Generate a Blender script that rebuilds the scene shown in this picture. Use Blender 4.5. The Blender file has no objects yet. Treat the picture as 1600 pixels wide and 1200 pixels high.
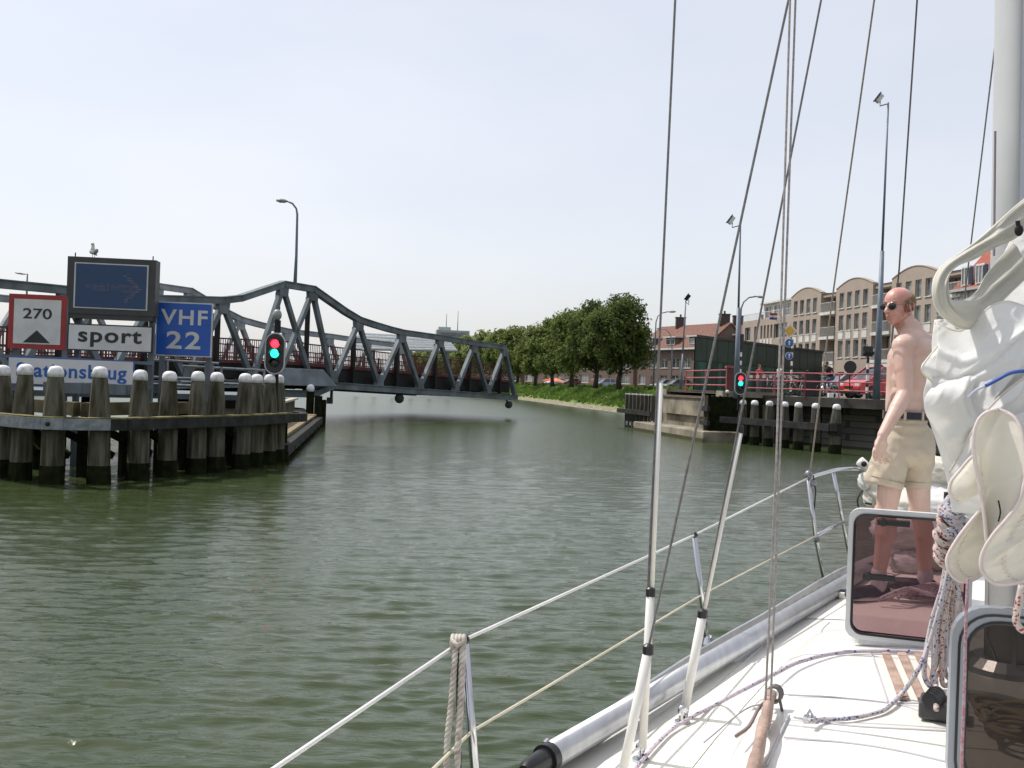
import bpy, bmesh, math, random
import numpy as np
from mathutils import Vector, Matrix
rnd = random.Random(7)
R = math.radians
scene = bpy.context.scene
COL = scene.collection
# ------------------------------------------------------------ camera, sky, sun, exposure
EYE = 2.5
ROLL = R(2.1)
F = 1600.0
cd = bpy.data.cameras.new('camera'); cam = bpy.data.objects.new('camera', cd); COL.objects.link(cam)
cd.sensor_width = 36; cd.lens = 36.0; cd.clip_start = 0.05; cd.clip_end = 6000
cr, sr = math.cos(ROLL), math.sin(ROLL)
cam.matrix_world = Matrix(((cr, -sr, 0, 0), (0, 0, -1, 0), (sr, cr, 0, EYE), (0, 0, 0, 1)))
scene.camera = cam
SUN_EL, SUN_AZ = R(57), R(-62)          # azimuth from +Y, negative = to the left
w = bpy.data.worlds.new('World'); scene.world = w; w.use_nodes = True
nt = w.node_tree; nt.nodes.clear()
wo = nt.nodes.new('ShaderNodeOutputWorld'); bg = nt.nodes.new('ShaderNodeBackground')
sky = nt.nodes.new('ShaderNodeTexSky'); sky.sky_type = 'NISHITA'; sky.sun_disc = False
sky.sun_elevation = SUN_EL; sky.sun_rotation = SUN_AZ
sky.air_density = 1.0; sky.dust_density = 2.5; sky.ozone_density = 1.0
# thin high cloud veil whitens the sky
tc = nt.nodes.new('ShaderNodeTexCoord'); mp = nt.nodes.new('ShaderNodeMapping'); mp.inputs['Scale'].default_value = (1.2, 1.2, 3.5)
nz = nt.nodes.new('ShaderNodeTexNoise'); nz.inputs['Scale'].default_value = 1.6; nz.inputs['Detail'].default_value = 5
mr = nt.nodes.new('ShaderNodeMapRange'); mr.inputs[1].default_value = .3; mr.inputs[2].default_value = .75; mr.inputs[3].default_value = .5; mr.inputs[4].default_value = .72
mx = nt.nodes.new('ShaderNodeMix'); mx.data_type = 'RGBA'
SKYWHITE = (7.35, 7.35, 7.7, 1)
mx.inputs['B'].default_value = SKYWHITE
nt.links.new(tc.outputs['Generated'], mp.inputs[0]); nt.links.new(mp.outputs[0], nz.inputs[0]); nt.links.new(nz.outputs[0], mr.inputs[0])
nt.links.new(mr.outputs[0], mx.inputs['Factor']); nt.links.new(sky.outputs[0], mx.inputs['A'])
nt.links.new(mx.outputs['Result'], bg.inputs[0]); bg.inputs[1].default_value = 0.10
nt.links.new(bg.outputs[0], wo.inputs[0])
sl = bpy.data.lights.new('sun', 'SUN'); sl.energy = 3.0; sl.angle = R(.6); sl.color = (1, .96, .9)
so = bpy.data.objects.new('sun', sl); COL.objects.link(so)
sd = Vector((math.sin(SUN_AZ)*math.cos(SUN_EL), math.cos(SUN_AZ)*math.cos(SUN_EL), math.sin(SUN_EL)))
so.rotation_euler = sd.to_track_quat('Z', 'Y').to_euler()
vs = scene.view_settings; vs.view_transform = 'Standard'; vs.look = 'None'; vs.gamma = 1; vs.exposure = 0.49; vs.use_curve_mapping = False
scene.cycles.max_bounces = 6; scene.cycles.transparent_max_bounces = 12
scene.cycles.caustics_reflective = False; scene.cycles.caustics_refractive = False

# ------------------------------------------------------------ helpers
def ray(x, y):
    dx, dy = (x-800)/F, (600-y)/F
    return dx*cr - dy*sr, dx*sr + dy*cr
def W(x, y, Y):
    a, b = ray(x, y); return Vector((a*Y, Y, EYE+b*Y))
def G(x, y, z):
    a, b = ray(x, y); return W(x, y, (z-EYE)/b)
def S(r, g, b):
    f = lambda c: (c/255/12.92 if c/255 <= .04045 else ((c/255+.055)/1.055)**2.4)
    return (f(r), f(g), f(b))

def mat(name, c, c2=None, rough=.6, metal=0, scale=3, detail=4, bump=0, bscale=None, stretch=(1, 1, 1), lo=.35, hi=.65, emit=None, estr=0, spec=.5, coat=0, sss=0, trans=0):
    m = bpy.data.materials.new(name); m.use_nodes = True
    n = m.node_tree.nodes; l = m.node_tree.links; b = n['Principled BSDF']
    b.inputs['Base Color'].default_value = (*c, 1); b.inputs['Roughness'].default_value = rough; b.inputs['Metallic'].default_value = metal
    b.inputs['Specular IOR Level'].default_value = spec; b.inputs['Coat Weight'].default_value = coat
    if sss: b.inputs['Subsurface Weight'].default_value = sss; b.inputs['Subsurface Radius'].default_value = (.03, .012, .006); b.inputs['Subsurface Scale'].default_value = .3
    tcn = n.new('ShaderNodeTexCoord'); mpn = n.new('ShaderNodeMapping'); mpn.inputs['Scale'].default_value = stretch
    l.new(tcn.outputs['Object'], mpn.inputs[0])
    if c2 is None: c2 = tuple(v*.8 for v in c)
    t = n.new('ShaderNodeTexNoise'); t.inputs['Scale'].default_value = scale; t.inputs['Detail'].default_value = detail
    l.new(mpn.outputs[0], t.inputs[0])
    r = n.new('ShaderNodeMapRange'); r.inputs[1].default_value = lo; r.inputs[2].default_value = hi
    l.new(t.outputs[0], r.inputs[0])
    x = n.new('ShaderNodeMix'); x.data_type = 'RGBA'; x.inputs['A'].default_value = (*c, 1); x.inputs['B'].default_value = (*c2, 1)
    l.new(r.outputs[0], x.inputs['Factor']); l.new(x.outputs['Result'], b.inputs['Base Color'])
    if bump:
        t2 = n.new('ShaderNodeTexNoise'); t2.inputs['Scale'].default_value = bscale or scale*6; t2.inputs['Detail'].default_value = 5
        l.new(mpn.outputs[0], t2.inputs[0]); bp = n.new('ShaderNodeBump'); bp.inputs['Strength'].default_value = bump; bp.inputs['Distance'].default_value = .02
        l.new(t2.outputs[0], bp.inputs['Height']); l.new(bp.outputs[0], b.inputs['Normal'])
    if emit: b.inputs['Emission Color'].default_value = (*emit, 1); b.inputs['Emission Strength'].default_value = estr
    if trans:
        tr = n.new('ShaderNodeBsdfTranslucent'); tr.inputs[0].default_value = (*c, 1); ms = n.new('ShaderNodeMixShader'); ms.inputs[0].default_value = trans
        l.new(x.outputs['Result'], tr.inputs[0])
        l.new(b.outputs[0], ms.inputs[1]); l.new(tr.outputs[0], ms.inputs[2]); l.new(ms.outputs[0], n['Material Output'].inputs[0])
    return m
def brickmat(name, c, c2, mortar, bw=.22, bh=.07, axis='XZ', ms=.01):
    m = mat(name, c, c2, rough=.85, scale=.5)
    n = m.node_tree.nodes; l = m.node_tree.links; b = n['Principled BSDF']
    tcn = n.new('ShaderNodeTexCoord'); sx = n.new('ShaderNodeSeparateXYZ'); cx = n.new('ShaderNodeCombineXYZ')
    l.new(tcn.outputs['Object'], sx.inputs[0])
    ad = n.new('ShaderNodeMath'); l.new(sx.outputs[0], ad.inputs[0]); l.new(sx.outputs[1], ad.inputs[1])
    l.new(ad.outputs[0], cx.inputs[0]); l.new(sx.outputs[2], cx.inputs[1])
    br = n.new('ShaderNodeTexBrick'); br.inputs['Scale'].default_value = 1; br.inputs['Brick Width'].default_value = bw; br.inputs['Row Height'].default_value = bh
    br.inputs['Mortar Size'].default_value = ms; br.inputs['Mortar'].default_value = (*mortar, 1); br.inputs['Color1'].default_value = (*c, 1); br.inputs['Color2'].default_value = (*c2, 1)
    l.new(cx.outputs[0], br.inputs[0])
    old = [x for x in n if x.type == 'MIX'][0]
    mm = n.new('ShaderNodeMix'); mm.data_type = 'RGBA'; mm.blend_type = 'MULTIPLY'; mm.inputs['Factor'].default_value = .5
    l.new(br.outputs[0], mm.inputs['A']); l.new(old.outputs['Result'], mm.inputs['B'])
    mm2 = n.new('ShaderNodeMix'); mm2.data_type = 'RGBA'; mm2.inputs['Factor'].default_value = .6
    l.new(old.outputs['Result'], mm2.inputs['A']); l.new(br.outputs[0], mm2.inputs['B'])
    l.new(mm2.outputs['Result'], b.inputs['Base Color'])
    return m
def glassmat(name, col, alpha=.5, rough=.05, base=None):
    """tinted see-through pane: part transparent (tinted), part glossy surface"""
    m = bpy.data.materials.new(name); m.use_nodes = True
    n = m.node_tree.nodes; l = m.node_tree.links; b = n['Principled BSDF']
    b.inputs['Base Color'].default_value = (*(base or col), 1); b.inputs['Roughness'].default_value = rough
    tr = n.new('ShaderNodeBsdfTransparent'); tr.inputs[0].default_value = (*col, 1)
    ms = n.new('ShaderNodeMixShader'); ms.inputs[0].default_value = 1-alpha
    l.new(tr.outputs[0], ms.inputs[1]); l.new(b.outputs[0], ms.inputs[2]); l.new(ms.outputs[0], n['Material Output'].inputs[0])
    return m

def props(o, label=None, cat=None, group=None, kind=None):
    if label: o['label'] = label
    if cat: o['category'] = cat
    if group: o['group'] = group
    if kind: o['kind'] = kind
    return o
def thing(name, label, cat, loc=(0, 0, 0), group=None, rz=0):
    o = bpy.data.objects.new(name, None); COL.objects.link(o); o.location = loc; o.rotation_euler = (0, 0, rz)
    o.empty_display_size = .2
    return props(o, label, cat, group)
def root_of(o):
    while o.parent: o = o.parent
    return o
def rloc(o):
    r = root_of(o); return Vector(r.location)
def copy_tree(o, parent=None, loc=None, rz=None):
    c = o.copy(); COL.objects.link(c)
    if parent: c.parent = parent
    if loc is not None: c.location = loc
    if rz is not None: c.rotation_euler = (0, 0, rz)
    for ch in list(o.children): copy_tree(ch, c)
    return c

class MB:
    def __init__(s): s.v = []; s.f = []
    def add(s, vs, fs):
        k = len(s.v); s.v += [tuple(v) for v in vs]; s.f += [tuple(i+k for i in f) for f in fs]; return s
    def quad(s, *p): return s.add(p, [tuple(range(len(p)))])
    def hexa(s, p):   # 4 bottom, 4 top
        return s.add(p, [(3, 2, 1, 0), (4, 5, 6, 7), (0, 1, 5, 4), (1, 2, 6, 5), (2, 3, 7, 6), (3, 0, 4, 7)])
    def box(s, c, d, rz=0, rot=None):
        M = rot if rot is not None else Matrix.Rotation(rz, 3, 'Z')
        c = Vector(c); h = Vector(d)/2
        p = [c+M@Vector((sx*h.x, sy*h.y, sz*h.z)) for sz in (-1, 1) for sx, sy in ((-1, -1), (1, -1), (1, 1), (-1, 1))]
        return s.hexa(p)
    def bar(s, p, q, w, h, up=(0, 0, 1)):     # rectangular bar p->q, h along up
        p, q = Vector(p), Vector(q); d = (q-p).normalized(); u = Vector(up)
        if abs(d.dot(u)) > .999: u = Vector((0, 1, 0))
        sd_ = d.cross(u).normalized(); u2 = sd_.cross(d).normalized()
        a, b = sd_*w/2, u2*h/2
        return s.hexa([p-a-b, p+a-b, q+a-b, q-a-b, p-a+b, p+a+b, q+a+b, q-a+b])
    def tube(s, pts, r, n=8, caps=True, flat=1):
        pts = [Vector(p) for p in pts]; m = len(pts)
        if not hasattr(r, '__len__'): r = [r]*m
        k = len(s.v); nrm = None
        for i, p in enumerate(pts):
            d = (pts[min(i+1, m-1)]-pts[max(i-1, 0)])
            d = d.normalized() if d.length > 1e-9 else Vector((0, 0, 1))
            if nrm is None:
                a = Vector((0, 0, 1)) if abs(d.z) < .9 else Vector((1, 0, 0)); nrm = d.cross(a).normalized()
            else:
                nrm = (nrm-d*nrm.dot(d)); nrm = nrm.normalized() if nrm.length > 1e-6 else d.orthogonal().normalized()
            bn = d.cross(nrm)
            for j in range(n):
                t = 2*math.pi*j/n; s.v.append(tuple(p+(nrm*math.cos(t)+bn*math.sin(t)*flat)*r[i]))
        for i in range(m-1):
            for j in range(n):
                j2 = (j+1) % n; s.f.append((k+i*n+j, k+i*n+j2, k+(i+1)*n+j2, k+(i+1)*n+j))
        if caps: s.f.append(tuple(k+j for j in reversed(range(n)))); s.f.append(tuple(k+(m-1)*n+j for j in range(n)))
        return s
    def ell(s, c, r, M=None, nu=14, nv=9):
        c = Vector(c); r = (r, r, r) if not hasattr(r, '__len__') else r; M = M or Matrix.Identity(3); k = len(s.v)
        s.v.append(tuple(c+M@Vector((0, 0, -r[2]))))
        for i in range(1, nv):
            a = -math.pi/2+math.pi*i/nv
            for j in range(nu):
                t = 2*math.pi*j/nu; s.v.append(tuple(c+M@Vector((r[0]*math.cos(a)*math.cos(t), r[1]*math.cos(a)*math.sin(t), r[2]*math.sin(a)))))
        s.v.append(tuple(c+M@Vector((0, 0, r[2])))); e = len(s.v)-1
        for j in range(nu): s.f.append((k, k+1+(j+1) % nu, k+1+j)); s.f.append((e, k+1+(nv-2)*nu+j, k+1+(nv-2)*nu+(j+1) % nu))
        for i in range(nv-2):
            for j in range(nu):
                j2 = (j+1) % nu; a = k+1+i*nu; s.f.append((a+j, a+j2, a+nu+j2, a+nu+j))
        return s
    def cap(s, p, q, r1, r2, n=14):    # capsule p->q
        p, q = Vector(p), Vector(q); s.tube([p, p.lerp(q, .5), q], [r1, (r1+r2)/2, r2], n); s.ell(p, r1, nu=n); s.ell(q, r2, nu=n); return s
    def lathe(s, prof, c, n=16, M=None):   # prof (r,z)
        c = Vector(c); M = M or Matrix.Identity(3); k = len(s.v)
        for (r, z) in prof:
            for j in range(n):
                t = 2*math.pi*j/n; s.v.append(tuple(c+M@Vector((r*math.cos(t), r*math.sin(t), z))))
        for i in range(len(prof)-1):
            for j in range(n):
                j2 = (j+1) % n; s.f.append((k+i*n+j, k+i*n+j2, k+(i+1)*n+j2, k+(i+1)*n+j))
        s.f.append(tuple(k+j for j in reversed(range(n)))); s.f.append(tuple(k+(len(prof)-1)*n+j for j in range(n)))
        return s
    def prism(s, poly, vec):
        vec = Vector(vec); n = len(poly); a = [Vector(p) for p in poly]
        return s.add(a+[p+vec for p in a], [tuple(reversed(range(n))), tuple(range(n, 2*n))]+[(i, (i+1) % n, n+(i+1) % n, n+i) for i in range(n)])
    def grid(s, fn, nu, nv):
        k = len(s.v)
        for i in range(nu+1):
            for j in range(nv+1): s.v.append(tuple(fn(i/nu, j/nv)))
        for i in range(nu):
            for j in range(nv):
                a = k+i*(nv+1)+j; s.f.append((a, a+nv+1, a+nv+2, a+1))
        return s
    def build(s, name, m, parent=None, smooth=False, base=None, bevel=0, angle=None):
        off = rloc(parent) if parent else (Vector(base) if base is not None else Vector((0, 0, 0)))
        if parent and root_of(parent).rotation_euler.z != 0 : off = Vector((0, 0, 0))
        me = bpy.data.meshes.new(name); me.from_pydata([tuple(Vector(v)-off) for v in s.v], [], s.f); me.validate(); me.update()
        bm = bmesh.new(); bm.from_mesh(me); bmesh.ops.recalc_face_normals(bm, faces=bm.faces); bm.to_mesh(me); bm.free()
        o = bpy.data.objects.new(name, me); COL.objects.link(o)
        if parent: o.parent = parent
        elif base is not None: o.location = base
        me.materials.append(m)
        if smooth:
            me.shade_smooth()
            if angle is not None:
                me.set_sharp_from_angle(angle=angle)
        if bevel:
            b = o.modifiers.new('bevel', 'BEVEL'); b.width = bevel; b.segments = 2; b.limit_method = 'ANGLE'
        return o
def remesh(mb, name, m, voxel, smooth_it=6, parent=None, base=None, offset=0):
    """fuse overlapping shapes of one body into one continuous smooth surface"""
    o = mb.build('tmp', m, parent=parent, base=base)
    md = o.modifiers.new('r', 'REMESH'); md.mode = 'VOXEL'; md.voxel_size = voxel; md.use_smooth_shade = True
    s2 = o.modifiers.new('s', 'SMOOTH'); s2.iterations = smooth_it; s2.factor = .5
    dg = bpy.context.evaluated_depsgraph_get(); ev = o.evaluated_get(dg); me = bpy.data.meshes.new_from_object(ev)
    old = o.data; o.modifiers.clear(); o.data = me; bpy.data.meshes.remove(old); me.name = name; o.name = name
    me.materials.clear(); me.materials.append(m); me.shade_smooth()
    return o
def text(body, center, width, height, m, parent, name='lettering', yaw=0, ext=.004, spacing=1.0, bold=0):
    """lettering as mesh, facing -Y (turned by yaw), fitted to width x height"""
    cu = bpy.data.curves.new('t', 'FONT'); cu.body = body; cu.extrude = .01; cu.space_character = spacing; cu.offset = bold
    to = bpy.data.objects.new('t', cu); COL.objects.link(to); bpy.context.view_layer.update()
    dg = bpy.context.evaluated_depsgraph_get(); me = bpy.data.meshes.new_from_object(to.evaluated_get(dg)); bpy.data.objects.remove(to)
    a = np.array([v.co[:] for v in me.vertices]); mn, mxx = a.min(0), a.max(0); c = (mn+mxx)/2; sz = mxx-mn
    sx, sy = width/sz[0], height/sz[1]; off = rloc(parent)
    cy, sy_ = math.cos(yaw), math.sin(yaw); center = Vector(center)
    for v in me.vertices:
        x, z, d = (v.co.x-c[0])*sx, (v.co.y-c[1])*sy, (v.co.z/.01)*ext
        v.co = Vector((x*cy+d*sy_, x*sy_-d*cy, z))+center-off
    me.materials.append(m); o = bpy.data.objects.new(name, me); COL.objects.link(o); o.parent = parent; return o
def catmull(pts, k=8):
    P = [Vector(p) for p in pts]; P = [P[0]*2-P[1]]+P+[P[-1]*2-P[-2]]; out = []
    for i in range(1, len(P)-2):
        for j in range(k):
            t = j/k; a, b, c, d = P[i-1:i+3]
            out.append(.5*((2*b)+(c-a)*t+(2*a-5*b+4*c-d)*t*t+(3*b-a-3*c+d)*t**3))
    out.append(P[-2]); return out

# ------------------------------------------------------------ shared materials
M = {}
M['steel'] = mat('bridge_steel', S(110, 121, 128), S(84, 90, 92), rough=.6, scale=1.1, detail=9, bump=.2, spec=.3)
M['steel_pale'] = mat('bridge_steel_paler', S(150, 158, 162), S(120, 128, 130), rough=.5, scale=2)  # paler grey steel for the far truss and the canopy roof
M['galv'] = mat('galvanised_steel', S(140, 146, 150), S(110, 116, 118), rough=.45, metal=.6, scale=8)
M['pole'] = mat('pole_grey', S(110, 122, 135), S(95, 105, 118), rough=.5, scale=2)
M['dark'] = mat('dark_steel', (.014, .014, .015), (.02, .02, .018), rough=.7, scale=3, spec=.25)
M['black'] = mat('black_plastic', (.012, .012, .014), rough=.35)
M['red_paint'] = mat('red_brown_paint', S(104, 50, 50), S(78, 38, 40), rough=.6, scale=3)
M['red_rail'] = mat('red_rail_paint', S(175, 82, 88), S(140, 62, 66), rough=.5, scale=3)
M['white'] = mat('white_paint', (.74, .74, .72), (.6, .6, .58), rough=.5, scale=6)
M['wood_pile'] = mat('weathered_pile_wood', S(104, 100, 90), S(54, 54, 36), rough=.9, scale=1.6, stretch=(5, 5, .7), bump=.8, bscale=14, spec=.2)
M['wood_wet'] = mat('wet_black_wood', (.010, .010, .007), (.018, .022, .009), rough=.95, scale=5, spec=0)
M['beam'] = mat('dark_rubbing_beam', S(52, 53, 52), S(30, 30, 27), rough=.75, spec=.25, scale=3, bump=.4)
M['moss'] = mat('mossy_plank', S(128, 122, 70), S(82, 80, 48), rough=.9, scale=4, bump=.4)
M['concrete'] = mat('old_concrete', S(150, 142, 124), S(96, 90, 76), rough=.9, scale=.9, bump=.5, bscale=6, detail=8)
M['capwhite'] = mat('pile_cap_paint', (.72, .72, .72), (.42, .41, .38), rough=.5, scale=9, lo=.5, hi=.75)
M['signwhite'] = mat('sign_white', (.62, .62, .6), (.5, .5, .48), rough=.4, scale=2)
M['signblue'] = mat('sign_blue', (.008, .09, .42), (.008, .075, .36), rough=.35, scale=2)
M['signred'] = mat('sign_red', (.33, .02, .02), (.26, .018, .018), rough=.4, scale=2)
M['signblack'] = mat('sign_black', (.01, .01, .01), rough=.4)
# ------------------------------------------------------------ water: real ripples, fine where near
def make_water():
    rs = [1.2]
    while rs[-1] < 420: rs.append(rs[-1]*1.0044+.003)
    rs += [520, 700, 1000, 1600, 2600]
    th = list(np.arange(-33, 33.01, .068)); side = list(np.arange(38, 323, 5.0))
    th = np.radians(np.array(th+side)); rs = np.array(rs)
    Rr, T = np.meshgrid(rs, th, indexing='ij'); X = Rr*np.sin(T); Y = Rr*np.cos(T)
    rg = np.random.RandomState(4); Z = np.zeros_like(X)
    dens = np.abs(np.degrees(T)) < 35
    patch = .75+.35*np.sin(X*.11+1+.8*np.sin(Y*.05))*np.sin(Y*.075+.6+.5*np.sin(X*.09))
    for i in range(80):
        lam = .085*(.8/.085)**(rg.rand()**.95); ang = R(95)+rg.randn()*.38
        k = 2*math.pi/lam; ph = rg.rand()*6.28; amp = .0052*lam**.9*(1.35 if lam < .26 else 1 if lam < .5 else .5)
        wx, wy = math.cos(ang), math.sin(ang)
        warp = .35*np.sin(X*.31+ph)*np.cos(Y*.23+ph*1.7)+.2*np.sin(X*.9-ph+Y*.5)
        dist = Rr*.0044+.003
        att = np.clip((lam/dist-2.2)/2, 0, 1)
        s_ = np.sin(k*(X*wx+Y*wy+warp*.35)+ph)
        Z += amp*att*(s_+.25*s_*s_)
    Z *= patch*.74; Z[~dens] = 0
    V = np.stack([X, Y, Z], -1).reshape(-1, 3); nr, ntn = X.shape
    idx = np.arange(nr*ntn).reshape(nr, ntn); nx = np.roll(idx, -1, 1)
    q = np.stack([idx[:-1], nx[:-1], nx[1:], idx[1:]], -1).reshape(-1, 4)
    me = bpy.data.meshes.new('water'); me.vertices.add(len(V)); me.vertices.foreach_set('co', V.ravel())
    me.loops.add(q.size); me.loops.foreach_set('vertex_index', q.ravel()[::1].astype(np.int32))
    me.polygons.add(len(q)); me.polygons.foreach_set('loop_start', np.arange(0, q.size, 4, dtype=np.int32)); me.update(); me.validate()
    me.flip_normals()
    me.shade_smooth()
    o = bpy.data.objects.new('water', me); COL.objects.link(o); o['kind'] = 'structure'
    m = bpy.data.materials.new('canal_water'); m.use_nodes = True; n = m.node_tree.nodes; l = m.node_tree.links; b = n['Principled BSDF']
    b.inputs['Base Color'].default_value = (.037, .052, .020, 1); b.inputs['Roughness'].default_value = .11; b.inputs['IOR'].default_value = 1.33
    tcn = n.new('ShaderNodeTexCoord')
    acc = None
    for sc, st, str_, dist in ((10, (.7, 2.6, 1), .30, .02), (2.6, (.5, 3.2, 1), .22, .06)):
        mpn = n.new('ShaderNodeMapping'); mpn.inputs['Scale'].default_value = st; l.new(tcn.outputs['Object'], mpn.inputs[0])
        t = n.new('ShaderNodeTexNoise'); t.inputs['Scale'].default_value = sc; t.inputs['Detail'].default_value = 4; t.inputs['Distortion'].default_value = .6
        l.new(mpn.outputs[0], t.inputs[0]); bp = n.new('ShaderNodeBump'); bp.inputs['Strength'].default_value = str_; bp.inputs['Distance'].default_value = dist
        l.new(t.outputs[0], bp.inputs['Height'])
        if acc: l.new(acc.outputs[0], bp.inputs['Normal'])
        acc = bp
    l.new(acc.outputs[0], b.inputs['Normal'])
    ln = n.new('ShaderNodeVectorMath'); ln.operation = 'LENGTH'; l.new(tcn.outputs['Object'], ln.inputs[0]); rr = n.new('ShaderNodeMapRange')
    rr.inputs[1].default_value = 12; rr.inputs[2].default_value = 75; rr.inputs[3].default_value = .04; rr.inputs[4].default_value = .27
    l.new(ln.outputs['Value'], rr.inputs[0]); l.new(rr.outputs[0], b.inputs['Roughness'])
    me.materials.append(m)
make_water()

# ------------------------------------------------------------ land
grass_m = mat('embankment_grass', S(108, 128, 62), S(82, 104, 46), rough=.95, scale=.35, bump=.8, bscale=5, detail=8)
road_m = mat('asphalt_road', (.055, .055, .057), (.075, .073, .07), rough=.9, scale=1.2, bump=.2)
pave_m = mat('paving', S(120, 112, 102), S(98, 92, 84), rough=.9, scale=2)
stone_m = mat('bank_stone', S(150, 142, 120), S(96, 92, 74), rough=.95, scale=2.5, bump=.8)
foot = [(12.6, 66), (12.1, 80), (11.0, 99), (7.6, 121), (1.3, 163), (-6.9, 190), (-28, 262), (-75, 400), (-200, 520), (-700, 640)]
foot = [Vector((a, b, 0)) for a, b in foot]
def offs(poly, d):
    out = []
    for i, p in enumerate(poly):
        t = (poly[min(i+1, len(poly)-1)]-poly[max(i-1, 0)]).normalized(); out.append(p+Vector((t.y, -t.x, 0))*d)
    return out
fs = catmull(foot, 6); top = [p+Vector((0, 0, 2.35)) for p in offs(fs, 4.6)]
crest = [p+Vector((0, 0, 2.42 if p.y > 88 else 2.37)) for p in offs(fs, 6.5)]
for p in top:
    if p.y < 84: p.z = 2.3
b = MB()
for i in range(len(fs)-1):
    a, c = fs[i]+Vector((0, 0, -.3)), fs[i+1]+Vector((0, 0, -.3))
    m1, m2 = offs(fs, 1.0)[i]+Vector((0, 0, .45)), offs(fs, 1.0)[i+1]+Vector((0, 0, .45))
    b.quad(m1, m2, top[i+1], top[i]); b.quad(top[i], top[i+1], crest[i+1], crest[i])
o = b.build('embankment', grass_m, smooth=True); o['kind'] = 'structure'
b = MB()
of1 = offs(fs, 1.0)
for i in range(len(fs)-1):
    b.quad(fs[i]+Vector((0, 0, -.3)), fs[i+1]+Vector((0, 0, -.3)), of1[i+1]+Vector((0, 0, .45)), of1[i]+Vector((0, 0, .45)))
o = b.build('stone_edging', stone_m); o['kind'] = 'structure'
QZ = 2.4
quay = [(9.0, 61.5), (10.7, 51.9), (12.6, 52.6), (16.6, 46.6), (24, 38), (60, 10), (200, -60)]
# land sheet: crest line then quay edge, out to the horizon
poly = [Vector((p.x, p.y, QZ-.004)) for p in reversed(crest)]
poly += [Vector((17.5, 64, QZ-.004))] + [Vector((a, c, QZ-.004)) for a, c in quay] + [Vector((3000, -60, QZ-.004)), Vector((3000, 4000, QZ-.004)), Vector((-3000, 4000, QZ-.004)), Vector((-3000, 700, QZ-.004))]
def tri_poly(poly, name, m):
    me = bpy.data.meshes.new(name); bm = bmesh.new(); vs_ = [bm.verts.new(p) for p in poly]; f = bm.faces.new(vs_)
    bmesh.ops.triangulate(bm, faces=[f]); bmesh.ops.recalc_face_normals(bm, faces=bm.faces)
    for ff in bm.faces:
        if ff.normal.z < 0: ff.normal_flip()
    bm.to_mesh(me); bm.free()
    o = bpy.data.objects.new(name, me); COL.objects.link(o); me.materials.append(m); return o
o = tri_poly(poly, 'ground', pave_m); o['kind'] = 'structure'
# road along the quay
b = MB(); ro = offs(fs, 12); ro2 = offs(fs, 20)
for i in range(4, len(fs)-8): b.quad(ro[i]+Vector((0, 0, QZ+.004)), ro[i+1]+Vector((0, 0, QZ+.004)), ro2[i+1]+Vector((0, 0, QZ+.004)), ro2[i]+Vector((0, 0, QZ+.004)))
o = b.build('road', road_m); o['kind'] = 'structure'
# left bank, mostly outside the picture
lb = [(-36, -80), (-36, 30), (-39, 70), (-55, 150), (-105, 300), (-330, 430), (-900, 560), (-3000, 560), (-3000, -80)]
o = tri_poly([Vector((a, c, 1.9)) for a, c in lb], 'left_bank', grass_m); o['kind'] = 'structure'
b = MB()
for (a, c), (d, e) in zip(lb[:7], lb[1:7]): b.quad((a, c, -.4), (d, e, -.4), (d, e, 1.9), (a, c, 1.9))
o = b.build('left_bank_wall', M['concrete']); o['kind'] = 'structure'
# embankment grass tufts
gb = MB(); L = len(fs)
for k in range(9000):
    t = rnd.random()**1.5*(L*.62); i = int(t); f_ = t-i; vv = rnd.random()**.7
    if i+1 >= L: continue
    p = (of1[i].lerp(of1[i+1], f_)+Vector((0, 0, .45))).lerp(top[i].lerp(top[i+1], f_), vv)
    if vv > .9: p = top[i].lerp(crest[i], rnd.random())
    if p.y < 84: continue
    h = rnd.uniform(.15, .45)*(1.3 if vv > .85 else 1); a = rnd.uniform(0, 6.28); d = Vector((math.cos(a), math.sin(a), 0))*rnd.uniform(.12, .4)
    lean = Vector((rnd.uniform(-.1, .1), rnd.uniform(-.1, .1), h))
    gb.quad(p-d, p+d, p+d*.6+lean, p-d*.4+lean*.8)
gt = mat('tall_grass', S(124, 146, 70), S(84, 112, 46), rough=.9, scale=.6, trans=.3)
o = gb.build('grass', gt); props(o, 'long green grass covering the sloping canal bank', 'grass', kind='stuff')

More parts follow.
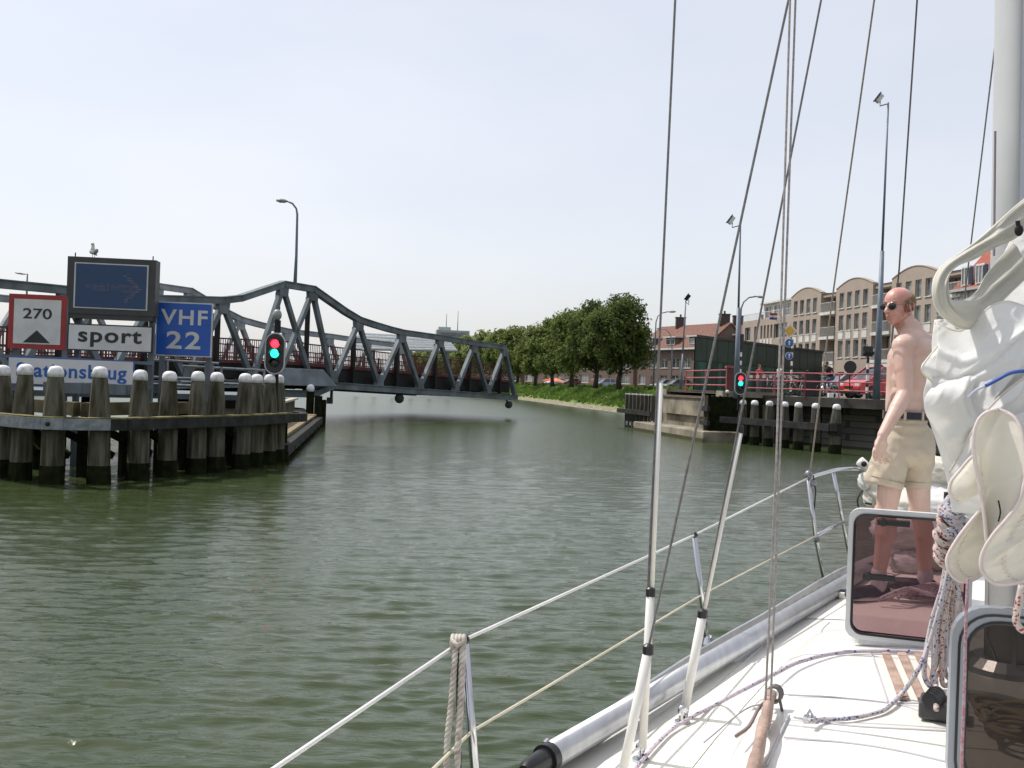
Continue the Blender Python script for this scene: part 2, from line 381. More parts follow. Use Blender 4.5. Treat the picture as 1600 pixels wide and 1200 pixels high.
# ------------------------------------------------------------ trees on the bank
leaf_m = [mat('leaves_%d' % i, a, c, rough=.8, spec=.2, scale=.55, detail=6, trans=.45, lo=.4, hi=.6) for i, (a, c) in enumerate([((.125, .165, .045), (.055, .080, .022)), ((.20, .25, .072), (.110, .145, .044)), ((.27, .32, .115), (.18, .22, .082))])]  # palest tones put distance haze into the leaf colour of the far trees
bark = mat('bark', (.06, .048, .036), (.035, .028, .022), rough=.95, scale=4, bump=.6, stretch=(3, 3, 1))
def tree(x, Y, ytop, half, label, mi=1, leaves=5200, base_y=604, seed=0, low=.15, ls=.2):
    rg = random.Random(seed); bp_ = W(x, base_y, Y); bp_.z = QZ-.05
    H = W(x, ytop, Y).z-QZ; hw = half*Y/F*1.22
    root = thing('bank_tree', label, 'tree', bp_, 'trees in a row along the grassy bank')
    m = MB(); nodes = [bp_]; 
    th_ = H*low
    m.tube([bp_, bp_+Vector((rg.uniform(-.1, .1), 0, th_*.6)), bp_+Vector((rg.uniform(-.2, .2), 0, th_*1.3)), bp_+Vector((rg.uniform(-.3, .3), 0, H*.7))], [.028*H+.06, .022*H+.04, .018*H+.03, .03], 8)
    for k in range(9):
        a = rg.uniform(0, 6.28); z0 = rg.uniform(.9, 1.8)*th_; e = bp_+Vector((math.cos(a)*hw*.65, math.sin(a)*hw*.65, z0+rg.uniform(.2, .5)*H*.6))
        s0 = bp_+Vector((0, 0, z0)); m.tube([s0, s0.lerp(e, .5)+Vector((0, 0, .2)), e], [.09, .055, .02], 6)
    m.build('trunk', bark, root, smooth=True)
    c = MB(); blobs = []
    cz = th_+(H-th_)*.5; rz_ = (H-th_)*.52
    nb = 60
    for k in range(nb):
        while 1:
            u = Vector((rg.uniform(-1, 1), rg.uniform(-1, 1), rg.uniform(-1, 1)))
            if u.length < 1: break
        u = u.normalized()*(u.length**.45)*.82
        wz = (1-.22*max(0, u.z)-.05*max(0, -u.z))*rg.uniform(.85, 1.15)
        blobs.append((bp_+Vector((u.x*hw*wz, u.y*hw*wz, cz+u.z*rz_)), rg.uniform(.16, .30)*hw+.25))
    for k in range(leaves):
        bc, br = blobs[rg.randrange(nb)]
        d = Vector((rg.gauss(0, 1), rg.gauss(0, 1), rg.gauss(0, 1))).normalized(); p = bc+d*br*(rg.random()**.33)*rg.uniform(.85, 1.15)
        if p.z > bp_.z+H*1.02: continue
        n_ = (d+Vector((rg.gauss(0, .6), rg.gauss(0, .6), rg.gauss(0, .6)+.4))).normalized(); a_ = n_.orthogonal().normalized(); 
        a_ = Matrix.Rotation(rg.uniform(0, 6.28), 3, n_)@a_; b_ = n_.cross(a_); s_ = ls*rg.uniform(.6, 1.3)
        c.quad(p-a_*s_, p-b_*s_*.6, p+a_*s_, p+b_*s_*.6)
    c.build('crown', leaf_m[mi], root)
    return root
tree(967, 112, 456, 52, 'tallest and darkest tree, nearest the brick houses', 0, 15000, seed=1, ls=.19)
tree(930, 124, 468, 44, 'second bank tree from the right, its crown merging into the tallest tree', 0, 12000, seed=2, ls=.2)
tree(893, 138, 476, 38, 'third bank tree from the right, brighter green, with a pointed top', 1, 9000, seed=3, ls=.22)
tree(863, 152, 492, 32, 'fourth bank tree from the right, above the orange parasols', 1, 8000, seed=4, ls=.24)
tree(836, 168, 508, 28, 'fifth bank tree from the right, just beyond the bridge end', 1, 5200, seed=5, ls=.28)
tree(808, 185, 505, 30, 'rounded tree directly above the outer end of the swing bridge', 1, 5200, seed=6, ls=.3)
tree(780, 202, 513, 26, 'seventh bank tree from the right, paler green above the last truss panel', 1, 4400, seed=7, ls=.33)
tree(752, 220, 516, 26, 'eighth bank tree from the right, just right of the distant tower block', 2, 4400, seed=8, ls=.35)
tree(726, 240, 524, 24, 'pale tree half hiding the right corner of the distant tower block', 2, 4000, seed=9, ls=.38)
tree(703, 262, 528, 24, 'pale tree in front of the middle of the distant tower block', 2, 3600, seed=10, ls=.4)
tree(680, 285, 535, 22, 'second smallest bank tree, at the left corner of the distant tower block', 2, 3200, seed=11, ls=.42)
tree(658, 310, 543, 20, 'leftmost and farthest bank tree seen through the truss', 2, 3000, seed=12, ls=.45)

# ------------------------------------------------------------ wall with real openings
def wall_open(mb, P, u0, u1, z0, z1, ops, depth, nrm):
    """P(u,z)->point on the wall face; ops: list of (ua,ub,za,zb); reveals go inward by depth"""
    us = sorted({u0, u1, *[o_[0] for o_ in ops], *[o_[1] for o_ in ops]}); zs = sorted({z0, z1, *[o_[2] for o_ in ops], *[o_[3] for o_ in ops]})
    us = [u for u in us if u0 <= u <= u1]; zs = [z for z in zs if z0 <= z <= z1]
    for a, c in zip(us, us[1:]):
        for e, f in zip(zs, zs[1:]):
            mu, mz = (a+c)/2, (e+f)/2
            if any(o_[0] < mu < o_[1] and o_[2] < mz < o_[3] for o_ in ops): continue
            mb.quad(P(a, e), P(c, e), P(c, f), P(a, f))
    for (a, c, e, f) in ops:
        n_ = -nrm*depth
        for p, q in (((a, e), (c, e)), ((c, e), (c, f)), ((c, f), (a, f)), ((a, f), (a, e))):
            p, q = P(*p), P(*q); mb.quad(p, q, q+n_, p+n_)
def window(parent, P, nrm, a, c, e, f, fm, gm, depth=.18, cross=True, sill=None):
    fr = MB(); t = .07; n_ = -nrm*depth; d2 = nrm*.05
    def bx(a0, c0, e0, f0):
        p = [P(a0, e0)+n_, P(c0, e0)+n_, P(c0, f0)+n_, P(a0, f0)+n_]; fr.hexa([*p, *[x+d2 for x in p]])
    bx(a, c, e, e+t); bx(a, c, f-t, f); bx(a, a+t, e+t, f-t); bx(c-t, c, e+t, f-t)
    if cross: bx((a+c)/2-t/2, (a+c)/2+t/2, e+t, f-t)
    if sill: 
        p = [P(a-.06, e-.09)-nrm*.02, P(c+.06, e-.09)-nrm*.02, P(c+.06, e)-nrm*.02, P(a-.06, e)-nrm*.02]; fr.hexa([*p, *[x+nrm*.1 for x in p]])
    o = fr.build('window', fm, parent)
    g = MB().quad(P(a, e)+n_*1.02, P(c, e)+n_*1.02, P(c, f)+n_*1.02, P(a, f)+n_*1.02).build('pane', gm, o)
    return o
winglass = mat('window_glass', (.05, .06, .065), (.16, .17, .17), rough=.06, scale=.35, lo=.45, hi=.55, spec=.9)
winglass2 = mat('curtained_glass', (.22, .23, .22), (.06, .07, .07), rough=.08, scale=.5, lo=.45, hi=.55, spec=.8)
darkglass = mat('dark_window', (.02, .022, .025), rough=.05, spec=.8)

# ------------------------------------------------------------ beige apartment block
def apartment():
    e = Vector((.150, -.9887, 0)); n_ = Vector((-.9887, -.150, 0)); O = Vector((31.0, 115, 0))
    P = lambda u, z, d=0: O+e*u+Vector((0, 0, z))+n_*d
    beige = brickmat('beige_brick', S(164, 149, 136), S(148, 134, 122), S(172, 160, 148), .25, .09)
    whitep = mat('white_render', (.62, .61, .57), (.5, .49, .45), rough=.8, scale=2); frame_m = mat('pale_frame', (.55, .56, .54), rough=.5)
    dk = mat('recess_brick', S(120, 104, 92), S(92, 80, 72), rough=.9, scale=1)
    root = thing('apartment_block', 'long beige brick apartment block with three round-topped gables and balconies', 'building', P(5, QZ))
    B = 10.94; rows = ((6.35, 8.05), (9.05, 10.6), (11.3, 12.85)); gi = 0
    wl = MB(); ops_all = []
    for g in range(3):
        u0 = g*B; u1 = u0+7.5; ops = []
        for (za, zb) in rows:
            for k in range(4):
                a = u0+.75+k*1.62; ops.append((a, a+1.0, za, zb))
        arch = [(u0+.9+k*2.0, u0+2.3+k*2.0, QZ+.1, 4.9) for k in range(3)]
        wall_open(wl, lambda u, z: P(u, z), u0, u1, QZ-.2, 13.3, ops+arch, .3, n_)
        # round gable top
        c = [P(u0+7.5*k/16, 13.3+0.8*math.sin(math.pi*k/16)) for k in range(17)]
        wl.prism(c, n_*-.5)
        for s_ in (u0, u1): wl.quad(P(s_, QZ), P(s_, QZ, -4), P(s_, 13.3, -4), P(s_, 13.3))
        for (a, c_, za, zb) in ops: window(root, lambda u, z: P(u, z), n_, a, c_, za, zb, frame_m, rnd.choice([winglass, winglass, winglass2]), .2, False, sill=True)
        for (a, c_, za, zb) in arch: MB().quad(P(a, za, -.28), P(c_, za, -.28), P(c_, zb, -.28), P(a, zb, -.28)).build('shopfront_pane', darkglass, root)
        pn = MB()
        for k in range(4):
            a = u0+.75+k*1.62; MB().prism([P(a, 8.2), P(a+1.0, 8.2), P(a+1.0, 8.95), P(a, 8.95)], n_*.04).build('white_panel', whitep, root)
        cp = MB(); 
        for k in range(16): cp.bar(P(u0+7.5*k/16, 13.33+0.8*math.sin(math.pi*k/16), -.2), P(u0+7.5*(k+1)/16, 13.33+0.8*math.sin(math.pi*(k+1)/16), -.2), .5, .07)
        cp.build('coping', beige, root)
        # recessed balcony bay right of the gable
        v0, v1 = u1, u0+B
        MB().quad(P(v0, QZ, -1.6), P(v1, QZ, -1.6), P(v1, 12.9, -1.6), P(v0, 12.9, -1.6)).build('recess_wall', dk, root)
        MB().prism([P(v0, 12.75, -1.6), P(v1, 12.75, -1.6), P(v1, 13.1, -1.6), P(v0, 13.1, -1.6)], n_*1.4).build('roof_edge', beige, root)
        for fz in (5.95, 8.55, 11.1):
            bl = MB(); bl.prism([P(v0, fz-.25, -1.6), P(v1, fz-.25, -1.6), P(v1, fz+.05, -1.6), P(v0, fz+.05, -1.6)], n_*1.75); bo = bl.build('balcony', whitep, root)
            rl = MB(); rl.bar(P(v0, fz+1.0, .1), P(v1, fz+1.0, .1), .05, .05)
            for k in range(18): rl.bar(P(v0+(v1-v0)*k/17, fz, .1), P(v0+(v1-v0)*k/17, fz+1, .1), .03, .03)
            rl.build('balustrade', frame_m, bo)
            window(root, lambda u, z: P(u, z, -1.4), n_, v0+.5, v1-.5, fz+.15, fz+2.1, frame_m, darkglass if fz < 9 else winglass2, .15)
        aw = MB(); c = [P(v0+(v1-v0)*k/8, 5.2+.5*math.sin(math.pi*k/8), .15) for k in range(9)]+[P(v1, 5.7, .15), P(v0, 5.7, .15)]
        aw.prism([P(v0, 4.9, .1), *[P(v0+(v1-v0)*k/8, 4.9+.75*math.sin(math.pi*k/8), .1) for k in range(1, 8)], P(v1, 4.9, .1), P(v1, 5.95, .1), P(v0, 5.95, .1)], n_*-.3)
        aw.build('white_arch', whitep, root)
    # left wing, one storey lower, penthouse set back
    ops = []; Lw = -14.4
    for (za, zb) in rows[:2]:
        for k in range(4): ops.append((-8.6+k*1.0-0, -8.0+k*1.0, za, zb))
        ops.append((-4.6, -.9, za-.1, zb)); ops.append((-10.6, -9.4, za-.1, zb))
        ops.append((-13.6, -11.8, za-.1, zb))
    wall_open(wl, lambda u, z: P(u, z), Lw, 0, QZ-.2, 11.4, ops, .3, n_)
    wl.quad(P(Lw, QZ), P(Lw, QZ, -8), P(Lw, 11.4, -8), P(Lw, 11.4)); wl.quad(P(Lw, 11.4), P(0, 11.4), P(0, 11.4, -8), P(Lw, 11.4, -8))
    for (a, c_, za, zb) in ops: window(root, lambda u, z: P(u, z), n_, a, c_, za, zb, frame_m, winglass if c_-a < 1 else darkglass, .25, c_-a > 1)
    pn = MB()
    for k in range(4): MB().prism([P(-8.6+k, 8.15), P(-8.0+k, 8.15), P(-8.0+k, 8.95), P(-8.6+k, 8.95)], n_*.04).build('white_panel', whitep, root)
    wl.quad(P(33, QZ), P(33, QZ, -9), P(33, 13.2, -9), P(33, 13.2)); wl.quad(P(0, 13.1, -.1), P(33, 13.1, -.1), P(33, 13.1, -9), P(0, 13.1, -9))
    wl.build('wall', beige, root)
    ph = MB(); wall_open(ph, lambda u, z: P(u, z, -1.5), -11.5, 0, 11.4, 13.4, [(-11+k*2.7, -8.7+k*2.7, 11.7, 13.1) for k in range(4)], .2, n_)
    ph.quad(P(-11.5, 11.4, -1.5), P(-11.5, 11.4, -7), P(-11.5, 13.4, -7), P(-11.5, 13.4, -1.5)); ph.prism([P(-11.9, 13.4, -1.1), P(0, 13.4, -1.1), P(0, 13.6, -1.1), P(-11.9, 13.6, -1.1)], n_*-6)
    ph.build('penthouse', whitep, root)
    for k in range(4): window(root, lambda u, z: P(u, z, -1.5), n_, -11+k*2.7, -8.7+k*2.7, 11.7, 13.1, frame_m, winglass, .15)
    rl = MB(); rl.bar(P(Lw, 12.2), P(0, 12.2), .06, .06)
    for k in range(40): rl.bar(P(Lw+14.4*k/39, 11.4), P(Lw+14.4*k/39, 12.2), .03, .03)
    rl.build('roof_railing', frame_m, root)
    # flag on the balcony
    fl = thing('flag', 'small red white and blue flag hanging from a balcony of the apartment block', 'flag', P(-3, 10.9, 1.2))
    MB().tube([P(-3, 10.7, .1), P(-3, 11.9, 1.4)], .03, 6).build('staff', frame_m, fl)
    for nm, mm, k in (('red_stripe', (.4, .03, .03), 0), ('white_stripe', (.7, .7, .7), 1), ('blue_stripe', (.03, .06, .3), 2)):
        MB().grid(lambda a, c: P(-3+.08*math.sin(c*9), 11.75-a*.25-k*.25, 1.25-c*.9), 1, 8).build(nm, mat(nm, mm), fl)
apartment()

# ------------------------------------------------------------ red roofed house seen through the sail loop
def house_white():
    e = Vector((.150, -.9887, 0)); n_ = Vector((-.9887, -.150, 0)); O = Vector((36.2, 81, 0))
    P = lambda u, z, d=0: O+e*u+Vector((0, 0, z))+n_*d
    root = thing('gabled_house', 'house with red tiled roof and white dormer windows, seen through the sail loop', 'house', P(0, QZ))
    wm = mat('house_white', (.62, .62, .6), rough=.8); tile = mat('red_tiles', S(160, 82, 60), S(128, 60, 46), rough=.85, scale=5, bump=.6)
    b = MB(); b.hexa([P(-2.6, QZ), P(8, QZ), P(8, QZ, -8), P(-2.6, QZ, -8), P(-2.6, 11.3), P(8, 11.3), P(8, 11.3, -8), P(-2.6, 11.3, -8)]); b.build('wall', wm, root)
    b = MB(); b.prism([P(-2.6, 11.35, .35), P(-2.6, 15.2, -3), P(-2.6, 15.2, -5), P(-2.6, 11.35, -8.3)], e*10.6); b.build('roof', tile, root)
    b = MB(); b.bar(P(-2.7, 11.35, .3), P(8.1, 11.35, .3), .35, .22)
    for k in range(7): b.prism([P(-2+k*1.4, 11.2, .35), P(-2+k*1.4, 11.2, 0), P(-2+k*1.4, 10.6, 0)], e*.12)
    b.build('cornice', mat('cornice', (.4, .4, .39)), root)
    for k in range(4):
        u = -1.4+k*1.9; d = MB(); d.hexa([P(u-.1, 11.6, .1), P(u+1.0, 11.6, .1), P(u+1.0, 11.6, -1.5), P(u-.1, 11.6, -1.5), P(u-.1, 13.25, .1), P(u+1.0, 13.25, .1), P(u+1.0, 13.25, -1.5), P(u-.1, 13.25, -1.5)])
        do = d.build('dormer', wm, root); window(root, lambda a, z: P(a, z, .35), n_, u, u+.9, 11.7, 13.15, wm, winglass, .2, True)
        MB().prism([P(u+1.05, 11.75, .12), P(u+1.5, 11.75, .12), P(u+1.5, 13.1, .12), P(u+1.05, 13.1, .12)], n_*.06).build('shutter', mat('shutter', (.02, .02, .06)), root)
house_white()

# ------------------------------------------------------------ brick terrace with red roof, right of the trees
brown = brickmat('brown_brick', S(104, 86, 76), S(86, 70, 62), S(120, 108, 96), .25, .08)
redtile = mat('red_roof_tiles', S(118, 80, 66), S(96, 64, 54), rough=.85, scale=2.5, bump=.5)
tw = mat('trim_white', (.6, .6, .57), rough=.6)
def terrace(name, label, A, Bp, eave, ridge, nwin, dormers=True, depth=9, roof=True, wm=None):
    A, Bp = Vector(A), Vector(Bp); e = (Bp-A).normalized(); n_ = Vector((e.y, -e.x, 0)); Lx = (Bp-A).length
    P = lambda u, z, d=0: A+e*u+Vector((0, 0, z))+n_*d
    root = thing(name, label, 'house', P(Lx/2, QZ)); wm = wm or brown
    b = MB(); ops = []; st = Lx/nwin
    fl = [(QZ+.9, QZ+2.5), (QZ+3.7, QZ+5.3)] if eave > QZ+5.6 else [(QZ+.9, QZ+2.5)]
    for k in range(nwin):
        for j, (za, zb) in enumerate(fl):
            if j == 0 and k % 3 == 1: ops.append((k*st+.3*st, k*st+.3*st+1.0, QZ+.02, QZ+2.3))
            else: ops.append((k*st+.16*st, k*st+.8*st, za, zb))
    wall_open(b, lambda u, z: P(u, z), 0, Lx, QZ-.1, eave, ops, .3, n_)
    for s_ in (0, Lx): b.quad(P(s_, QZ), P(s_, QZ, -depth), P(s_, eave, -depth), P(s_, eave)); b.add([P(s_, eave), P(s_, eave, -depth), P(s_, ridge, -depth/2)], [(0, 1, 2)])
    b.build('wall', wm, root)
    for (a, c, za, zb) in ops: window(root, lambda u, z: P(u, z), n_, a, c, za, zb, tw, rnd.choice([winglass, winglass2, winglass]), .18, True, sill=True)
    if roof:
        b = MB(); b.prism([P(-.2, eave, .5), P(-.2, ridge, -depth/2), P(-.2, ridge+.2, -depth/2), P(-.2, eave+.2, .5)], e*(Lx+.4)); b.prism([P(-.2, eave, -depth-.4), P(-.2, ridge, -depth/2), P(-.2, ridge+.2, -depth/2), P(-.2, eave+.2, -depth-.4)], e*(Lx+.4)); b.build('roof', redtile, root)
    b = MB(); b.bar(P(-.3, eave, .35), P(Lx+.3, eave, .35), .7, .28); b.build('gutter', tw, root)
    if dormers:
        for k in range(max(1, nwin//2)):
            u = (k+.5)*Lx/max(1, nwin//2); d = MB(); s_ = (ridge-eave)/(depth/2)
            d.hexa([P(u-1.5, eave+.2, -.1), P(u+1.5, eave+.2, -.1), P(u+1.5, eave+.2, -3), P(u-1.5, eave+.2, -3), P(u-1.5, eave+1.9, -.1), P(u+1.5, eave+1.9, -.1), P(u+1.5, eave+1.9, -3), P(u-1.5, eave+1.9, -3)])
            do = d.build('dormer', wm, root)
            window(root, lambda a, z: P(a, z, .1), n_, u-1.3, u+1.3, eave+.7, eave+1.7, tw, winglass, .1, True)
            MB().prism([P(u-1.8, eave+1.9, .3), P(u+1.8, eave+1.9, .3), P(u+1.8, eave+2.1, .3), P(u-1.8, eave+2.1, .3)], n_*-3).build('dormer_roof', tw, root)
    for k in range(1 if nwin < 5 else 2):
        u = Lx*(.92 if k == 0 else .3); c = MB(); c.box(P(u, ridge+.6, -depth/2), (1.6, 1.0, 1.8)); c.box(P(u, ridge+1.55, -depth/2), (1.8, 1.2, .15)); c.tube([P(u, ridge+1.5, -depth/2), P(u, ridge+2.1, -depth/2)], .16, 8)
        c.build('chimney', mat('chimney_brick', S(70, 56, 52)), root)
    return root
terrace('terraced_house', 'brown brick house with red tiled roof and white dormers, left of the dark glass building', (.122*178, 178, 0), (.188*160, 160, 0), 9.2, 13.3, 6)
terrace('terraced_house', 'plain brown brick block with dark roof between the red roof and the apartment block', (.190*166, 166, 0), (.235*160, 160, 0), 11.6, 13.4, 5, dormers=False)
terrace('terraced_house', 'long low brown brick row glimpsed under the tree crowns behind parked cars', (.012*235, 235, 0), (.118*186, 186, 0), 8.2, 11.6, 9, dormers=True)
terrace('terraced_house', 'farthest brick row, seen low beneath the trees beyond the end of the bridge', (-.05*300, 300, 0), (.008*245, 245, 0), 8.0, 11.5, 9, dormers=False)

# ------------------------------------------------------------ distant blocks
def far_block():
    p = W(706, 520, 420); base = Vector((p.x, 420, QZ)); zt = W(706, 516, 420).z
    root = thing('tower_block', 'distant pale green flat-roofed block with two thin masts above the trees', 'building', base)
    gm = mat('far_facade', S(150, 168, 165), S(130, 150, 150), rough=.6, scale=.2)
    b = MB(); b.box((p.x, 424, (QZ+zt)/2), (13.5, 8, zt-QZ), R(8)); b.build('wall', gm, root)
    b = MB(); b.box((p.x-3.4, 423, zt+.6), (5, 6, 1.3), R(8)); b.build('plant_room', mat('plant_room', S(185, 192, 190)), root)
    for k in range(5):
        b = MB(); b.box((p.x, 419.6, zt-1.6-k*3), (12.5, .4, 1.2), R(8)); b.build('window_band', winglass, root)
    for xx, h in ((698, 490), (716, 486)):
        q = W(xx, h, 422); MB().tube([Vector((q.x, 422, zt)), q], [.22, .09], 6).build('antenna', M['galv'], root)
far_block()
def pale_roof():
    b0 = W(600, 560, 150); root = thing('canopy_roof', 'low pale ribbed roof far behind the bridge railing', 'building', Vector((b0.x, 150, 1.9)))
    A, B_, C_, D = W(540, 545, 150), W(715, 548, 150), W(700, 529, 162), W(560, 522, 162)
    m = MB(); m.hexa([A-Vector((0, 0, .2)), B_-Vector((0, 0, .2)), C_-Vector((0, 0, .2)), D-Vector((0, 0, .2)), A, B_, C_, D]); m.build('roof', M['steel_pale'], root)
    for k in range(6):
        m = MB(); m.bar(A.lerp(D, k/5)+Vector((0, 0, .1)), B_.lerp(C_, k/5)+Vector((0, 0, .1)), .25, .22); m.build('rib', M['white'], root)
    for k in range(6):
        q = A.lerp(B_, (k+.5)/6); MB().bar(q-Vector((0, 0, .1)), (q.x, q.y+3, 1.9), .3, .3).build('column', M['steel_pale'], root)
pale_roof()

# ------------------------------------------------------------ dark glass pavilion
def pavilion():
    A, Bp = Vector((.178*73, 73, 0)), Vector((.302*92, 92, 0)); e = (Bp-A).normalized(); n_ = Vector((e.y, -e.x, 0)); Lx = (Bp-A).length
    zt = 6.4; P = lambda u, z, d=0: A+e*u+Vector((0, 0, z))+n_*d
    root = thing('glass_pavilion', 'low pavilion clad in dark green glass on the quay in front of the apartment block', 'building', P(Lx/2, QZ))
    gg = mat('green_glass', (.006, .030, .023), (.016, .095, .068), rough=.35, scale=.9, detail=3, lo=.42, hi=.62, spec=.2, stretch=(1.5, 1.5, .25))
    cor = MB(); bk = Vector((.25, .97, 0))*9; cor.hexa([P(.1, QZ, -.15), P(Lx-.1, QZ, -.15), P(Lx-.1, QZ, -.15)+bk, P(.1, QZ, -.15)+bk, P(.1, zt-.1, -.15), P(Lx-.1, zt-.1, -.15), P(Lx-.1, zt-.1, -.15)+bk, P(.1, zt-.1, -.15)+bk]); cor.build('core', mat('pavilion_core', (.01, .02, .018), rough=.4), root)
    N = 14
    gtop = mat('green_glass_upper', (.004, .016, .013), (.007, .036, .028), rough=.35, scale=.6, detail=4, spec=.3)
    for k in range(N):
        a, c = Lx*k/N+.03, Lx*(k+1)/N-.03
        for z0, z1 in ((QZ+.1, 4.6), (4.66, zt-.1)):
            MB().prism([P(a, z0, 0), P(c, z0, 0), P(c, z1, 0), P(a, z1, 0)], n_*-.05).build('glass_panel', gg if z0 < 4 else gtop, root)
    b = MB(); b.prism([P(-.05, zt-.08, .08), P(Lx+.1, zt-.08, .08), P(Lx+.1, zt+.1, .08), P(-.05, zt+.1, .08)], bk*1.03); b.build('roof', mat('pavilion_roof', (.012, .02, .02), rough=.5), root)
pavilion()
# ------------------------------------------------------------ swing bridge
C0 = 57.0; WB = 9.0
bdir = Vector((.0364, .0687, 0)).normalized(); bper = Vector((-bdir.y, bdir.x, 0))
def BP(t, z, off=0):
    return Vector(((-.1754+.0364*t)*C0, (1+.0687*t)*C0, z))+bper*off
piv = BP(-.73, 0, WB/2)
bridge = thing('swing_bridge', 'grey steel swing bridge with curved trusses, turned open along the canal', 'bridge', piv)
topn = [(-5.96, 5.45), (-4.96, 5.55), (-3.96, 5.62), (-2.96, 5.68), (-1.96, 6.0), (-1.0, 7.22), (-.45, 7.2), (.5, 5.85), (1.5, 5.40), (2.5, 5.33), (3.5, 5.19), (4.5, 5.11)]
def zb(t): return 2.03-.116*t if t > -.1 else 2.03-.116*(-1.46-t)
botn = [-6.46, -5.46, -4.46, -3.46, -2.46, -1.46, 0, 1, 2, 3, 4, 4.95]
def arc_chord(mb, pts, off, w, h):
    P_ = [BP(t, z, off) for t, z in pts]
    for a, c in zip(P_, P_[1:]):
        d = (c-a).normalized()*.03; mb.bar(a-d, c+d, w, h)
def truss(off, m, m2):
    # smooth the concave run of the top chord
    tp = [(t, z) for t, z in topn]
    ex = [(-1.7, 6.2), (.2, 6.22), (.85, 5.66), (1.2, 5.5)]
    tp2 = sorted(tp+ex)
    b = MB(); arc_chord(b, tp2, off, .34, .30)
    b2 = MB(); arc_chord(b2, [(t, z+.17) for t, z in tp2], off, .44, .05)
    b2.v = b2.v; k = len(b.v); b.add(b2.v, b2.f)
    a, c = BP(4.5, 5.11, off), BP(4.95, zb(4.95), off); b.bar(a, c, .3, .28, up=(bdir.x, bdir.y, 0))
    b.build('top_chord', m, bridge)
    bp_ = [(-6.46, zb(-6.46)), (-1.46, zb(-1.46)), (-1.25, 1.78), (-1.1, 1.55), (-.36, 1.55), (-.2, 1.78), (0, zb(0)), (4.97, zb(4.97))]
    b = MB(); arc_chord(b, bp_, off, .36, .34); arc_chord(b, [(t, z+.19) for t, z in bp_], off, .5, .05); b.build('bottom_chord', m, bridge)
    # diagonals
    seq = []
    L_ = [(-6.46, 0), (-5.96, 1), (-5.46, 0), (-4.96, 1), (-4.46, 0), (-3.96, 1), (-3.46, 0), (-2.96, 1), (-2.46, 0), (-1.96, 1), (-1.46, 0), (-1.0, 1)]
    R_ = [(-.45, 1), (0, 0), (.5, 1), (1, 0), (1.5, 1), (2, 0), (2.5, 1), (3, 0), (3.5, 1), (4, 0), (4.5, 1)]
    tz = dict(topn)
    for S_ in (L_, R_):
        for (t0, k0), (t1, k1) in zip(S_, S_[1:]):
            p = BP(t0, tz[t0]-.15 if k0 else zb(t0)+.2, off); q = BP(t1, tz[t1]-.15 if k1 else zb(t1)+.2, off)
            MB().bar(p, q, .24, .26, up=(bdir.x, bdir.y, 0)).build('diagonal', m, bridge)
    for (ta, tb) in ((-1.0, -.36), (-.45, -1.1)):
        MB().bar(BP(ta, 7.1, off), BP(tb, 1.8, off), .22, .24, up=(bdir.x, bdir.y, 0)).build('diagonal', m, bridge)
    for t, z in topn:
        w_ = .5; MB().prism([BP(t-.085, z, off-.14), BP(t+.085, z, off-.14), BP(t+.07, z-.62, off-.14), BP(t-.07, z-.62, off-.14)] if 1 else [], bper*.28).build('gusset', m, bridge)
        # vertical post behind each top node
        lo_ = zb(t) if (t < -1.2 or t > -.2) else 1.7
        MB().bar(BP(t, z-.4, off+.28), BP(t, lo_, off+.28), .22, .16, up=(bdir.x, bdir.y, 0)).build('vertical_post', m2, bridge)
    for t in botn[1:-1]:
        z = zb(t); MB().prism([BP(t-.075, z+.15, off-.15), BP(t+.075, z+.15, off-.15), BP(t+.05, z+.85, off-.15), BP(t-.05, z+.85, off-.15)], bper*.3).build('gusset', m, bridge)
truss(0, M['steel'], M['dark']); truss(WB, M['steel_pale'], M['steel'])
def zd(t): return 3.2-.085*t if t > -.73 else 3.2-.085*(-1.46-t)
# deck
ts = [-6.45, -.73, 4.95]
for nm, m, o0, o1, za, zc in (('deck_girder', M['dark'], .5, WB-.5, -.95, -.16), ('deck_edge', M['red_paint'], .42, WB-.42, -.16, .0)):
    b = MB()
    for a, c in zip(ts, ts[1:]): b.hexa([BP(a, zd(a)+za, o0), BP(c, zd(c)+za, o0), BP(c, zd(c)+za, o1), BP(a, zd(a)+za, o1), BP(a, zd(a)+zc, o0), BP(c, zd(c)+zc, o0), BP(c, zd(c)+zc, o1), BP(a, zd(a)+zc, o1)])
    b.build(nm, m, bridge)
b = MB()
for a, c in zip(ts, ts[1:]): b.quad(BP(a, zd(a)+.004, .9), BP(c, zd(c)+.004, .9), BP(c, zd(c)+.004, WB-.9), BP(a, zd(a)+.004, WB-.9))
b.build('roadway', road_m, bridge)
for off in (.75, WB-.75):
    b = MB()
    for a, c in zip(ts, ts[1:]):
        for h in (.1, .35, 1.05): b.bar(BP(a, zd(a)+h, off), BP(c, zd(c)+h, off), .06, .06 if h < 1 else .07)
    t = -6.4
    while t < 4.93:
        b.bar(BP(t, zd(t), off), BP(t, zd(t)+1.05, off), .025, .035, up=(1, 0, 0)); t += .036
    t = -6.4
    while t < 4.93:
        b.bar(BP(t, zd(t), off), BP(t, zd(t)+1.15, off), .09, .09, up=(1, 0, 0)); t += .5
    b.build('railing', M['red_paint'], bridge)
b = MB()    # cross girders below the deck
t = -6.2
while t < 4.9:
    z = zb(t) if (t < -1.3 or t > -.15) else 1.9
    b.bar(BP(t, z+.1, .1), BP(t, z+.1, WB-.1), .2, .4, up=(0, 0, 1)); t += .5
b.build('cross_girders', M['dark'], bridge)
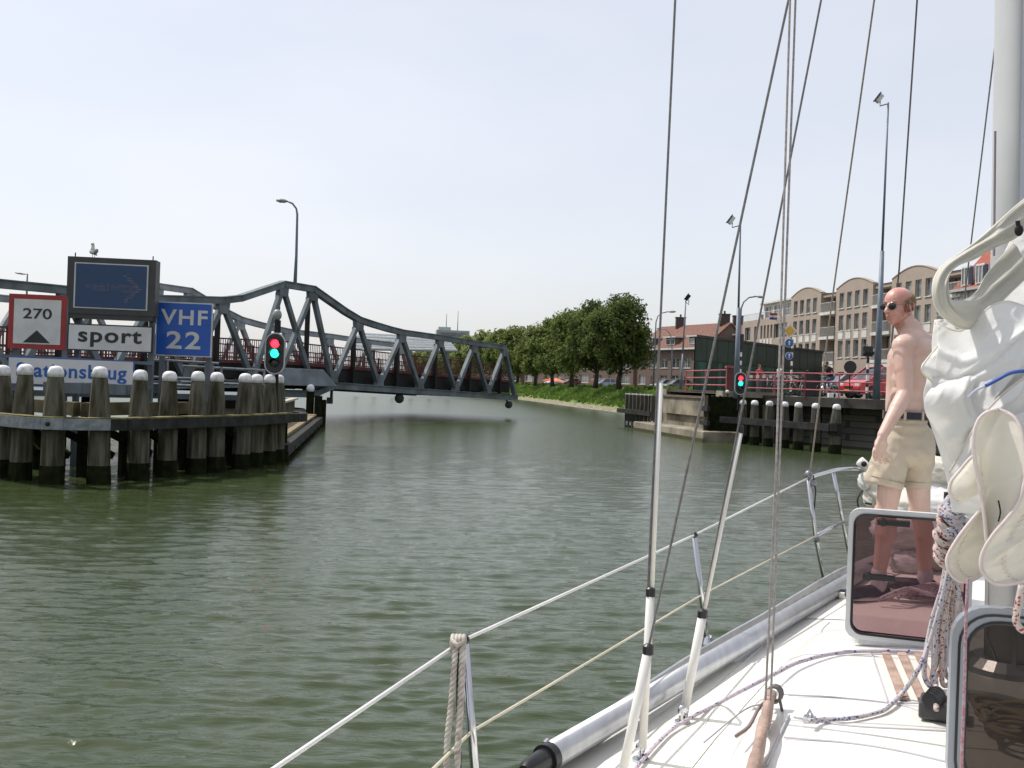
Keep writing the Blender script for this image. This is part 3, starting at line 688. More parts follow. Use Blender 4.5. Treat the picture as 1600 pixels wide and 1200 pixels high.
# housing by the pivot, drum and pier
b = MB(); b.hexa([BP(-1.15, 2.0, -.9), BP(-.15, 2.0, -.9), BP(-.15, 2.0, .0), BP(-1.15, 2.0, .0), BP(-1.1, 2.9, -.6), BP(-.35, 2.9, -.6), BP(-.35, 2.9, .0), BP(-1.1, 2.9, .0)]); b.build('pivot_housing', M['steel'], bridge, bevel=.04)
b = MB(); b.lathe([(3.4, .7), (3.4, 1.2), (3.0, 1.25), (3.0, 1.8)], (piv.x, piv.y, 0), 32); b.build('turntable', M['dark'], bridge)
pier = MB(); pier.lathe([(4.3, -1), (4.3, .45), (4.1, .7)], (piv.x, piv.y, 0), 40)
o = pier.build('bridge_pier', M['concrete'], base=(piv.x, piv.y, 0)); props(o, 'round concrete pier under the pivot of the swing bridge', 'pier')
for t in (1.6, 4.85):
    b = MB(); q = BP(t, zb(t)-.5, .3); b.lathe([(.05, -.22), (.26, -.2), (.3, 0), (.26, .2), (.05, .22)], q, 16, Matrix.Rotation(R(90), 3, 'X')); b.bar(q, BP(t-.1, zb(t)-.1, .3), .08, .08); b.build('buffer_wheel', M['black'], bridge)
b = MB(); b.bar(BP(.05, 1.9, .2), BP(.05, 1.25, .2), .14, .14); b.box(BP(.02, 1.2, .2), (.3, .3, .35)); b.build('lock_bracket', M['black'], bridge)

# ------------------------------------------------------------ lamps
def arm_lamp(pts, radii, head_a, head_b, label, group, hm=None, name='street_lamp', w_=.16):
    root = thing(name, label, 'street lamp', pts[0], group)
    MB().tube(pts, radii, 8).build('pole', M['pole'], root, smooth=True)
    a, c = Vector(head_a), Vector(head_b); b = MB()
    k = [a, a.lerp(c, .25), a.lerp(c, .7), c]; b.tube(k, [w_*.4, w_*.9, w_, w_*.5], 10, flat=.55); b.build('lamp_head', hm or mat('lamp_head', (.35, .36, .37), rough=.4), root, smooth=True)
    return root
LG = 'tall curved street lamps'
Yl = BP(-.73, 0).y
arm_lamp([W(461, 443, 54.5), W(463, 400, 54.5), W(464.5, 335, 54.5), W(463, 326, 54.5), W(457, 318, 54.5), W(448, 314, 54.5)], [.1, .075, .06, .05, .05, .05], W(449, 314.5, 54.5), W(432, 313, 54.5), 'street lamp rising from the peak of the swing bridge truss', LG, w_=.2)
arm_lamp([W(41, 560, 75), W(42, 446, 75), W(43, 428, 75), W(38, 428.5, 75)], [.1, .07, .05, .05], W(38, 428.5, 75), W(24, 426, 75), 'small street lamp at the far left behind the bridge', LG, w_=.14)
def gz(x, Y): return Vector((W(x, 600, Y).x, Y, QZ))
arm_lamp([gz(1021, 118), W(1023, 550, 118), W(1025, 503, 118), W(1028, 494, 118), W(1035, 489, 118), W(1044, 487, 118)], [.12, .09, .07, .06, .06, .06], W(1044, 487, 118), W(1056, 487, 118), 'curved street lamp just right of the tallest tree, arm to the right', LG, w_=.24)
arm_lamp([gz(1049, 150), W(1050, 555, 150), W(1050, 530, 150), W(1046, 520, 150), W(1040, 515, 150), W(1034, 514, 150)], [.12, .09, .07, .06, .06, .06], W(1034, 514, 150), W(1026, 513, 150), 'curved street lamp against the red roof, arm to the left', LG, w_=.26)
arm_lamp([gz(1154, 85), W(1156, 520, 85), W(1158, 482, 85), W(1162, 472, 85), W(1170, 465, 85), W(1182, 463, 85)], [.12, .09, .07, .06, .06, .06], W(1182, 463, 85), W(1193, 464.5, 85), 'curved street lamp behind the pole of the right traffic light', LG, w_=.2)
def camera_pole(x0, yb, x1, yt, Y, label, armx=-8, zbase=None, fat=.13, head=True, knee=.42):
    a = W(x0, yb, Y); a.z = zbase if zbase is not None else a.z; b_ = W(x1, yt, Y); root = thing('camera_pole', label, 'pole', a)
    mid = a.lerp(b_, knee); MB().tube([a, mid], [fat*.95, fat*.5], 10).build('lower_tube', M['pole'], root, smooth=True)
    MB().tube([mid, b_], [.055, .04], 10).build('upper_tube', M['pole'], root, smooth=True)
    if head:
        s_ = Y/F
        q = b_+Vector((armx*s_*1.6, 0, -6*s_)); MB().tube([b_-Vector((0, 0, 2*s_)), q, q+Vector((0, 0, 8*s_))], .03, 6).build('arm', M['pole'], root)
        c = q+Vector((-2*s_, -.05, 11*s_)); b = MB(); rot = Matrix.Rotation(R(-55), 3, 'Y'); b.box(c, (.42, .2, .2), rot=rot); o_ = b.build('camera_housing', M['white'] if fat > .12 else M['dark'], root, bevel=.03)
        MB().box(c+Vector((-.1, -.02, .07)), (.48, .26, .04), rot=rot).build('sun_shield', M['dark'], o_)
    return root
camera_pole(1369, 626, 1388, 160, 46.2, 'tallest grey pole on the quay beside the man, with a surveillance camera on top', zbase=QZ, fat=.18, knee=.5)
camera_pole(1151, 612, 1157, 350, 50.5, 'slimmer camera pole directly behind the right traffic light', zbase=QZ-.2, fat=.17, knee=.52)
camera_pole(1063.5, 612, 1071.5, 470, 66, 'thin pole with a small box on top, between the two curved lamps', zbase=QZ, fat=.1, armx=3)

# ------------------------------------------------------------ traffic lights
def traffic_light(x0, x1, y0, y1, Y, label, stripes=False, post_z=None):
    c = W((x0+x1)/2, (y0+y1)/2, Y); s_ = Y/F; w_, h = (x1-x0)*s_, (y1-y0)*s_; r = w_/2
    root = thing('traffic_light', label, 'traffic light', (c.x, c.y+.2, post_z if post_z is not None else c.z-2), 'red and green bridge signals')
    def stad(r_, hh, y):
        return [Vector((c.x+r_*math.cos(a), y, c.z+hh+r_*math.sin(a))) for a in [math.pi*k/14 for k in range(15)]]+[Vector((c.x+r_*math.cos(a), y, c.z-hh+r_*math.sin(a))) for a in [math.pi+math.pi*k/14 for k in range(15)]]
    hh = h/2-r
    MB().prism(stad(r, hh, c.y), (0, .03, 0)).build('border', mat('border_white', (.6, .6, .6)), root)
    MB().prism(stad(r*.87, hh, c.y-.02), (0, .02, 0)).build('backboard', M['black'], root)
    b = MB(); b.box((c.x, c.y+.14, c.z), (w_*.55, .22, h*.8)); b.build('housing', M['black'], root, bevel=.03)
    zz = [c.z+h*.235, c.z, c.z-h*.235]
    zz = [W((x0+x1)/2, y0+(y1-y0)*f_, Y).z for f_ in (.27, .5, .73)]
    for nm, z, col, es in (('red_lamp', zz[0], (1, .02, .04), 3.2), ('green_lamp', zz[1], (.02, .85, .5), 2.2), ('unlit_lamp', zz[2], None, 0)):
        b = MB(); b.ell((c.x, c.y-.03, z), (r*.42, .03, r*.42)); b.build(nm, mat(nm, col or (.02, .02, .02), rough=.2, emit=col, estr=es), root, smooth=True)
        v = MB(); n_ = 12
        for k in range(n_):
            a0, a1 = math.pi*k/n_, math.pi*(k+1)/n_; f_ = lambda a, y, rr: Vector((c.x+rr*math.cos(a), y, z+rr*math.sin(a)))
            v.hexa([f_(a0, c.y-.02, r*.46), f_(a1, c.y-.02, r*.46), f_(a1, c.y-.02, r*.5), f_(a0, c.y-.02, r*.5), f_(a0, c.y-.16, r*.46), f_(a1, c.y-.16, r*.46), f_(a1, c.y-.16, r*.5), f_(a0, c.y-.16, r*.5)])
        v.build('visor', M['black'], root)
    if post_z is not None: MB().tube([(c.x, c.y+.3, post_z), (c.x, c.y+.3, c.z+h*.3)], .06, 8).build('post', M['dark'], root)
    return root, c, h
tl, c, h = traffic_light(413.5, 445.5, 519.5, 585, 28.4, 'left traffic light showing red over green, above the domed piles', post_z=1.4)
b = MB(); b.tube([(c.x, c.y+.2, c.z+h*.5), (c.x, c.y+.2, c.z+h*.5+.35)], .09, 10); b.build('top_cylinder', M['dark'], tl)
b = MB(); b.ell((c.x-.02, c.y+.2, c.z+h*.5+.5), (.13, .13, .16)); b.build('top_lamp', mat('frosted_lamp', (.3, .32, .3), rough=.25), tl, smooth=True)
traffic_light(1148, 1166, 581.5, 617, 49.6, 'right traffic light showing red over green, in front of the camera pole', post_z=1.6)
# ------------------------------------------------------------ left timber fender
fender = thing('timber_fender', 'curved timber fender of mossy piles with white domed caps, left foreground under the signs', 'fender', (-10.5, 24, 0))
pl = [(-32, 743, 23.6), (6, 749, 23.0), (37, 753, 22.5), (86, 757, 21.9), (159, 757, 22.3), (220, 750, 23.3), (265, 746, 24.3), (311, 742, 25.2), (340, 738, 25.9), (381, 733, 27.0), (402, 730, 27.8), (422, 727, 28.5), (435, 725, 29.3)]
PX = []
def pile(parent, p, ztop, rt=.155, rb=.235, zbeam=1.35, wood=None, n=8, rot=0, zlow=.0, capm=None):
    """octagonal pile, tapered near the top, wet foot; white domed cap as sub-part"""
    x, y = p.x, p.y; Mx = Matrix.Rotation(rot, 3, 'Z'); lx, ly = rnd.uniform(-.022, .022), rnd.uniform(-.02, .02)
    def tilt(mb): mb.v = [(vx+lx*(vz-.5), vy+ly*(vz-.5), vz) for vx, vy, vz in mb.v]; return mb
    b = MB(); b.lathe([(rb*1.02, .32+rnd.uniform(-.06, .06)), (rb, zbeam-.1), (rb*.99, zbeam+.1), (rb*.9, zbeam+.45), (rt*1.08, ztop-.26), (rt, ztop-.2)], (x, y, 0), n, Mx)
    o = tilt(b).build('pile', wood or M['wood_pile'], parent)
    c = MB(); c.lathe([(rt*1.06, ztop-.21), (rt*1.06, ztop-.11), (rt*.98, ztop-.05), (rt*.78, ztop+.0), (rt*.45, ztop+.025), (.01, ztop+.032)], (x, y, 0), 18); tilt(c).build('cap', capm or M['capwhite'], o, smooth=True)
    f = MB(); f.lathe([(rb*1.1, -1), (rb*1.12, .05), (rb*1.06, .4)], (x, y, 0), n, Mx); tilt(f).build('wet_foot', M['wood_wet'], o)
    return o
for i, (x, y, Y) in enumerate(pl):
    p = W(x, 600, Y); PX.append(Vector((p.x, Y, 0)))
    pile(fender, PX[-1], 2.5+rnd.uniform(-.03, .03), rot=rnd.uniform(0, .7), rt=.155+rnd.uniform(-.008, .008))
# extra rows behind
for i in range(0, len(PX)-1):
    q = PX[i]+Vector((-.1, 1.9+rnd.uniform(-.2, .2), 0)); b = MB(); b.lathe([(.2, -1), (.2, 1.1)], q, 7); b.build('inner_pile', M['wood_wet'], fender)
def ringbeam(path, w_, z0, z1, name, m, parent, seg=True):
    b = MB(); n = len(path)
    for a, c in zip(path, path[1:]):
        t = (c-a).normalized(); sdv = Vector((-t.y, t.x, 0))*w_/2; b.hexa([a-sdv+Vector((0, 0, z0)), c-sdv+Vector((0, 0, z0)), c+sdv+Vector((0, 0, z0)), a+sdv+Vector((0, 0, z0)), a-sdv+Vector((0, 0, z1)), c-sdv+Vector((0, 0, z1)), c+sdv+Vector((0, 0, z1)), a+sdv+Vector((0, 0, z1))])
    return b.build(name, m, parent)
def outp(pts, d):
    out = []
    for i, p in enumerate(pts):
        t = (pts[min(i+1, len(pts)-1)]-pts[max(i-1, 0)]).normalized(); out.append(p+Vector((t.y, -t.x, 0))*d)
    return out
front = outp(PX, .36)
curl = [front[-1]+Vector((.18, .35, 0)), front[-1]+Vector((.22, .9, 0)), front[-1]+Vector((0, 1.6, 0)), front[-1]+Vector((-.35, 2.3, 0))]
pth = catmull(front+curl, 3)
ringbeam(pth, .22, 1.18, 1.42, 'rubbing_beam', M['beam'], fender)
ringbeam([p for p in catmull(outp(PX, .29), 3)], .3, 1.425, 1.455, 'walk_plank', M['moss'], fender)
sp = outp(catmull(front, 3), .13)[5:13]; ringbeam(sp, .03, 1.19, 1.43, 'steel_plate', M['galv'], fender)
for i in range(1, 4):
    b = MB(); b.ell(outp(PX, .5)[i]+Vector((.15, 0, 1.31)), (.05, .03, .05)); b.build('bolt_head', M['dark'], fender)
ringbeam(catmull(outp(PX, -.35), 2), .2, 1.15, 1.40, 'inner_beam', M['beam'], fender)
ringbeam(catmull([p for p in outp(PX, -1.2)][:-2], 2), .3, 1.42, 1.72, 'upper_beam', mat('mossy_beam', S(96, 88, 58), S(60, 58, 36), rough=.9, scale=3), fender)
ringbeam(catmull([p for p in outp(PX, -2.6)][:-2], 2), .25, 1.9, 2.15, 'channel_beam', M['steel'], fender)
for i in range(0, len(PX)-1, 1):
    a, c = PX[i], PX[i+1]; b = MB(); b.bar(a+Vector((0, .5, 1.1)), c+Vector((0, .8, .55)), .1, .16); b.build('brace', M['wood_wet'], fender)
# low side walkway running back to the bridge pier, with board wall
wa, wb_ = Vector((-6.55, 29.6, 0)), Vector((-9.6, 51.5, 0))
wside = thing('side_walkway', 'long low timber walkway running back beside the water from the curved fender to the bridge', 'walkway', wa.lerp(wb_, .5))
ringbeam([wa, wb_], .3, .16, .5, 'side_beam', M['beam'], wside); t_ = (wb_-wa).normalized(); lft = Vector((-t_.y, t_.x, 0))
ringbeam([wa+lft*.5, wb_+lft*.5], .7, .55, .63, 'walk_boards', mat('walk_boards', S(150, 134, 104), S(104, 92, 66), rough=.9, scale=3, bump=.3), wside)
b = MB(); n = 60
for k in range(n):
    p = wa.lerp(wb_, (k+.5)/n*.82)+lft*1.0; b.box((p.x, p.y, 1.0), (.05, .24, .85), math.atan2(-t_.x, t_.y))
b.build('board_wall', M['wood_pile'], wside)
ringbeam([wa+lft*.97, wa.lerp(wb_, .82)+lft*.97], .28, 1.42, 1.5, 'top_rail', mat('bleached_top', S(190, 184, 168), S(150, 146, 128), rough=.9, scale=4), wside)
for k in range(9):
    p = wa.lerp(wb_, k/8)-lft*.02; b = MB(); b.lathe([(.15, -1), (.15, .3)], p, 8); b.build('pile', M['wood_wet'], wside)
p = wb_+lft*.1
for dx, dy, zt in ((0, 0, 1.55), (-.45, .2, 1.75), (.1, .6, 1.35)):
    b = MB(); b.lathe([(.2, -1), (.2, zt)], p+Vector((dx, dy, 0)), 8); b.build('end_pile', M['wood_wet'], wside)
b = MB(); b.ell(p+Vector((-.45, .2, 1.9)), (.2, .2, .22)); b.build('end_cap', M['capwhite'], wside, smooth=True)
# platform under the signs
plat = thing('sign_platform', 'grey steel platform and posts that carry the bridge signs behind the fender', 'platform', (-11, 26.5, 0))
pf = [(-13.6, 25.2), (-6.9, 29.6), (-8.4, 34.5), (-16, 30)]
b = MB(); b.prism([Vector((a, c, 1.75)) for a, c in pf], (0, 0, .15)); b.build('deck_plate', M['steel'], plat)
for x, Y, zt in ((20, 26, 4.3), (97, 26, 4.3), (116, 26.3, 3.95), (232, 26.5, 3.95), (250, 27.2, 4.1), (323, 27.2, 4.1)):
    q = W(x, 600, Y); b = MB(); b.bar((q.x, Y+.12, 0), (q.x, Y+.12, zt), .13, .13, up=(0, 1, 0)); b.build('sign_post', M['steel'], plat)
for y0, y1, Y in ((556, 566, 25.6), (600, 606, 25.6)):
    a, c = W(-20, y0-1, Y), W(240, y1+2, Y+.8); b = MB(); b.bar(a, c, .06, .08); b.build('cross_rail', M['steel'], plat)
for x, Y in ((-5, 27), (140, 28), (290, 29), (395, 31)):
    q = W(x, 600, Y+1); b = MB(); b.lathe([(.22, -1), (.22, 1.7)], (q.x, Y+1, 0), 8); b.build('pile', M['wood_wet'], plat)
# walkway railings right of the signs
rail = thing('walkway_railing', 'grey tubular railing stepping down between the blue sign and the left traffic light', 'railing', W(300, 620, 27.8))
for (x0, y0, x1, y1, Y0, Y1) in ((232, 562, 342, 568, 27.2, 27.8), (285, 572, 414, 579, 27.8, 28.8), (232, 589, 352, 594, 27.2, 27.9), (283, 597, 414, 602, 27.8, 28.8), (232, 600, 300, 603, 27.3, 27.6)):
    b = MB(); b.tube([W(x0, y0, Y0), W(x1, y1, Y1)], .035, 8); b.build('rail', M['galv'], rail)
for x, Y, yt in ((236, 27.2, 562), (262, 27.3, 563), (322, 27.8, 566), (333, 27.8, 569), (346, 28.0, 573), (400, 28.6, 577), (413, 28.8, 578)):
    a = W(x, yt, Y); b = MB(); b.tube([a, (a.x, Y, 1.85)], .035, 8); b.build('upright', M['galv'], rail)

# ------------------------------------------------------------ signs
YAW = R(6)
def board(x0, x1, y0, y1, Y):
    """centre, width, height from the corners of an upright board"""
    c = W((x0+x1)/2, (y0+y1)/2, Y); return c, (x1-x0)*Y/F, (y1-y0)*Y/F
def panel(root, c, w_, h, name, m, t=.04, d=0.0, cx=0, cz=0):
    u = Vector((math.cos(YAW), math.sin(YAW), 0)); n_ = Vector((math.sin(YAW), -math.cos(YAW), 0))
    return MB().box(c+u*cx+Vector((0, 0, cz))+n_*d, (w_, t, h), YAW).build(name, m, root)
SG = 'bridge signs on the platform'
def off(c, cx, cz, d):
    return c+Vector((math.cos(YAW), math.sin(YAW), 0))*cx+Vector((0, 0, cz))+Vector((math.sin(YAW), -math.cos(YAW), 0))*d
# 270
c, w_, h = board(15.5, 102.5, 460.5, 545.5, 26); s = thing('clearance_sign', 'square white sign with red border, the number 270 and a black triangle', 'sign', c, SG)
panel(s, c, w_, h, 'border', M['signred'], .05); panel(s, c, w_*.81, h*.82, 'face', M['signwhite'], .02, .03)
text('270', off(c, 0, h*.15, .045), .70, .265, M['signblack'], s, yaw=YAW, bold=.012)
MB().prism([off(c, -.33, -h*.385, .042), off(c, .33, -h*.385, .042), off(c, 0, -h*.385+.32, .042)], Vector((math.sin(YAW), -math.cos(YAW), 0))*.006).build('triangle', M['signblack'], s)
# matrix arrow
c, w_, h = board(107.5, 241, 403.5, 492, 26.2); s = thing('matrix_sign', 'large dark framed blue signal board with a faint arrow of small lamps pointing right', 'sign', c, SG)
fm = mat('dark_frame', (.03, .032, .032), (.045, .045, .045), rough=.5)
panel(s, c, w_, h, 'frame', fm, .45, -.2); panel(s, c, w_*.95, h*.1, 'lower_frame', fm, .4, -.2, 0, -h*.53)
panel(s, c, w_*.835, h*.80, 'white_line', M['signwhite'], .02, .03, 0, .0); panel(s, c, w_*.80, h*.76, 'face', mat('deep_blue', (.004, .04, .12), (.006, .035, .1), rough=.3), .02, .042)
lb_ = MB(); 
for r_ in range(4):
    for k in range(26): 
        if rnd.random() < .5: lb_.box(off(c, -.62+k*.05, -.02+(r_-1.5)*.05+k*-.0015, .056), (.011, .008, .011), YAW)
for k in range(7):
    for j in range(3):
        for sg in (-1, 1):
            if rnd.random() < .8: lb_.box(off(c, .74-k*.055-j*.05, -.05+sg*k*.055, .056), (.013, .008, .013), YAW)
lb_.build('arrow_lamps', mat('dim_lamp', (.3, .2, .14), emit=(1, .6, .4), estr=.12), s)
b = MB()
for cx in (-w_*.42, w_*.46): b.tube([off(c, cx, h*.5, 0), off(c, cx, h*.5+.1, 0)], .015, 6)
b.build('lifting_eye', M['dark'], s)
MATRIX_TOP = off(c, -.52, h*.5, -.15)
# sport
c, w_, h = board(108.2, 237, 507.5, 549.5, 26.1); s = thing('word_sign', 'white rectangular sign with black word sport under the arrow board', 'sign', c, SG)
panel(s, c, w_, h, 'border', M['signblack'], .05); panel(s, c, w_*.965, h*.90, 'face', M['signwhite'], .02, .03)
text('sport', off(c, 0, -.015, .045), 1.56, .44, M['signblack'], s, yaw=YAW, bold=.022, spacing=1.12)
# VHF
c, w_, h = board(245, 330.7, 472.5, 557, 27.1); s = thing('channel_sign', 'blue square sign with white letters VHF 22', 'sign', c, SG)
panel(s, c, w_, h, 'border', M['signwhite'], .05); panel(s, c, w_*.955, h*.955, 'face', M['signblue'], .02, .03)
text('VHF', off(c, 0, h*.22, .045), 1.20, .40, M['signwhite'], s, yaw=YAW, bold=.02, spacing=1.15)
text('22', off(c, 0, -h*.2, .045), .88, .46, M['signwhite'], s, yaw=YAW, bold=.02, spacing=1.15)
# name board
c, w_, h = board(17, 206.5, 560.5, 603.5, 25.3); s = thing('name_board', 'long white name board with blue letters, half hidden behind the piles', 'sign', c, SG)
bl = mat('letter_blue', (.012, .10, .36), rough=.4)
panel(s, c, w_, h, 'border', bl, .05); panel(s, c, w_*.985, h*.93, 'face', mat('pale_board', (.60, .60, .61), (.5, .5, .5), rough=.35, scale=1.5), .02, .03)
text('Stationsbrug', off(c, .02, -.02, .045), 2.62, .46, bl, s, yaw=YAW, bold=.02, spacing=1.08)

# ------------------------------------------------------------ gull on the arrow board
def gull(p):
    root = thing('gull', 'white and grey gull perched on top of the arrow board', 'gull', p)
    wht = mat('gull_white', (.68, .68, .66), (.6, .6, .58), rough=.7); gry = mat('gull_grey', (.22, .23, .25), (.16, .17, .18), rough=.7)
    b = MB(); b.ell(p+Vector((0, 0, .17)), (.075, .12, .08), Matrix.Rotation(R(25), 3, 'X')); b.cap(p+Vector((0, -.06, .22)), p+Vector((.01, -.06, .32)), .05, .038); b.ell(p+Vector((.0, -.075, .35)), (.042, .052, .042)); b.cap(p+Vector((0, .08, .13)), p+Vector((0, .2, .1)), .045, .02)
    o = remesh(b, 'body', wht, .008, 4, parent=root)
    for sx in (-1, 1):
        MB().ell(p+Vector((sx*.06, .03, .175)), (.025, .13, .06), Matrix.Rotation(R(20), 3, 'X')).build('wing', gry, root, smooth=True)
        MB().tube([p+Vector((sx*.025, 0, .1)), p+Vector((sx*.025, 0, .005)), p+Vector((sx*.03, -.04, .003))], .006, 6).build('leg', mat('gull_leg', (.5, .3, .25)), root)
        MB().ell(p+Vector((sx*.036, -.095, .36)), .006).build('eye', M['black'], root)
    MB().tube([p+Vector((0, -.115, .345)), p+Vector((0, -.15, .34)), p+Vector((0, -.17, .33))], [.013, .01, .003], 6).build('beak', mat('beak', (.5, .35, .05)), root)
gull(MATRIX_TOP)
# ------------------------------------------------------------ concrete abutment on the right
A0, A1 = Vector((9.0, 61.5, 0)), Vector((10.7, 51.9, 0)); ea = (A1-A0).normalized(); na = Vector((ea.y, -ea.x, 0)); na = -na if na.x > 0 else na
PA = lambda u, z, d=0: A0+ea*u+Vector((0, 0, z))+na*d
LA = (A1-A0).length
ab = thing('bridge_abutment', 'weathered concrete bridge abutment with a low ledge at the waterline', 'abutment', PA(LA/2, 0))
def hx(mb, u0, u1, z0, z1, d0, d1): mb.hexa([PA(u0, z0, d0), PA(u1, z0, d0), PA(u1, z0, d1), PA(u0, z0, d1), PA(u0, z1, d0), PA(u1, z1, d0), PA(u1, z1, d1), PA(u0, z1, d1)])
b = MB(); hx(b, 0, LA, -1, 2.05, -3, 0); b.build('wall', M['concrete'], ab)
for u0_, u1_ in ((0, 1.0), (LA-.9, LA)):
    b = MB(); hx(b, u0_, u1_, 2.05, 2.55, -3, .02); b.build('pillar', M['concrete'], ab)
b = MB(); hx(b, 1.0, LA-.9, 1.15, 2.1, .0, .22); b.build('bearing_band', M['concrete'], ab)
b = MB(); hx(b, 1.0, LA-.9, 2.1, 2.22, -.3, .3); b.build('steel_lip', mat('rusty_lip', S(110, 98, 84), S(84, 72, 62)), ab)
b = MB(); hx(b, -.6, LA+1.4, -1, .52, -.5, 1.5); b.build('ledge', M['concrete'], ab, bevel=.05)
b = MB(); hx(b, -.6, LA+1.4, -.5, .16, 1.5, 1.52); b.build('algae_line', mat('algae', S(66, 66, 30), S(50, 46, 24), rough=.7), ab)
b = MB(); hx(b, LA, LA+.4, -.5, 2.25, -2, .9); b.build('end_wall', M['wood_wet'], ab)
b = MB()
for k in range(9): hx(b, LA-.02+k*.001, LA+.12, -.5, 2.1+.1*(k % 3), -.15+k*.13, -.05+k*.13); hx(b, LA+.1+k*.0, LA+.46, -.5, 2.3, .9, .98)
b.build('timber_facing', M['wood_pile'], ab)
b = MB(); hx(b, LA-.05, LA+.9, 1.5, 1.75, .98, 1.15); hx(b, LA-.05, LA+.9, .8, 1.0, .98, 1.15); b.v and b.build('waling', M['beam'], ab)
# stone quay wall set back under the overhanging deck
qw = [Vector((a, c, 0)) for a, c in [(10.9, 54.2), (13.6, 55.2), (18.2, 49.0), (25.6, 40.2), (61.5, 12.5)]]
o = None
b = MB()
for a, c in zip(qw, qw[1:]): b.quad(a+Vector((0, 0, -1)), c+Vector((0, 0, -1)), c+Vector((0, 0, 2.2)), a+Vector((0, 0, 2.2)))
sm = brickmat('quay_stone', S(150, 146, 138), S(112, 108, 100), S(60, 58, 54), .7, .32, ms=.03)
o = b.build('quay_wall', sm, base=(18, 49, 0)); props(o, 'dark stone quay wall behind the right hand row of piles', 'wall')
qe = [Vector((a, c, 0)) for a, c in quay[1:6]]
b = MB()
for a, c, d, e in zip(qe, qe[1:], qw, qw[1:]):
    b.hexa([a+Vector((0, 0, 1.95)), c+Vector((0, 0, 1.95)), e+Vector((0, 0, 1.95)), d+Vector((0, 0, 1.95)), a+Vector((0, 0, 2.39)), c+Vector((0, 0, 2.39)), e+Vector((0, 0, 2.39)), d+Vector((0, 0, 2.39))])
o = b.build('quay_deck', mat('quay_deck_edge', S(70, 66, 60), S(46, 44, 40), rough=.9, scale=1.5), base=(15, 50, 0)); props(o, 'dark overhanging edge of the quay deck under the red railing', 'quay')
b = MB()
for k in range(7):
    q = qe[1].lerp(qe[2], k/6) if k < 5 else qe[2].lerp(qe[3], (k-4)/3); b.bar(q+Vector((.4, .5, -1)), q+Vector((.4, .5, 2.0)), .35, .35)
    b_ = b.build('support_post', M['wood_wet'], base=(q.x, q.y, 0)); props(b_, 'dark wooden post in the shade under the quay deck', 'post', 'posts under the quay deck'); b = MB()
# right pile fender
rf = thing('pile_fender', 'row of seven dark white capped piles joined by a beam beside the right quay', 'fender', (12.5, 47, 0))
rp = [(1162, 49.9), (1181.5, 49.1), (1203.5, 48.2), (1228, 47.2), (1250, 46.3), (1277, 45.2), (1308, 44.2)]; RP = []
darkpile = mat('dark_pile', S(84, 80, 68), S(48, 46, 38), rough=.85, scale=2, stretch=(5, 5, .7), bump=.5, bscale=12)
for x, Y in rp:
    q = W(x, 600, Y); RP.append(Vector((q.x, Y, 0))); pile(rf, RP[-1], 2.12, rt=.165, rb=.25 if Y < 45 else .22, zbeam=1.1, wood=darkpile, rot=rnd.uniform(0, .6))
f2 = outp([RP[0]+Vector((-.8, .6, 0))]+RP+[RP[-1]+Vector((.15, -.1, 0))], .33)
ringbeam(f2, .2, .98, 1.28, 'rubbing_beam', M['beam'], rf)
b = MB(); b.lathe([(.31, .8), (.31, 1.32)], RP[-1], 8); b.build('collar', M['dark'], rf)
pp = W(1136, 610, 52); b = MB(); b.bar((pp.x, 52, -.5), (pp.x, 52, 2.5), .12, .12); b.build('corner_post', M['dark'], rf); MB().ell((pp.x, 51.9, 2.5), .1).build('white_knob', M['white'], rf)
# small square fender near the bank
sf = thing('plank_fender', 'small stand of seven square timber posts by the foot of the grassy bank', 'fender', W(998, 660, 63))
a, c = W(981, 600, 66.5), W(1017, 600, 62); a.z = c.z = 0
for k in range(7):
    q = a.lerp(c, k/6); b = MB(); b.bar(q+Vector((0, 0, -1)), q+Vector((0, 0, 2.1)), .24, .24); po = b.build('post', darkpile, sf)
    b = MB(); b.box(q+Vector((0, 0, 2.14)), (.26, .26, .08)); b.build('cap', M['capwhite'], po)
    b = MB(); b.box(q+Vector((0, -.13, .25)), (.12, .02, .25)); b.build('pale_mark', M['capwhite'], po)
b = MB(); b.bar(a+Vector((-.5, .2, 1.05)), c+Vector((.1, -.4, 1.0)), .3, .28); b.build('cross_beam', M['beam'], sf)
b = MB(); b.bar(c+Vector((.15, .3, -1)), c+Vector((.15, .3, 2.12)), .3, 1.6); b.build('side_boards', darkpile, sf)
b = MB(); q = W(1021, 600, 60.5); b.bar((q.x, 60.5, .6), (q.x+.3, 60.5, -.2), .1, .1); b.build('stay', M['capwhite'], sf)

# ------------------------------------------------------------ red railings and barrier
def redrail(pts, label, hs=(.35, .75, 1.15), posts=2.2, group='red tubular railings on the quay', m=None, r=.035):
    root = thing('red_railing', label, 'railing', pts[0], group); m = m or M['red_rail']
    for h in hs: MB().tube([p+Vector((0, 0, h)) for p in pts], r, 8).build('rail', m, root)
    for a, c in zip(pts, pts[1:]):
        n = max(1, round((c-a).length/posts))
        for k in range(n+1):
            q = a.lerp(c, k/n); MB().tube([q, q+Vector((0, 0, hs[-1]))], r*1.1, 8).build('upright', m, root)
    return root
redrail([W(1071, 600, 61.5)*1, W(1134, 600, 54.5)*1], 'red railing on top of the concrete abutment') if 0 else None
def gq(x, Y, z=QZ): v = W(x, 600, Y); return Vector((v.x, Y, z))
redrail([gq(1072, 60.5), gq(1136, 53.6)], 'red three bar railing on top of the concrete abutment', hs=(.45, .85, 1.25), posts=3)
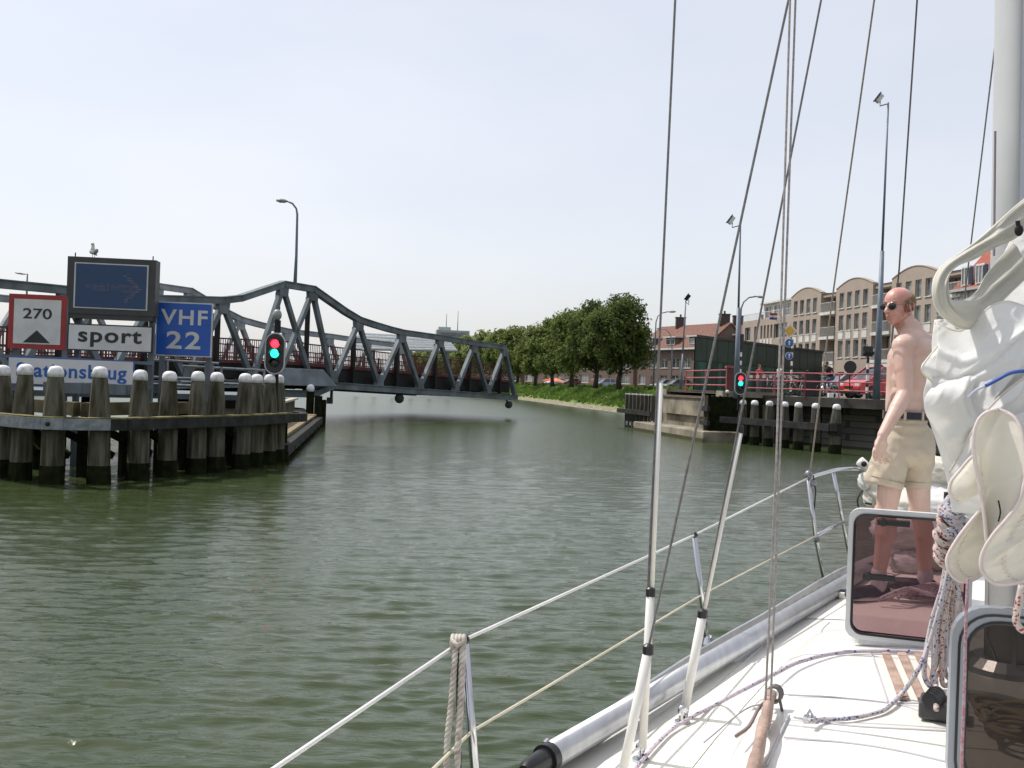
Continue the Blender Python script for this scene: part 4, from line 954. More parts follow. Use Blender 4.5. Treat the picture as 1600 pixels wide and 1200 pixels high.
b = thing('barrier_post', 'dark red square barrier post at the right end of the abutment railing', 'post', gq(1139, 53.3)); MB().bar(gq(1139, 53.3), gq(1139, 53.3, 3.75), .3, .3).build('post', mat('barrier_red', S(96, 34, 36), rough=.5), b); MB().box(gq(1139, 53.3, 3.8), (.4, .4, .08)).build('top_plate', M['red_rail'], b)
redrail([gq(1166, 53.0), gq(1258, 50.0)], 'red railing with bicycles parked behind it, left of the cyclist')
redrail([gq(1258, 50.0), gq(1368, 46.9), gq(1440, 44.0)], 'red railing passing in front of the red van')
bar = thing('barrier', 'red and white striped barrier arm above the railing behind the right traffic light', 'barrier', gq(1164, 54.2))
a, c = gq(1166, 54.4, 3.35), gq(1258, 53.0, 3.42); n = 18
for k in range(n): MB().bar(a.lerp(c, k/n), a.lerp(c, (k+1)/n), .08, .16).build('white_band' if k % 2 else 'red_band', M['white'] if k % 2 else M['red_rail'], bar)
MB().bar(gq(1258, 53.0), gq(1258, 53.0, 3.5), .3, .3).build('end_support', M['red_rail'], bar)

# ------------------------------------------------------------ road signs on striped posts
def striped(root, x, Y, ztop, r=.07, n=9):
    for k in range(n):
        z0 = QZ+(ztop-QZ)*k/n; z1 = QZ+(ztop-QZ)*(k+1)/n; MB().tube([gq(x, Y, z0), gq(x, Y, z1)], r, 10).build('black_band' if k % 2 == 0 else 'white_band', M['black'] if k % 2 == 0 else M['white'], root)
s = thing('striped_post', 'black and white striped signal post right behind the right traffic light', 'post', gq(1155.5, 58)); striped(s, 1155.5, 58, QZ+2.6, .08, 11)
MB().box(gq(1155.5, 57.9, QZ+3.0), (.28, .2, .8)).build('signal_head', M['black'], s, bevel=.03)
s = thing('priority_sign_post', 'striped post with a yellow diamond sign above round blue signs', 'sign', gq(1236, 60)); striped(s, 1236, 60, QZ+3.3, .06, 13)
yc = W(1234, 517, 59.8); rt = Matrix.Rotation(R(45), 3, 'Y')
MB().box(yc, (.62, .03, .62), rot=rt).build('diamond_border', M['white'], s); MB().box(yc+Vector((0, -.03, 0)), (.44, .03, .44), rot=rt).build('diamond', mat('priority_yellow', (.7, .42, .05)), s)
MB().tube([gq(1236, 60, QZ+3.2), Vector((yc.x, 60, yc.z))], .04, 8).build('upper_post', M['galv'], s)
for yy, rr in ((536, .26), (556, .22)):
    q = W(1233, yy, 59.8); MB().lathe([(rr, -.015), (rr, .015)], q, 24, Matrix.Rotation(R(90), 3, 'X')).build('round_sign', M['white'], s); MB().lathe([(rr*.9, -.01), (rr*.9, .03)], q, 24, Matrix.Rotation(R(90), 3, 'X')).build('blue_face', mat('sky_blue', (.03, .13, .4)), s)
    MB().prism([q+Vector((-.03, -.04, -.13)), q+Vector((.03, -.04, -.13)), q+Vector((.03, -.04, .03)), q+Vector((.09, -.04, .03)), q+Vector((0, -.04, .15)), q+Vector((-.09, -.04, .03)), q+Vector((-.03, -.04, .03))], (0, -.01, 0)).build('arrow', M['white'], s)
s = thing('round_sign', 'dark back of a round traffic sign beside the red van', 'sign', gq(1328, 55)); q = W(1328.5, 573.5, 55); MB().lathe([(.34, -.015), (.34, .02)], q, 28, Matrix.Rotation(R(90), 3, 'X')).build('disc', M['black'], s); MB().tube([gq(1328.5, 55.1), q+Vector((0, .1, 0))], .035, 8).build('post', M['dark'], s)
s = thing('road_traffic_light', 'black road signal on a striped post in front of the red van', 'traffic light', gq(1355, 51.5)); striped(s, 1355, 51.5, QZ+2.1, .07, 7)
q = W(1355, 549, 51.5); MB().box(q, (.5, .3, .52)).build('housing', M['black'], s, bevel=.03); MB().tube([gq(1355, 51.5, QZ+2), q], .05, 8).build('upper_post', M['dark'], s)
for sx in (-.17, 0, .17):
    MB().lathe([(.09, 0), (.09, .2)], q+Vector((sx, -.13, -.1)), 10, Matrix.Rotation(R(90), 3, 'X')).build('visor', M['dark'], s); MB().box(q+Vector((sx*1.1, 0, .3)), (.03, .03, .14)).build('mounting_pin', M['galv'], s)
for x0, x1 in ((1337, 1347), (1350, 1362)):
    pass

# ------------------------------------------------------------ vehicles
def car(name, label, cat, pos, rz, L_, Wd, H, prof, roofz, paint, group=None, plate=True, van=False):
    """prof: side outline (x,z) of the lower body incl. bonnet; cabin separate"""
    root = thing(name, label, cat, pos, group, rz)
    def bd(mb, n_, m, smooth=False, bevel=0):
        me_o = mb.build(n_, m, None, smooth, bevel=bevel); me_o.parent = root; return me_o
    hw = Wd/2
    body, cab = prof
    b = MB()
    n = len(body)
    for sx in (-1, 1): pass
    k0 = [Vector((x, -hw*.96, z)) for x, z in body]; b.prism(k0, (0, Wd*.96, 0)); o = bd(b, 'body', paint, bevel=.06)
    # cabin: tapered glasshouse
    b = MB(); n = len(cab); v = [Vector((x, -hw*(.9 if z < roofz-.2 else .74), z)) for x, z in cab]+[Vector((x, hw*(.9 if z < roofz-.2 else .74), z)) for x, z in cab]
    b.add(v, [tuple(reversed(range(n))), tuple(range(n, 2*n))]+[(i, (i+1) % n, n+(i+1) % n, n+i) for i in range(n)]); bd(b, 'cabin_glass', mat('car_glass', (.015, .018, .02), (.10, .11, .12), rough=.06, scale=1.2, lo=.5, hi=.6, spec=.9))
    rf_ = [p for p in cab if p[1] >= roofz-.05]; xs = sorted(p[0] for p in rf_)
    b = MB(); b.box(((xs[0]+xs[-1])/2, 0, roofz+.005), (xs[-1]-xs[0]+.12, Wd*.76, .07)); bd(b, 'roof', paint, bevel=.02)
    b = MB(); lo_ = sorted([p for p in cab if p[1] < roofz-.05])
    for sy in (-1, 1):
        b.bar((lo_[0][0], sy*hw*.9, lo_[0][1]), (xs[0], sy*hw*.75, roofz), .07, .07); b.bar((lo_[-1][0], sy*hw*.9, lo_[-1][1]), (xs[-1], sy*hw*.75, roofz), .09, .09)
        xm = (lo_[0][0]+lo_[-1][0])/2+.1; b.bar((xm, sy*hw*.905, lo_[0][1]), (xm, sy*hw*.76, roofz), .1, .05)
    bd(b, 'pillars', paint)
    for sx in (-1, 1):
        for sy in (-1, 1):
            cx, r_ = sx*L_*.31, .32; w_ = MB(); Mx = Matrix.Rotation(R(90), 3, 'X'); w_.lathe([(r_*.6, -.1), (r_, -.08), (r_, .08), (r_*.6, .1)], (cx, sy*(hw-.08), r_), 20, Mx); wo_ = bd(w_, 'wheel', M['black']); r2 = MB(); r2.lathe([(.05, -.112), (r_*.58, -.105), (r_*.58, .105), (.05, .112)], (cx, sy*(hw-.08), r_), 10, Mx); rr = bd(r2, 'rim', M['galv']); rr.parent = wo_
            a_ = MB(); a_.lathe([(r_*1.18, -.02), (r_*1.18, .02)], (cx, sy*(hw*.975), r_+.02), 20, Mx); bd(a_, 'wheel_arch', M['dark'])
    xf = -L_/2
    for sy in (-1, 1):
        MBb = MB(); MBb.box((xf+.12, sy*hw*.68, .74 if van else .64), (.2, .36, .17)); bd(MBb, 'headlight', mat('headlamp', (.6, .62, .65), rough=.1), bevel=.03)
        t = MB(); t.box((-xf-.02, sy*hw*.78, .8), (.08, .2, .3)); bd(t, 'tail_light', mat('tail_red', (.3, .01, .01), rough=.2))
        mi = MB(); mi.box((xf+L_*.27, sy*(hw+.08), .98), (.1, .2, .14)); bd(mi, 'mirror', M['black'], bevel=.02)
        hd = MB(); hd.box((.1, sy*hw*.968, .85), (.16, .02, .03)); bd(hd, 'door_handle', M['black'])
        dl = MB(); 
        for xx in (-.75, .28, 1.15): dl.box((xx, sy*hw*.9615, .62), (.015, .006, .6))
        bd(dl, 'door_gap', M['black'])
    b = MB(); b.box((xf+.02, 0, .38), (.16, Wd*.97, .26)); bd(b, 'bumper', M['dark'], bevel=.04)
    b = MB(); b.box((xf-.01, 0, .62), (.06, Wd*.35, .1)); bd(b, 'grille', M['black'])
    if plate: b = MB(); b.box((xf-.065, 0, .42), (.02, .52, .11)); bd(b, 'number_plate', mat('plate_yellow', (.7, .45, .03)))
    return root
def hatchprof(L_, H):
    x = L_/2
    return ([(-x, .25), (-x, .62), (-x+.15, .74), (-x+1.05, .92), (x-.3, .95), (x, .88), (x, .25)], [(-x+.95, .9), (-x+1.7, H-.03), (x-.75, H-.03), (x-.15, .92)])
def vanprof(L_, H):
    x = L_/2
    return ([(-x, .28), (-x, .68), (-x+.12, .84), (-x+.95, 1.12), (x-.05, 1.15), (x, 1.0), (x, .28)], [(-x+.8, 1.08), (-x+1.75, H-.03), (x-.25, H-.03), (x-.02, 1.13)])
redp = mat('van_red', (.48, .015, .02), (.42, .012, .016), rough=.18, coat=.6)
vy = 57.0; vx = W(1362, 600, vy).x
car('red_van', 'red people carrier facing left on the quay behind the red railing', 'van', (vx+.6, vy, QZ), R(22), 4.7, 1.85, 1.75, vanprof(4.7, 1.75), 1.75, redp, van=True)
car('parked_car', 'white car partly hidden behind the red van and the round sign', 'car', (W(1322, 600, 66).x, 66, QZ), R(10), 4.2, 1.75, 1.5, hatchprof(4.2, 1.5), 1.5, mat('car_white', (.55, .55, .54), rough=.2, coat=.5), plate=False)
CG = 'cars parked by the brick houses'
for x, Y, rz, colr, lab in ((1058, 132, 20, (.16, .18, .2), 'dark grey hatchback at the right, in front of the brick house windows'), (1040, 140, 20, (.3, .32, .34), 'silver car just left of the dark grey hatchback by the brick houses'), (945, 162, 30, (.34, .37, .42), 'pale blue car between the trunks of the two tallest trees'), (868, 190, 30, (.62, .63, .64), 'white car beneath the orange parasols'), (890, 182, 35, (.2, .05, .05), 'dark red car half hidden by grass under the trees')):
    car('parked_car', lab, 'car', gq(x, Y, QZ+.004), R(rz), 4.1, 1.7, 1.45, hatchprof(4.1, 1.45), 1.45, mat('car_paint', colr, rough=.25, coat=.5), group=CG, plate=False)
# parasols by the far houses
for x, y, Y, colr, lab in ((861, 595, 176, (.62, .08, .05), 'red parasol under the trees'), (870, 596, 172, (.75, .22, .08), 'orange parasol next to the red one under the trees'), (926, 597, 150, (.6, .36, .28), 'folded pink parasol between two tree trunks')):
    q = W(x, y, Y); rt = thing('parasol', lab, 'parasol', (q.x, Y, QZ)); MB().tube([(q.x, Y, QZ), (q.x, Y, q.z+.5)], .04, 6).build('pole', M['galv'], rt)
    fold = 'folded' in lab
    b = MB(); b.lathe([(.55 if fold else 1.5, -.55 if fold else 0), (.5 if fold else 1.4, .05 if not fold else .3), (.05, .55)], (q.x, Y, q.z), 8); b.build('canopy', mat('parasol_cloth', colr, rough=.8), rt)

# ------------------------------------------------------------ bicycles and people on the quay
def bicycle(name, label, pos, rz, colr, group=None):
    root = thing(name, label, 'bicycle', pos, group, rz); fmx = mat('bike_paint', colr, rough=.3)
    def bd(mb, n_, m, sm=True): o = mb.build(n_, m, None, sm); o.parent = root; return o
    for cx in (-.53, .53):
        b = MB(); pts = [(cx+.33*math.cos(t), 0, .35+.33*math.sin(t)) for t in [2*math.pi*k/20 for k in range(21)]]; b.tube(pts, .022, 6, caps=False); wo_ = bd(b, 'wheel', M['black'])
        b = MB()
        for k in range(8): b.tube([(cx, 0, .35), (cx+.32*math.cos(k*.785), 0, .35+.32*math.sin(k*.785))], .005, 4)
        o = bd(b, 'spokes', M['galv'], False); o.parent = wo_
    b = MB()
    for p, q in (((-.53, 0, .35), (-.36, 0, .92)), ((-.38, 0, .82), (.0, 0, .32)), ((-.38, 0, .86), (.17, 0, .8)), ((0, 0, .32), (.2, 0, .9)), ((0, 0, .32), (.53, 0, .35)), ((.53, 0, .35), (.17, 0, .78))): b.tube([p, q], .018, 6)
    bd(b, 'frame', fmx)
    b = MB(); b.tube([(-.36, 0, .92), (-.34, 0, 1.05), (-.3, .0, 1.06)], .014, 6); b.tube([(-.15, -.27, 1.02), (-.33, -.2, 1.06), (-.33, .2, 1.06), (-.15, .27, 1.02)], .014, 6); bd(b, 'handlebar', M['galv'])
    b = MB(); b.ell((.22, 0, .94), (.14, .08, .035)); bd(b, 'saddle', M['black'])
    b = MB(); pts = [(.53+.37*math.cos(t), 0, .35+.37*math.sin(t)) for t in [math.pi*k/10 for k in range(11)]]; b.tube(pts, .02, 6, flat=2); bd(b, 'mudguard', fmx)
    b = MB(); b.box((.55, 0, .75), (.35, .12, .02)); bd(b, 'carrier', M['galv'], False)
    return root
BG = 'bicycles parked behind the red railing'
for x, Y, rz, colr, lab in ((1199, 53.6, 75, (.3, .3, .32), 'grey bicycle, leftmost of those parked behind the railing'), (1212, 53.3, 60, (.05, .08, .2), 'blue bicycle with silver wheels, second from left behind the railing'), (1224, 53.0, 78, (.02, .02, .02), 'black bicycle just left of the blue road signs'), (1238, 52.7, 30, (.35, .06, .05), 'red bicycle just right of the blue road signs'), (1248, 52.4, 10, (.5, .5, .5), 'silver bicycle nearest the black box')):
    bicycle('bicycle', lab, gq(x, Y), R(rz), colr, BG)
bx_ = thing('utility_cabinet', 'black cabinet on the quay between the parked bicycles and the cyclist', 'cabinet', gq(1267, 52.5)); MB().box(gq(1267, 52.5, QZ+.62), (.85, .6, 1.24)).build('casing', M['black'], bx_, bevel=.03); MB().box(gq(1267, 52.5, QZ+1.27), (.92, .66, .06)).build('lid', M['dark'], bx_)
skin_far = mat('skin_far', S(190, 130, 110), rough=.6)
def small_person(label, pos, rz, top, legs, sit=False, hair=(.05, .035, .02), h=1.72, armsf=.3, group=None):
    root = thing('person', label, 'person', pos, group)
    Rz = Matrix.Rotation(rz, 3, 'Z'); k = h/1.72
    T = lambda x, y, z: Vector(pos)+Rz@Vector((x, y, z))*k        # facing -x
    hip = T(0, 0, .92) if not sit else T(.2, 0, 1.02); sh = T(0, 0, 1.42) if not sit else T(-.05, 0, 1.48)
    up = (sh-hip).normalized(); hd = sh+up*.24
    lat = Rz@Vector((0, 1, 0))*k
    b = MB(); b.cap(hip+up*.1, sh-up*.08, .13*k, .15*k); b.cap(sh-lat*.17-up*.04, sh+lat*.17-up*.04, .07*k, .07*k); b.cap(sh, hd, .055*k, .055*k); b.ell(hd+up*.02, (.085*k, .075*k, .11*k)); b.ell(hd+Rz@Vector((-.085, 0, 0)), (.02, .015, .02)); b.ell(hip, (.13*k, .16*k, .13*k))
    hands = []
    for s_ in (-1, 1):
        e = sh+lat*s_*.2-up*.28+Rz@Vector((-.08, 0, 0)); hnd = e+Rz@Vector((-armsf, -s_*.03, -.1 if not sit else -.08)); b.cap(sh+lat*s_*.18-up*.04, e, .05*k, .042*k); b.cap(e, hnd, .04*k, .03*k); b.ell(hnd+Rz@Vector((-.05, 0, 0)), (.05, .03, .025))
        for f_ in range(4): b.cap(hnd+Rz@Vector((-.07, -.02+f_*.014, 0)), hnd+Rz@Vector((-.12, -.02+f_*.014, -.03)), .009, .008, 6)
        if sit: kn = hip+Rz@Vector((-.36, s_*.1, -.22-.1*s_)); ft = kn+Rz@Vector((.1, 0, -.42))
        else: kn = T(-.03*s_, s_*.1, .5); ft = T(.02, s_*.1, .08)
        b.cap(hip+lat*s_*.08, kn, .085*k, .06*k); b.cap(kn, ft, .055*k, .04*k); b.cap(ft, ft+Rz@Vector((-.16, 0, -.03)), .04, .035)
    body = remesh(b, 'body', skin_far, .018, 3, parent=root)
    def shell(parts, nm, m): 
        q = MB(); [q.cap(*p) for p in parts]; remesh(q, nm, m, .02, 3, parent=root)
    shell([(hip+up*.12, sh-up*.06, .155*k, .17*k), (sh-lat*.17-up*.04, sh+lat*.17-up*.04, .085*k, .085*k), (sh-lat*.18-up*.04, sh-lat*.2-up*.25, .065, .055), (sh+lat*.18-up*.04, sh+lat*.2-up*.25, .065, .055)], 'shirt', mat('shirt', top, rough=.9))
    lg = [(hip-lat*.04, hip+lat*.04, .155*k, .155*k)]
    for s_ in (-1, 1):
        if sit: kn = hip+Rz@Vector((-.36, s_*.1, -.22-.1*s_)); lg += [(hip+lat*s_*.08, kn, .105, .075), (kn, kn+Rz@Vector((.09, 0, -.34)), .07, .055)]
        else: kn = T(-.03*s_, s_*.1, .5); lg += [(hip+lat*s_*.08, kn, .105*k, .075*k), (kn, T(.02, s_*.1, .16), .07, .06)]
    shell(lg, 'trousers', mat('trousers', legs, rough=.9))
    b = MB(); b.ell(hd+up*.05+Rz@Vector((.02, 0, 0)), (.092*k, .086*k, .092*k)); b.build('hair', mat('hair_far', hair, rough=.8), root, smooth=True)
    return root
cp_ = gq(1293, 51.8)
bicycle('bicycle', 'bicycle ridden by the person in a dark top, left of the red van', cp_, R(35), (.4, .42, .45))
small_person('person in dark top and blue jeans riding a bicycle left of the red van', cp_+Vector((.05, .03, .0)), R(35), (.02, .015, .02), (.05, .08, .16), sit=True, hair=(.03, .02, .015), armsf=.38)
small_person('person in a pale top seated behind the black cabinet', gq(1261, 57.5, QZ-.2), R(160), (.5, .42, .12), (.1, .1, .1), h=1.6)
small_person('person in a white top standing behind the bicycles', gq(1218, 56.0, QZ), R(200), (.5, .5, .48), (.1, .1, .15), hair=(.12, .06, .02))
small_person('person in a red top standing in front of the green glass', gq(1186, 60.0, QZ), R(120), (.35, .05, .05), (.1, .1, .12))
b = thing('kerb_blocks', 'two small white marker blocks on the quay edge near the cyclist', 'marker', gq(1300, 50.6)); 
for x in (1300, 1307): MB().box(gq(x, 50.4, QZ+.12), (.35, .25, .22)).build('block', M['white'], b, bevel=.02)
# ------------------------------------------------------------ our yacht
BOO = Vector((1.78, 3.55, 0)); ba = Vector((.342, .94, 0)); bb = Vector((.94, -.342, 0))
def B_(s, p, z): return BOO+ba*s+bb*p+Vector((0, 0, z))
def toB(v): d = Vector((v[0], v[1], 0))-BOO; return d.dot(ba), d.dot(bb)
_ws = [(-6.3, 1.15), (-4.5, 1.5), (-3, 1.62), (-1.6, 1.60), (-1.2, 1.565), (-.69, 1.50), (-.13, 1.425), (.25, 1.355), (.7, 1.265), (1.1, 1.17), (1.63, 1.035), (2.1, .925), (2.6, .81), (3.0, .71), (3.5, .545), (4.0, .35), (4.4, .15), (4.62, .03)]
def hw(s):
    for (a, x), (c, y) in zip(_ws, _ws[1:]):
        if a <= s <= c:
            t = (s-a)/(c-a); return x+(y-x)*t
    return _ws[0][1] if s < _ws[0][0] else .02
def zdeck(s): return 1.20+(.036*s if s > 0 else .016*s)
def camber(s, p): w_ = max(hw(s), .05); return .05*(1-min(1, (p/w_)**2))
gel = mat('gelcoat', (.80, .79, .74), (.77, .76, .70), rough=.28, scale=1.2, coat=.3)
grip = mat('deck_nonslip', (.78, .77, .70), (.72, .71, .64), rough=.7, scale=60, bump=.25, bscale=220)
alu = mat('anodised_aluminium', (.50, .51, .53), (.42, .43, .46), rough=.34, metal=.75, scale=3, stretch=(8, 1, 1))
alu2 = mat('mast_aluminium', (.56, .57, .57), (.50, .51, .52), rough=.55, metal=.1, scale=2)
ss = mat('stainless', (.62, .63, .66), rough=.18, metal=1)
wirem = mat('wire', (.20, .19, .18), (.13, .13, .13), rough=.4, metal=.5, scale=60)
tubew = mat('white_tube', (.74, .73, .70), (.66, .64, .60), rough=.4, scale=2, stretch=(1, 1, .3))
blk = M['black']; teak = mat('weathered_teak', S(176, 152, 138), S(146, 122, 110), rough=.85, scale=14, bump=.4, stretch=(1, 1, 1))
yacht = thing('sailing_yacht', 'white sailing yacht in the foreground seen from its cockpit, bow pointing right past the bridge', 'sailboat', B_(0, 0, 0))
# hull
b = MB(); ss_ = [-6.3+10.92*k/40 for k in range(41)]
def hullp(s, v, side):   # v 0 = gunwale ... 1 = keel line
    w_ = hw(s); fl = (1-v**2.2)**.6 if v < 1 else 0
    rake = .35*v*max(0, (s+1)/5.6); return B_(s-rake, side*w_*(.12+.88*fl) if v < 1 else 0, zdeck(s)-(zdeck(s)+.35)*v)
for side in (-1, 1): b.grid(lambda a, c: hullp(-6.3+10.92*a, c, side), 40, 8)
b.quad(*[hullp(-6.3, k/8, -1) for k in range(9)], *[hullp(-6.3, k/8, 1) for k in range(7, -1, -1)])
b.build('hull', gel, yacht, smooth=True, angle=R(40))
b = MB(); b.grid(lambda a, c: B_(-6.3+10.92*a, (c*2-1)*hw(-6.3+10.92*a), zdeck(-6.3+10.92*a)+camber(-6.3+10.92*a, (c*2-1)*hw(-6.3+10.92*a))), 60, 20); b.build('deck', gel, yacht, smooth=True)
# non-slip panels on foredeck and side deck
def deckpatch(s0, s1, f0, f1, dz=.004):
    q = MB(); q.grid(lambda a, c: B_(s0+(s1-s0)*a, (lambda w_: -w_*(f0+(f1-f0)*c))(hw(s0+(s1-s0)*a)), zdeck(s0+(s1-s0)*a)+camber(s0+(s1-s0)*a, hw(s0+(s1-s0)*a)*(f0+(f1-f0)*c))+dz), 12, 4); return q
for s0, s1, f0, f1 in ((-2.6, -.75, .70, .90), (-.65, .9, .70, .90), (1.85, 2.6, .1, .85), (2.7, 3.4, .1, .8)):
    deckpatch(s0, s1, f0, f1).build('nonslip_panel', grip, yacht, smooth=True)
# coachroof: stepped, rounded trunk
def chw(s): return (.93 if s < -.6 else .93-.30*((s+.6)/2.0)**1.5 if s < 1.4 else .63)
CZ = 1.54
def crz(s):
    top_ = CZ+.015*min(0, s); zd_ = zdeck(s)+.05
    if s < .45: return top_
    t = min(1, (s-.45)/.95); t = t*t*(3-2*t); return top_*(1-t)+(zd_+.005)*t
prof = [(1.0, 0.0), (.965, .30), (.93, .62), (.88, .86), (.80, .97), (.7, 1.0)]
def crp(s, q):         # q in -1..1 across
    a_ = abs(q); sg = -1 if q < 0 else 1; w_ = chw(s); z0 = zdeck(s)+camber(s, w_)-.01; z1 = crz(s)
    n = len(prof)
    if a_ > .4:
        f = (1-a_)/.6*(n-1); i = min(int(f), n-2); t = f-i; x = prof[i][0]*(1-t)+prof[i+1][0]*t; h = prof[i][1]*(1-t)+prof[i+1][1]*t
    else: x = .7*a_/.4; h = 1
    zc = z0+(z1-z0)*h+.035*(1-(x/.7)**2 if x < .7 else 0)*(1 if z1-z0 > .05 else (z1-z0)/.05)
    return B_(s, sg*x*w_, max(zc, z0))
b = MB(); b.grid(lambda a, c: crp(-3.1+4.55*a, c*2-1), 60, 64)
b.quad(*[crp(-3.1, k/32*2-1) for k in range(33)]); b.build('coachroof', gel, yacht, smooth=True, angle=R(50))
def crtop(s, p): 
    w_ = chw(s); x = abs(p)/w_; z0 = zdeck(s)+camber(s, w_); z1 = crz(s); return z1+.035*(1-min(1, (x/.7)**2))
# moulding grooves on the coachroof and deck
groove = mat('gelcoat_seam', (.48, .47, .50), rough=.6)
def seam(pts, name='deck_seam', r=.004):
    MB().tube(catmull(pts, 5), r, 5).build(name, groove, yacht)
def onroof(x, y, dz=.002): 
    q = G(x, y, CZ)
    for _ in range(4): s, p = toB(q); q = G(x, y, crtop(s, p)+dz)
    return q
def ondeck(x, y, dz=.002):
    q = G(x, y, 1.2)
    for _ in range(4): s, p = toB(q); q = G(x, y, zdeck(s)+camber(s, p)+dz)
    return q
seam([onroof(1197, 1195), onroof(1215, 1155), onroof(1233, 1118)])
for pts in ([(1100, 1160), (1165, 1108), (1200, 1100)], [(1232, 1086), (1300, 1089), (1400, 1100), (1440, 1112)], [(1240, 1120), (1330, 1134), (1440, 1140), (1480, 1142)], [(1225, 1152), (1320, 1160), (1400, 1172), (1478, 1190)]):
    seam([onroof(*q) for q in pts], r=.003)
for pts in ([(1068, 1198), (1100, 1138), (1130, 1085), (1170, 1035)], [(1075, 1105), (1110, 1080), (1150, 1045), (1190, 1010)], [(1296, 972), (1284, 985), (1278, 1010)]):
    seam([ondeck(*q) for q in pts], r=.003)
# cabin side window
b = MB()
def cs(s, h): 
    w_ = chw(s); z0 = zdeck(s)+camber(s, w_); z1 = crz(s); x = 1-.09*h; return B_(s, -(x*w_+.012), z0+(z1-z0)*h)
b.grid(lambda a, c: cs(-2.6+1.35*a, .28+.42*c*(1-.5*max(0, a-.7)/.3)), 12, 3); b.build('cabin_window', M['black'], yacht, smooth=True)
# toe rail with slots
tr = MB(); pts = [B_(s, -hw(s)+.012, zdeck(s)+.035) for s in [x*.2-6.2 for x in range(0, 54)]]
for a, c in zip(pts, pts[1:]): tr.bar(a, c, .012, .075)
tr.v += []; tr.build('toe_rail', alu, yacht)
tr = MB(); pts2 = [B_(s, hw(s)-.012, zdeck(s)+.035) for s in [x*.2-6.2 for x in range(0, 54)]]
for a, c in zip(pts2, pts2[1:]): tr.bar(a, c, .012, .075)
tr.build('toe_rail', alu, yacht)
b = MB()
for k in range(50):
    s = -3+k*.14; q = B_(s, -hw(s)+.03, zdeck(s)+.03); b.ell(q, (.007, .007, .006), nu=8, nv=5)
b.build('rail_bolts', ss, yacht)
# stanchions, lifelines
P1t, P2t, P3t = W(725, 1000, 2.95), W(1085, 836, 5.0), W(1263, 747, 6.5)
P1m, P2m, P3m = W(737, 1143, 2.95), W(1096, 930, 5.0), W(1274, 838, 6.5)
for t_, m_ in ((P1t, P1m), (P2t, P2m)):
    d = (m_-t_); base_ = t_+d*(t_.z-zdeck(toB(t_)[0]))/(-d.z)
    b = MB(); b.tube([base_, t_], .0135, 12); o = b.build('stanchion', ss, yacht, smooth=True)
    b = MB(); b.ell(t_, (.017, .017, .016)); b.build('stanchion_cap', blk, o, smooth=True)
    b = MB(); b.lathe([(.035, -.02), (.03, .03), (.018, .07)], base_, 14); b.build('base_socket', ss, o)
# guy beside the first stanchion
b = MB(); b.tube([P1t+Vector((-.012, -.02, -.03)), P1t+Vector((.02, -.02, -1.0))], .008, 8); b.build('stanchion_brace', M['dark'], yacht)
sternT, sternM = W(430, 1200, 2.1), W(668, 1210, 2.6)
def ext(p, q, k): return q+(q-p)*k
b = MB(); b.tube([ext(P1t, sternT, .6), sternT, P1t, P2t, P3t], .0055, 8); b.build('lifeline', mat('lifeline_cover', (.70, .70, .68), rough=.4), yacht, smooth=True)
b = MB(); b.tube([ext(P1m, sternM, 1.2), sternM, P1m, P2m, P3m], .0045, 8); b.build('lifeline', mat('lifeline_aged', (.60, .56, .42), rough=.5), yacht, smooth=True)
# pulpit
pb1 = W(1289, 912, 6.6); PP = [P3t, W(1290, 739, 6.75), W(1310, 734, 6.9), W(1345, 733, 7.3), W(1385, 742, 7.9), W(1440, 760, 8.05), W(1500, 785, 7.6), W(1545, 800, 7.1)]
b = MB(); b.tube(catmull(PP, 5), .0135, 12); b.tube([P3t, P3m, pb1], .0135, 12); b.build('pulpit', ss, yacht, smooth=True)
b = MB(); leg2 = [W(1302, 737, 6.85), W(1317, 815, 6.95), W(1330, 885, 7.1)]; b.tube(leg2, .012, 10); b.build('pulpit_leg', ss, yacht, smooth=True); MB().tube([P3m, leg2[1]], .012, 10).build('pulpit_crossbar', ss, yacht, smooth=True); MB().tube([W(1440, 760, 8.05), W(1436, 880, 7.9)], .013, 10).build('pulpit_leg', ss, yacht, smooth=True)
b = MB(); b.ell(P3t+Vector((0, 0, .02)), (.025, .025, .03)); b.ell(P3t+Vector((.03, 0, -.03)), (.03, .02, .02)); b.build('shackle', M['galv'], yacht, smooth=True); MB().ell(P3m+Vector((.01, 0, -.02)), (.02, .02, .02)).build('shackle', M['galv'], yacht, smooth=True)
# bow roller / anchor fittings seen left of the man
b = MB(); b.tube([W(1343, 720, 7.2), W(1364, 738, 7.2)], [.035, .03], 12); b.build('anchor_light', mat('light_body', (.7, .69, .66), rough=.3), yacht, smooth=True)
b = MB(); b.ell(W(1350, 725, 7.15), (.02, .02, .02)); b.build('light_lens', M['dark'], yacht)
# mast
mL0, mL1 = W(1541, 1000, 3.55), W(1558, 0, 3.55); mw = .082
mb0 = mL0+Vector((mw, 0, 0)); mb1 = mL1+Vector((mw, 0, 0)); dmast = (mb1-mb0).normalized()
MT = lambda z: mb0+dmast*((z-mb0.z)/dmast.z)
def mastsec(z, k=1):
    c = MT(z); return [c+bb*(math.cos(t)*mw*k)+ba*(math.sin(t)*.11*k) for t in [2*math.pi*i/28 for i in range(28)]]
b = MB(); zs_ = [1.5+11.5*i/6 for i in range(7)]
for z in zs_: b.v += [tuple(p) for p in mastsec(z)]
for i in range(6):
    for j in range(28): b.f.append((i*28+j, i*28+(j+1) % 28, (i+1)*28+(j+1) % 28, (i+1)*28+j))
b.f.append(tuple(range(27, -1, -1))); b.build('mast', alu2, yacht, smooth=True)
b = MB(); b.bar(MT(1.6)-ba*.112, MT(12.5)-ba*.112, .03, .012, up=tuple(bb)); b.build('luff_track', alu, yacht)
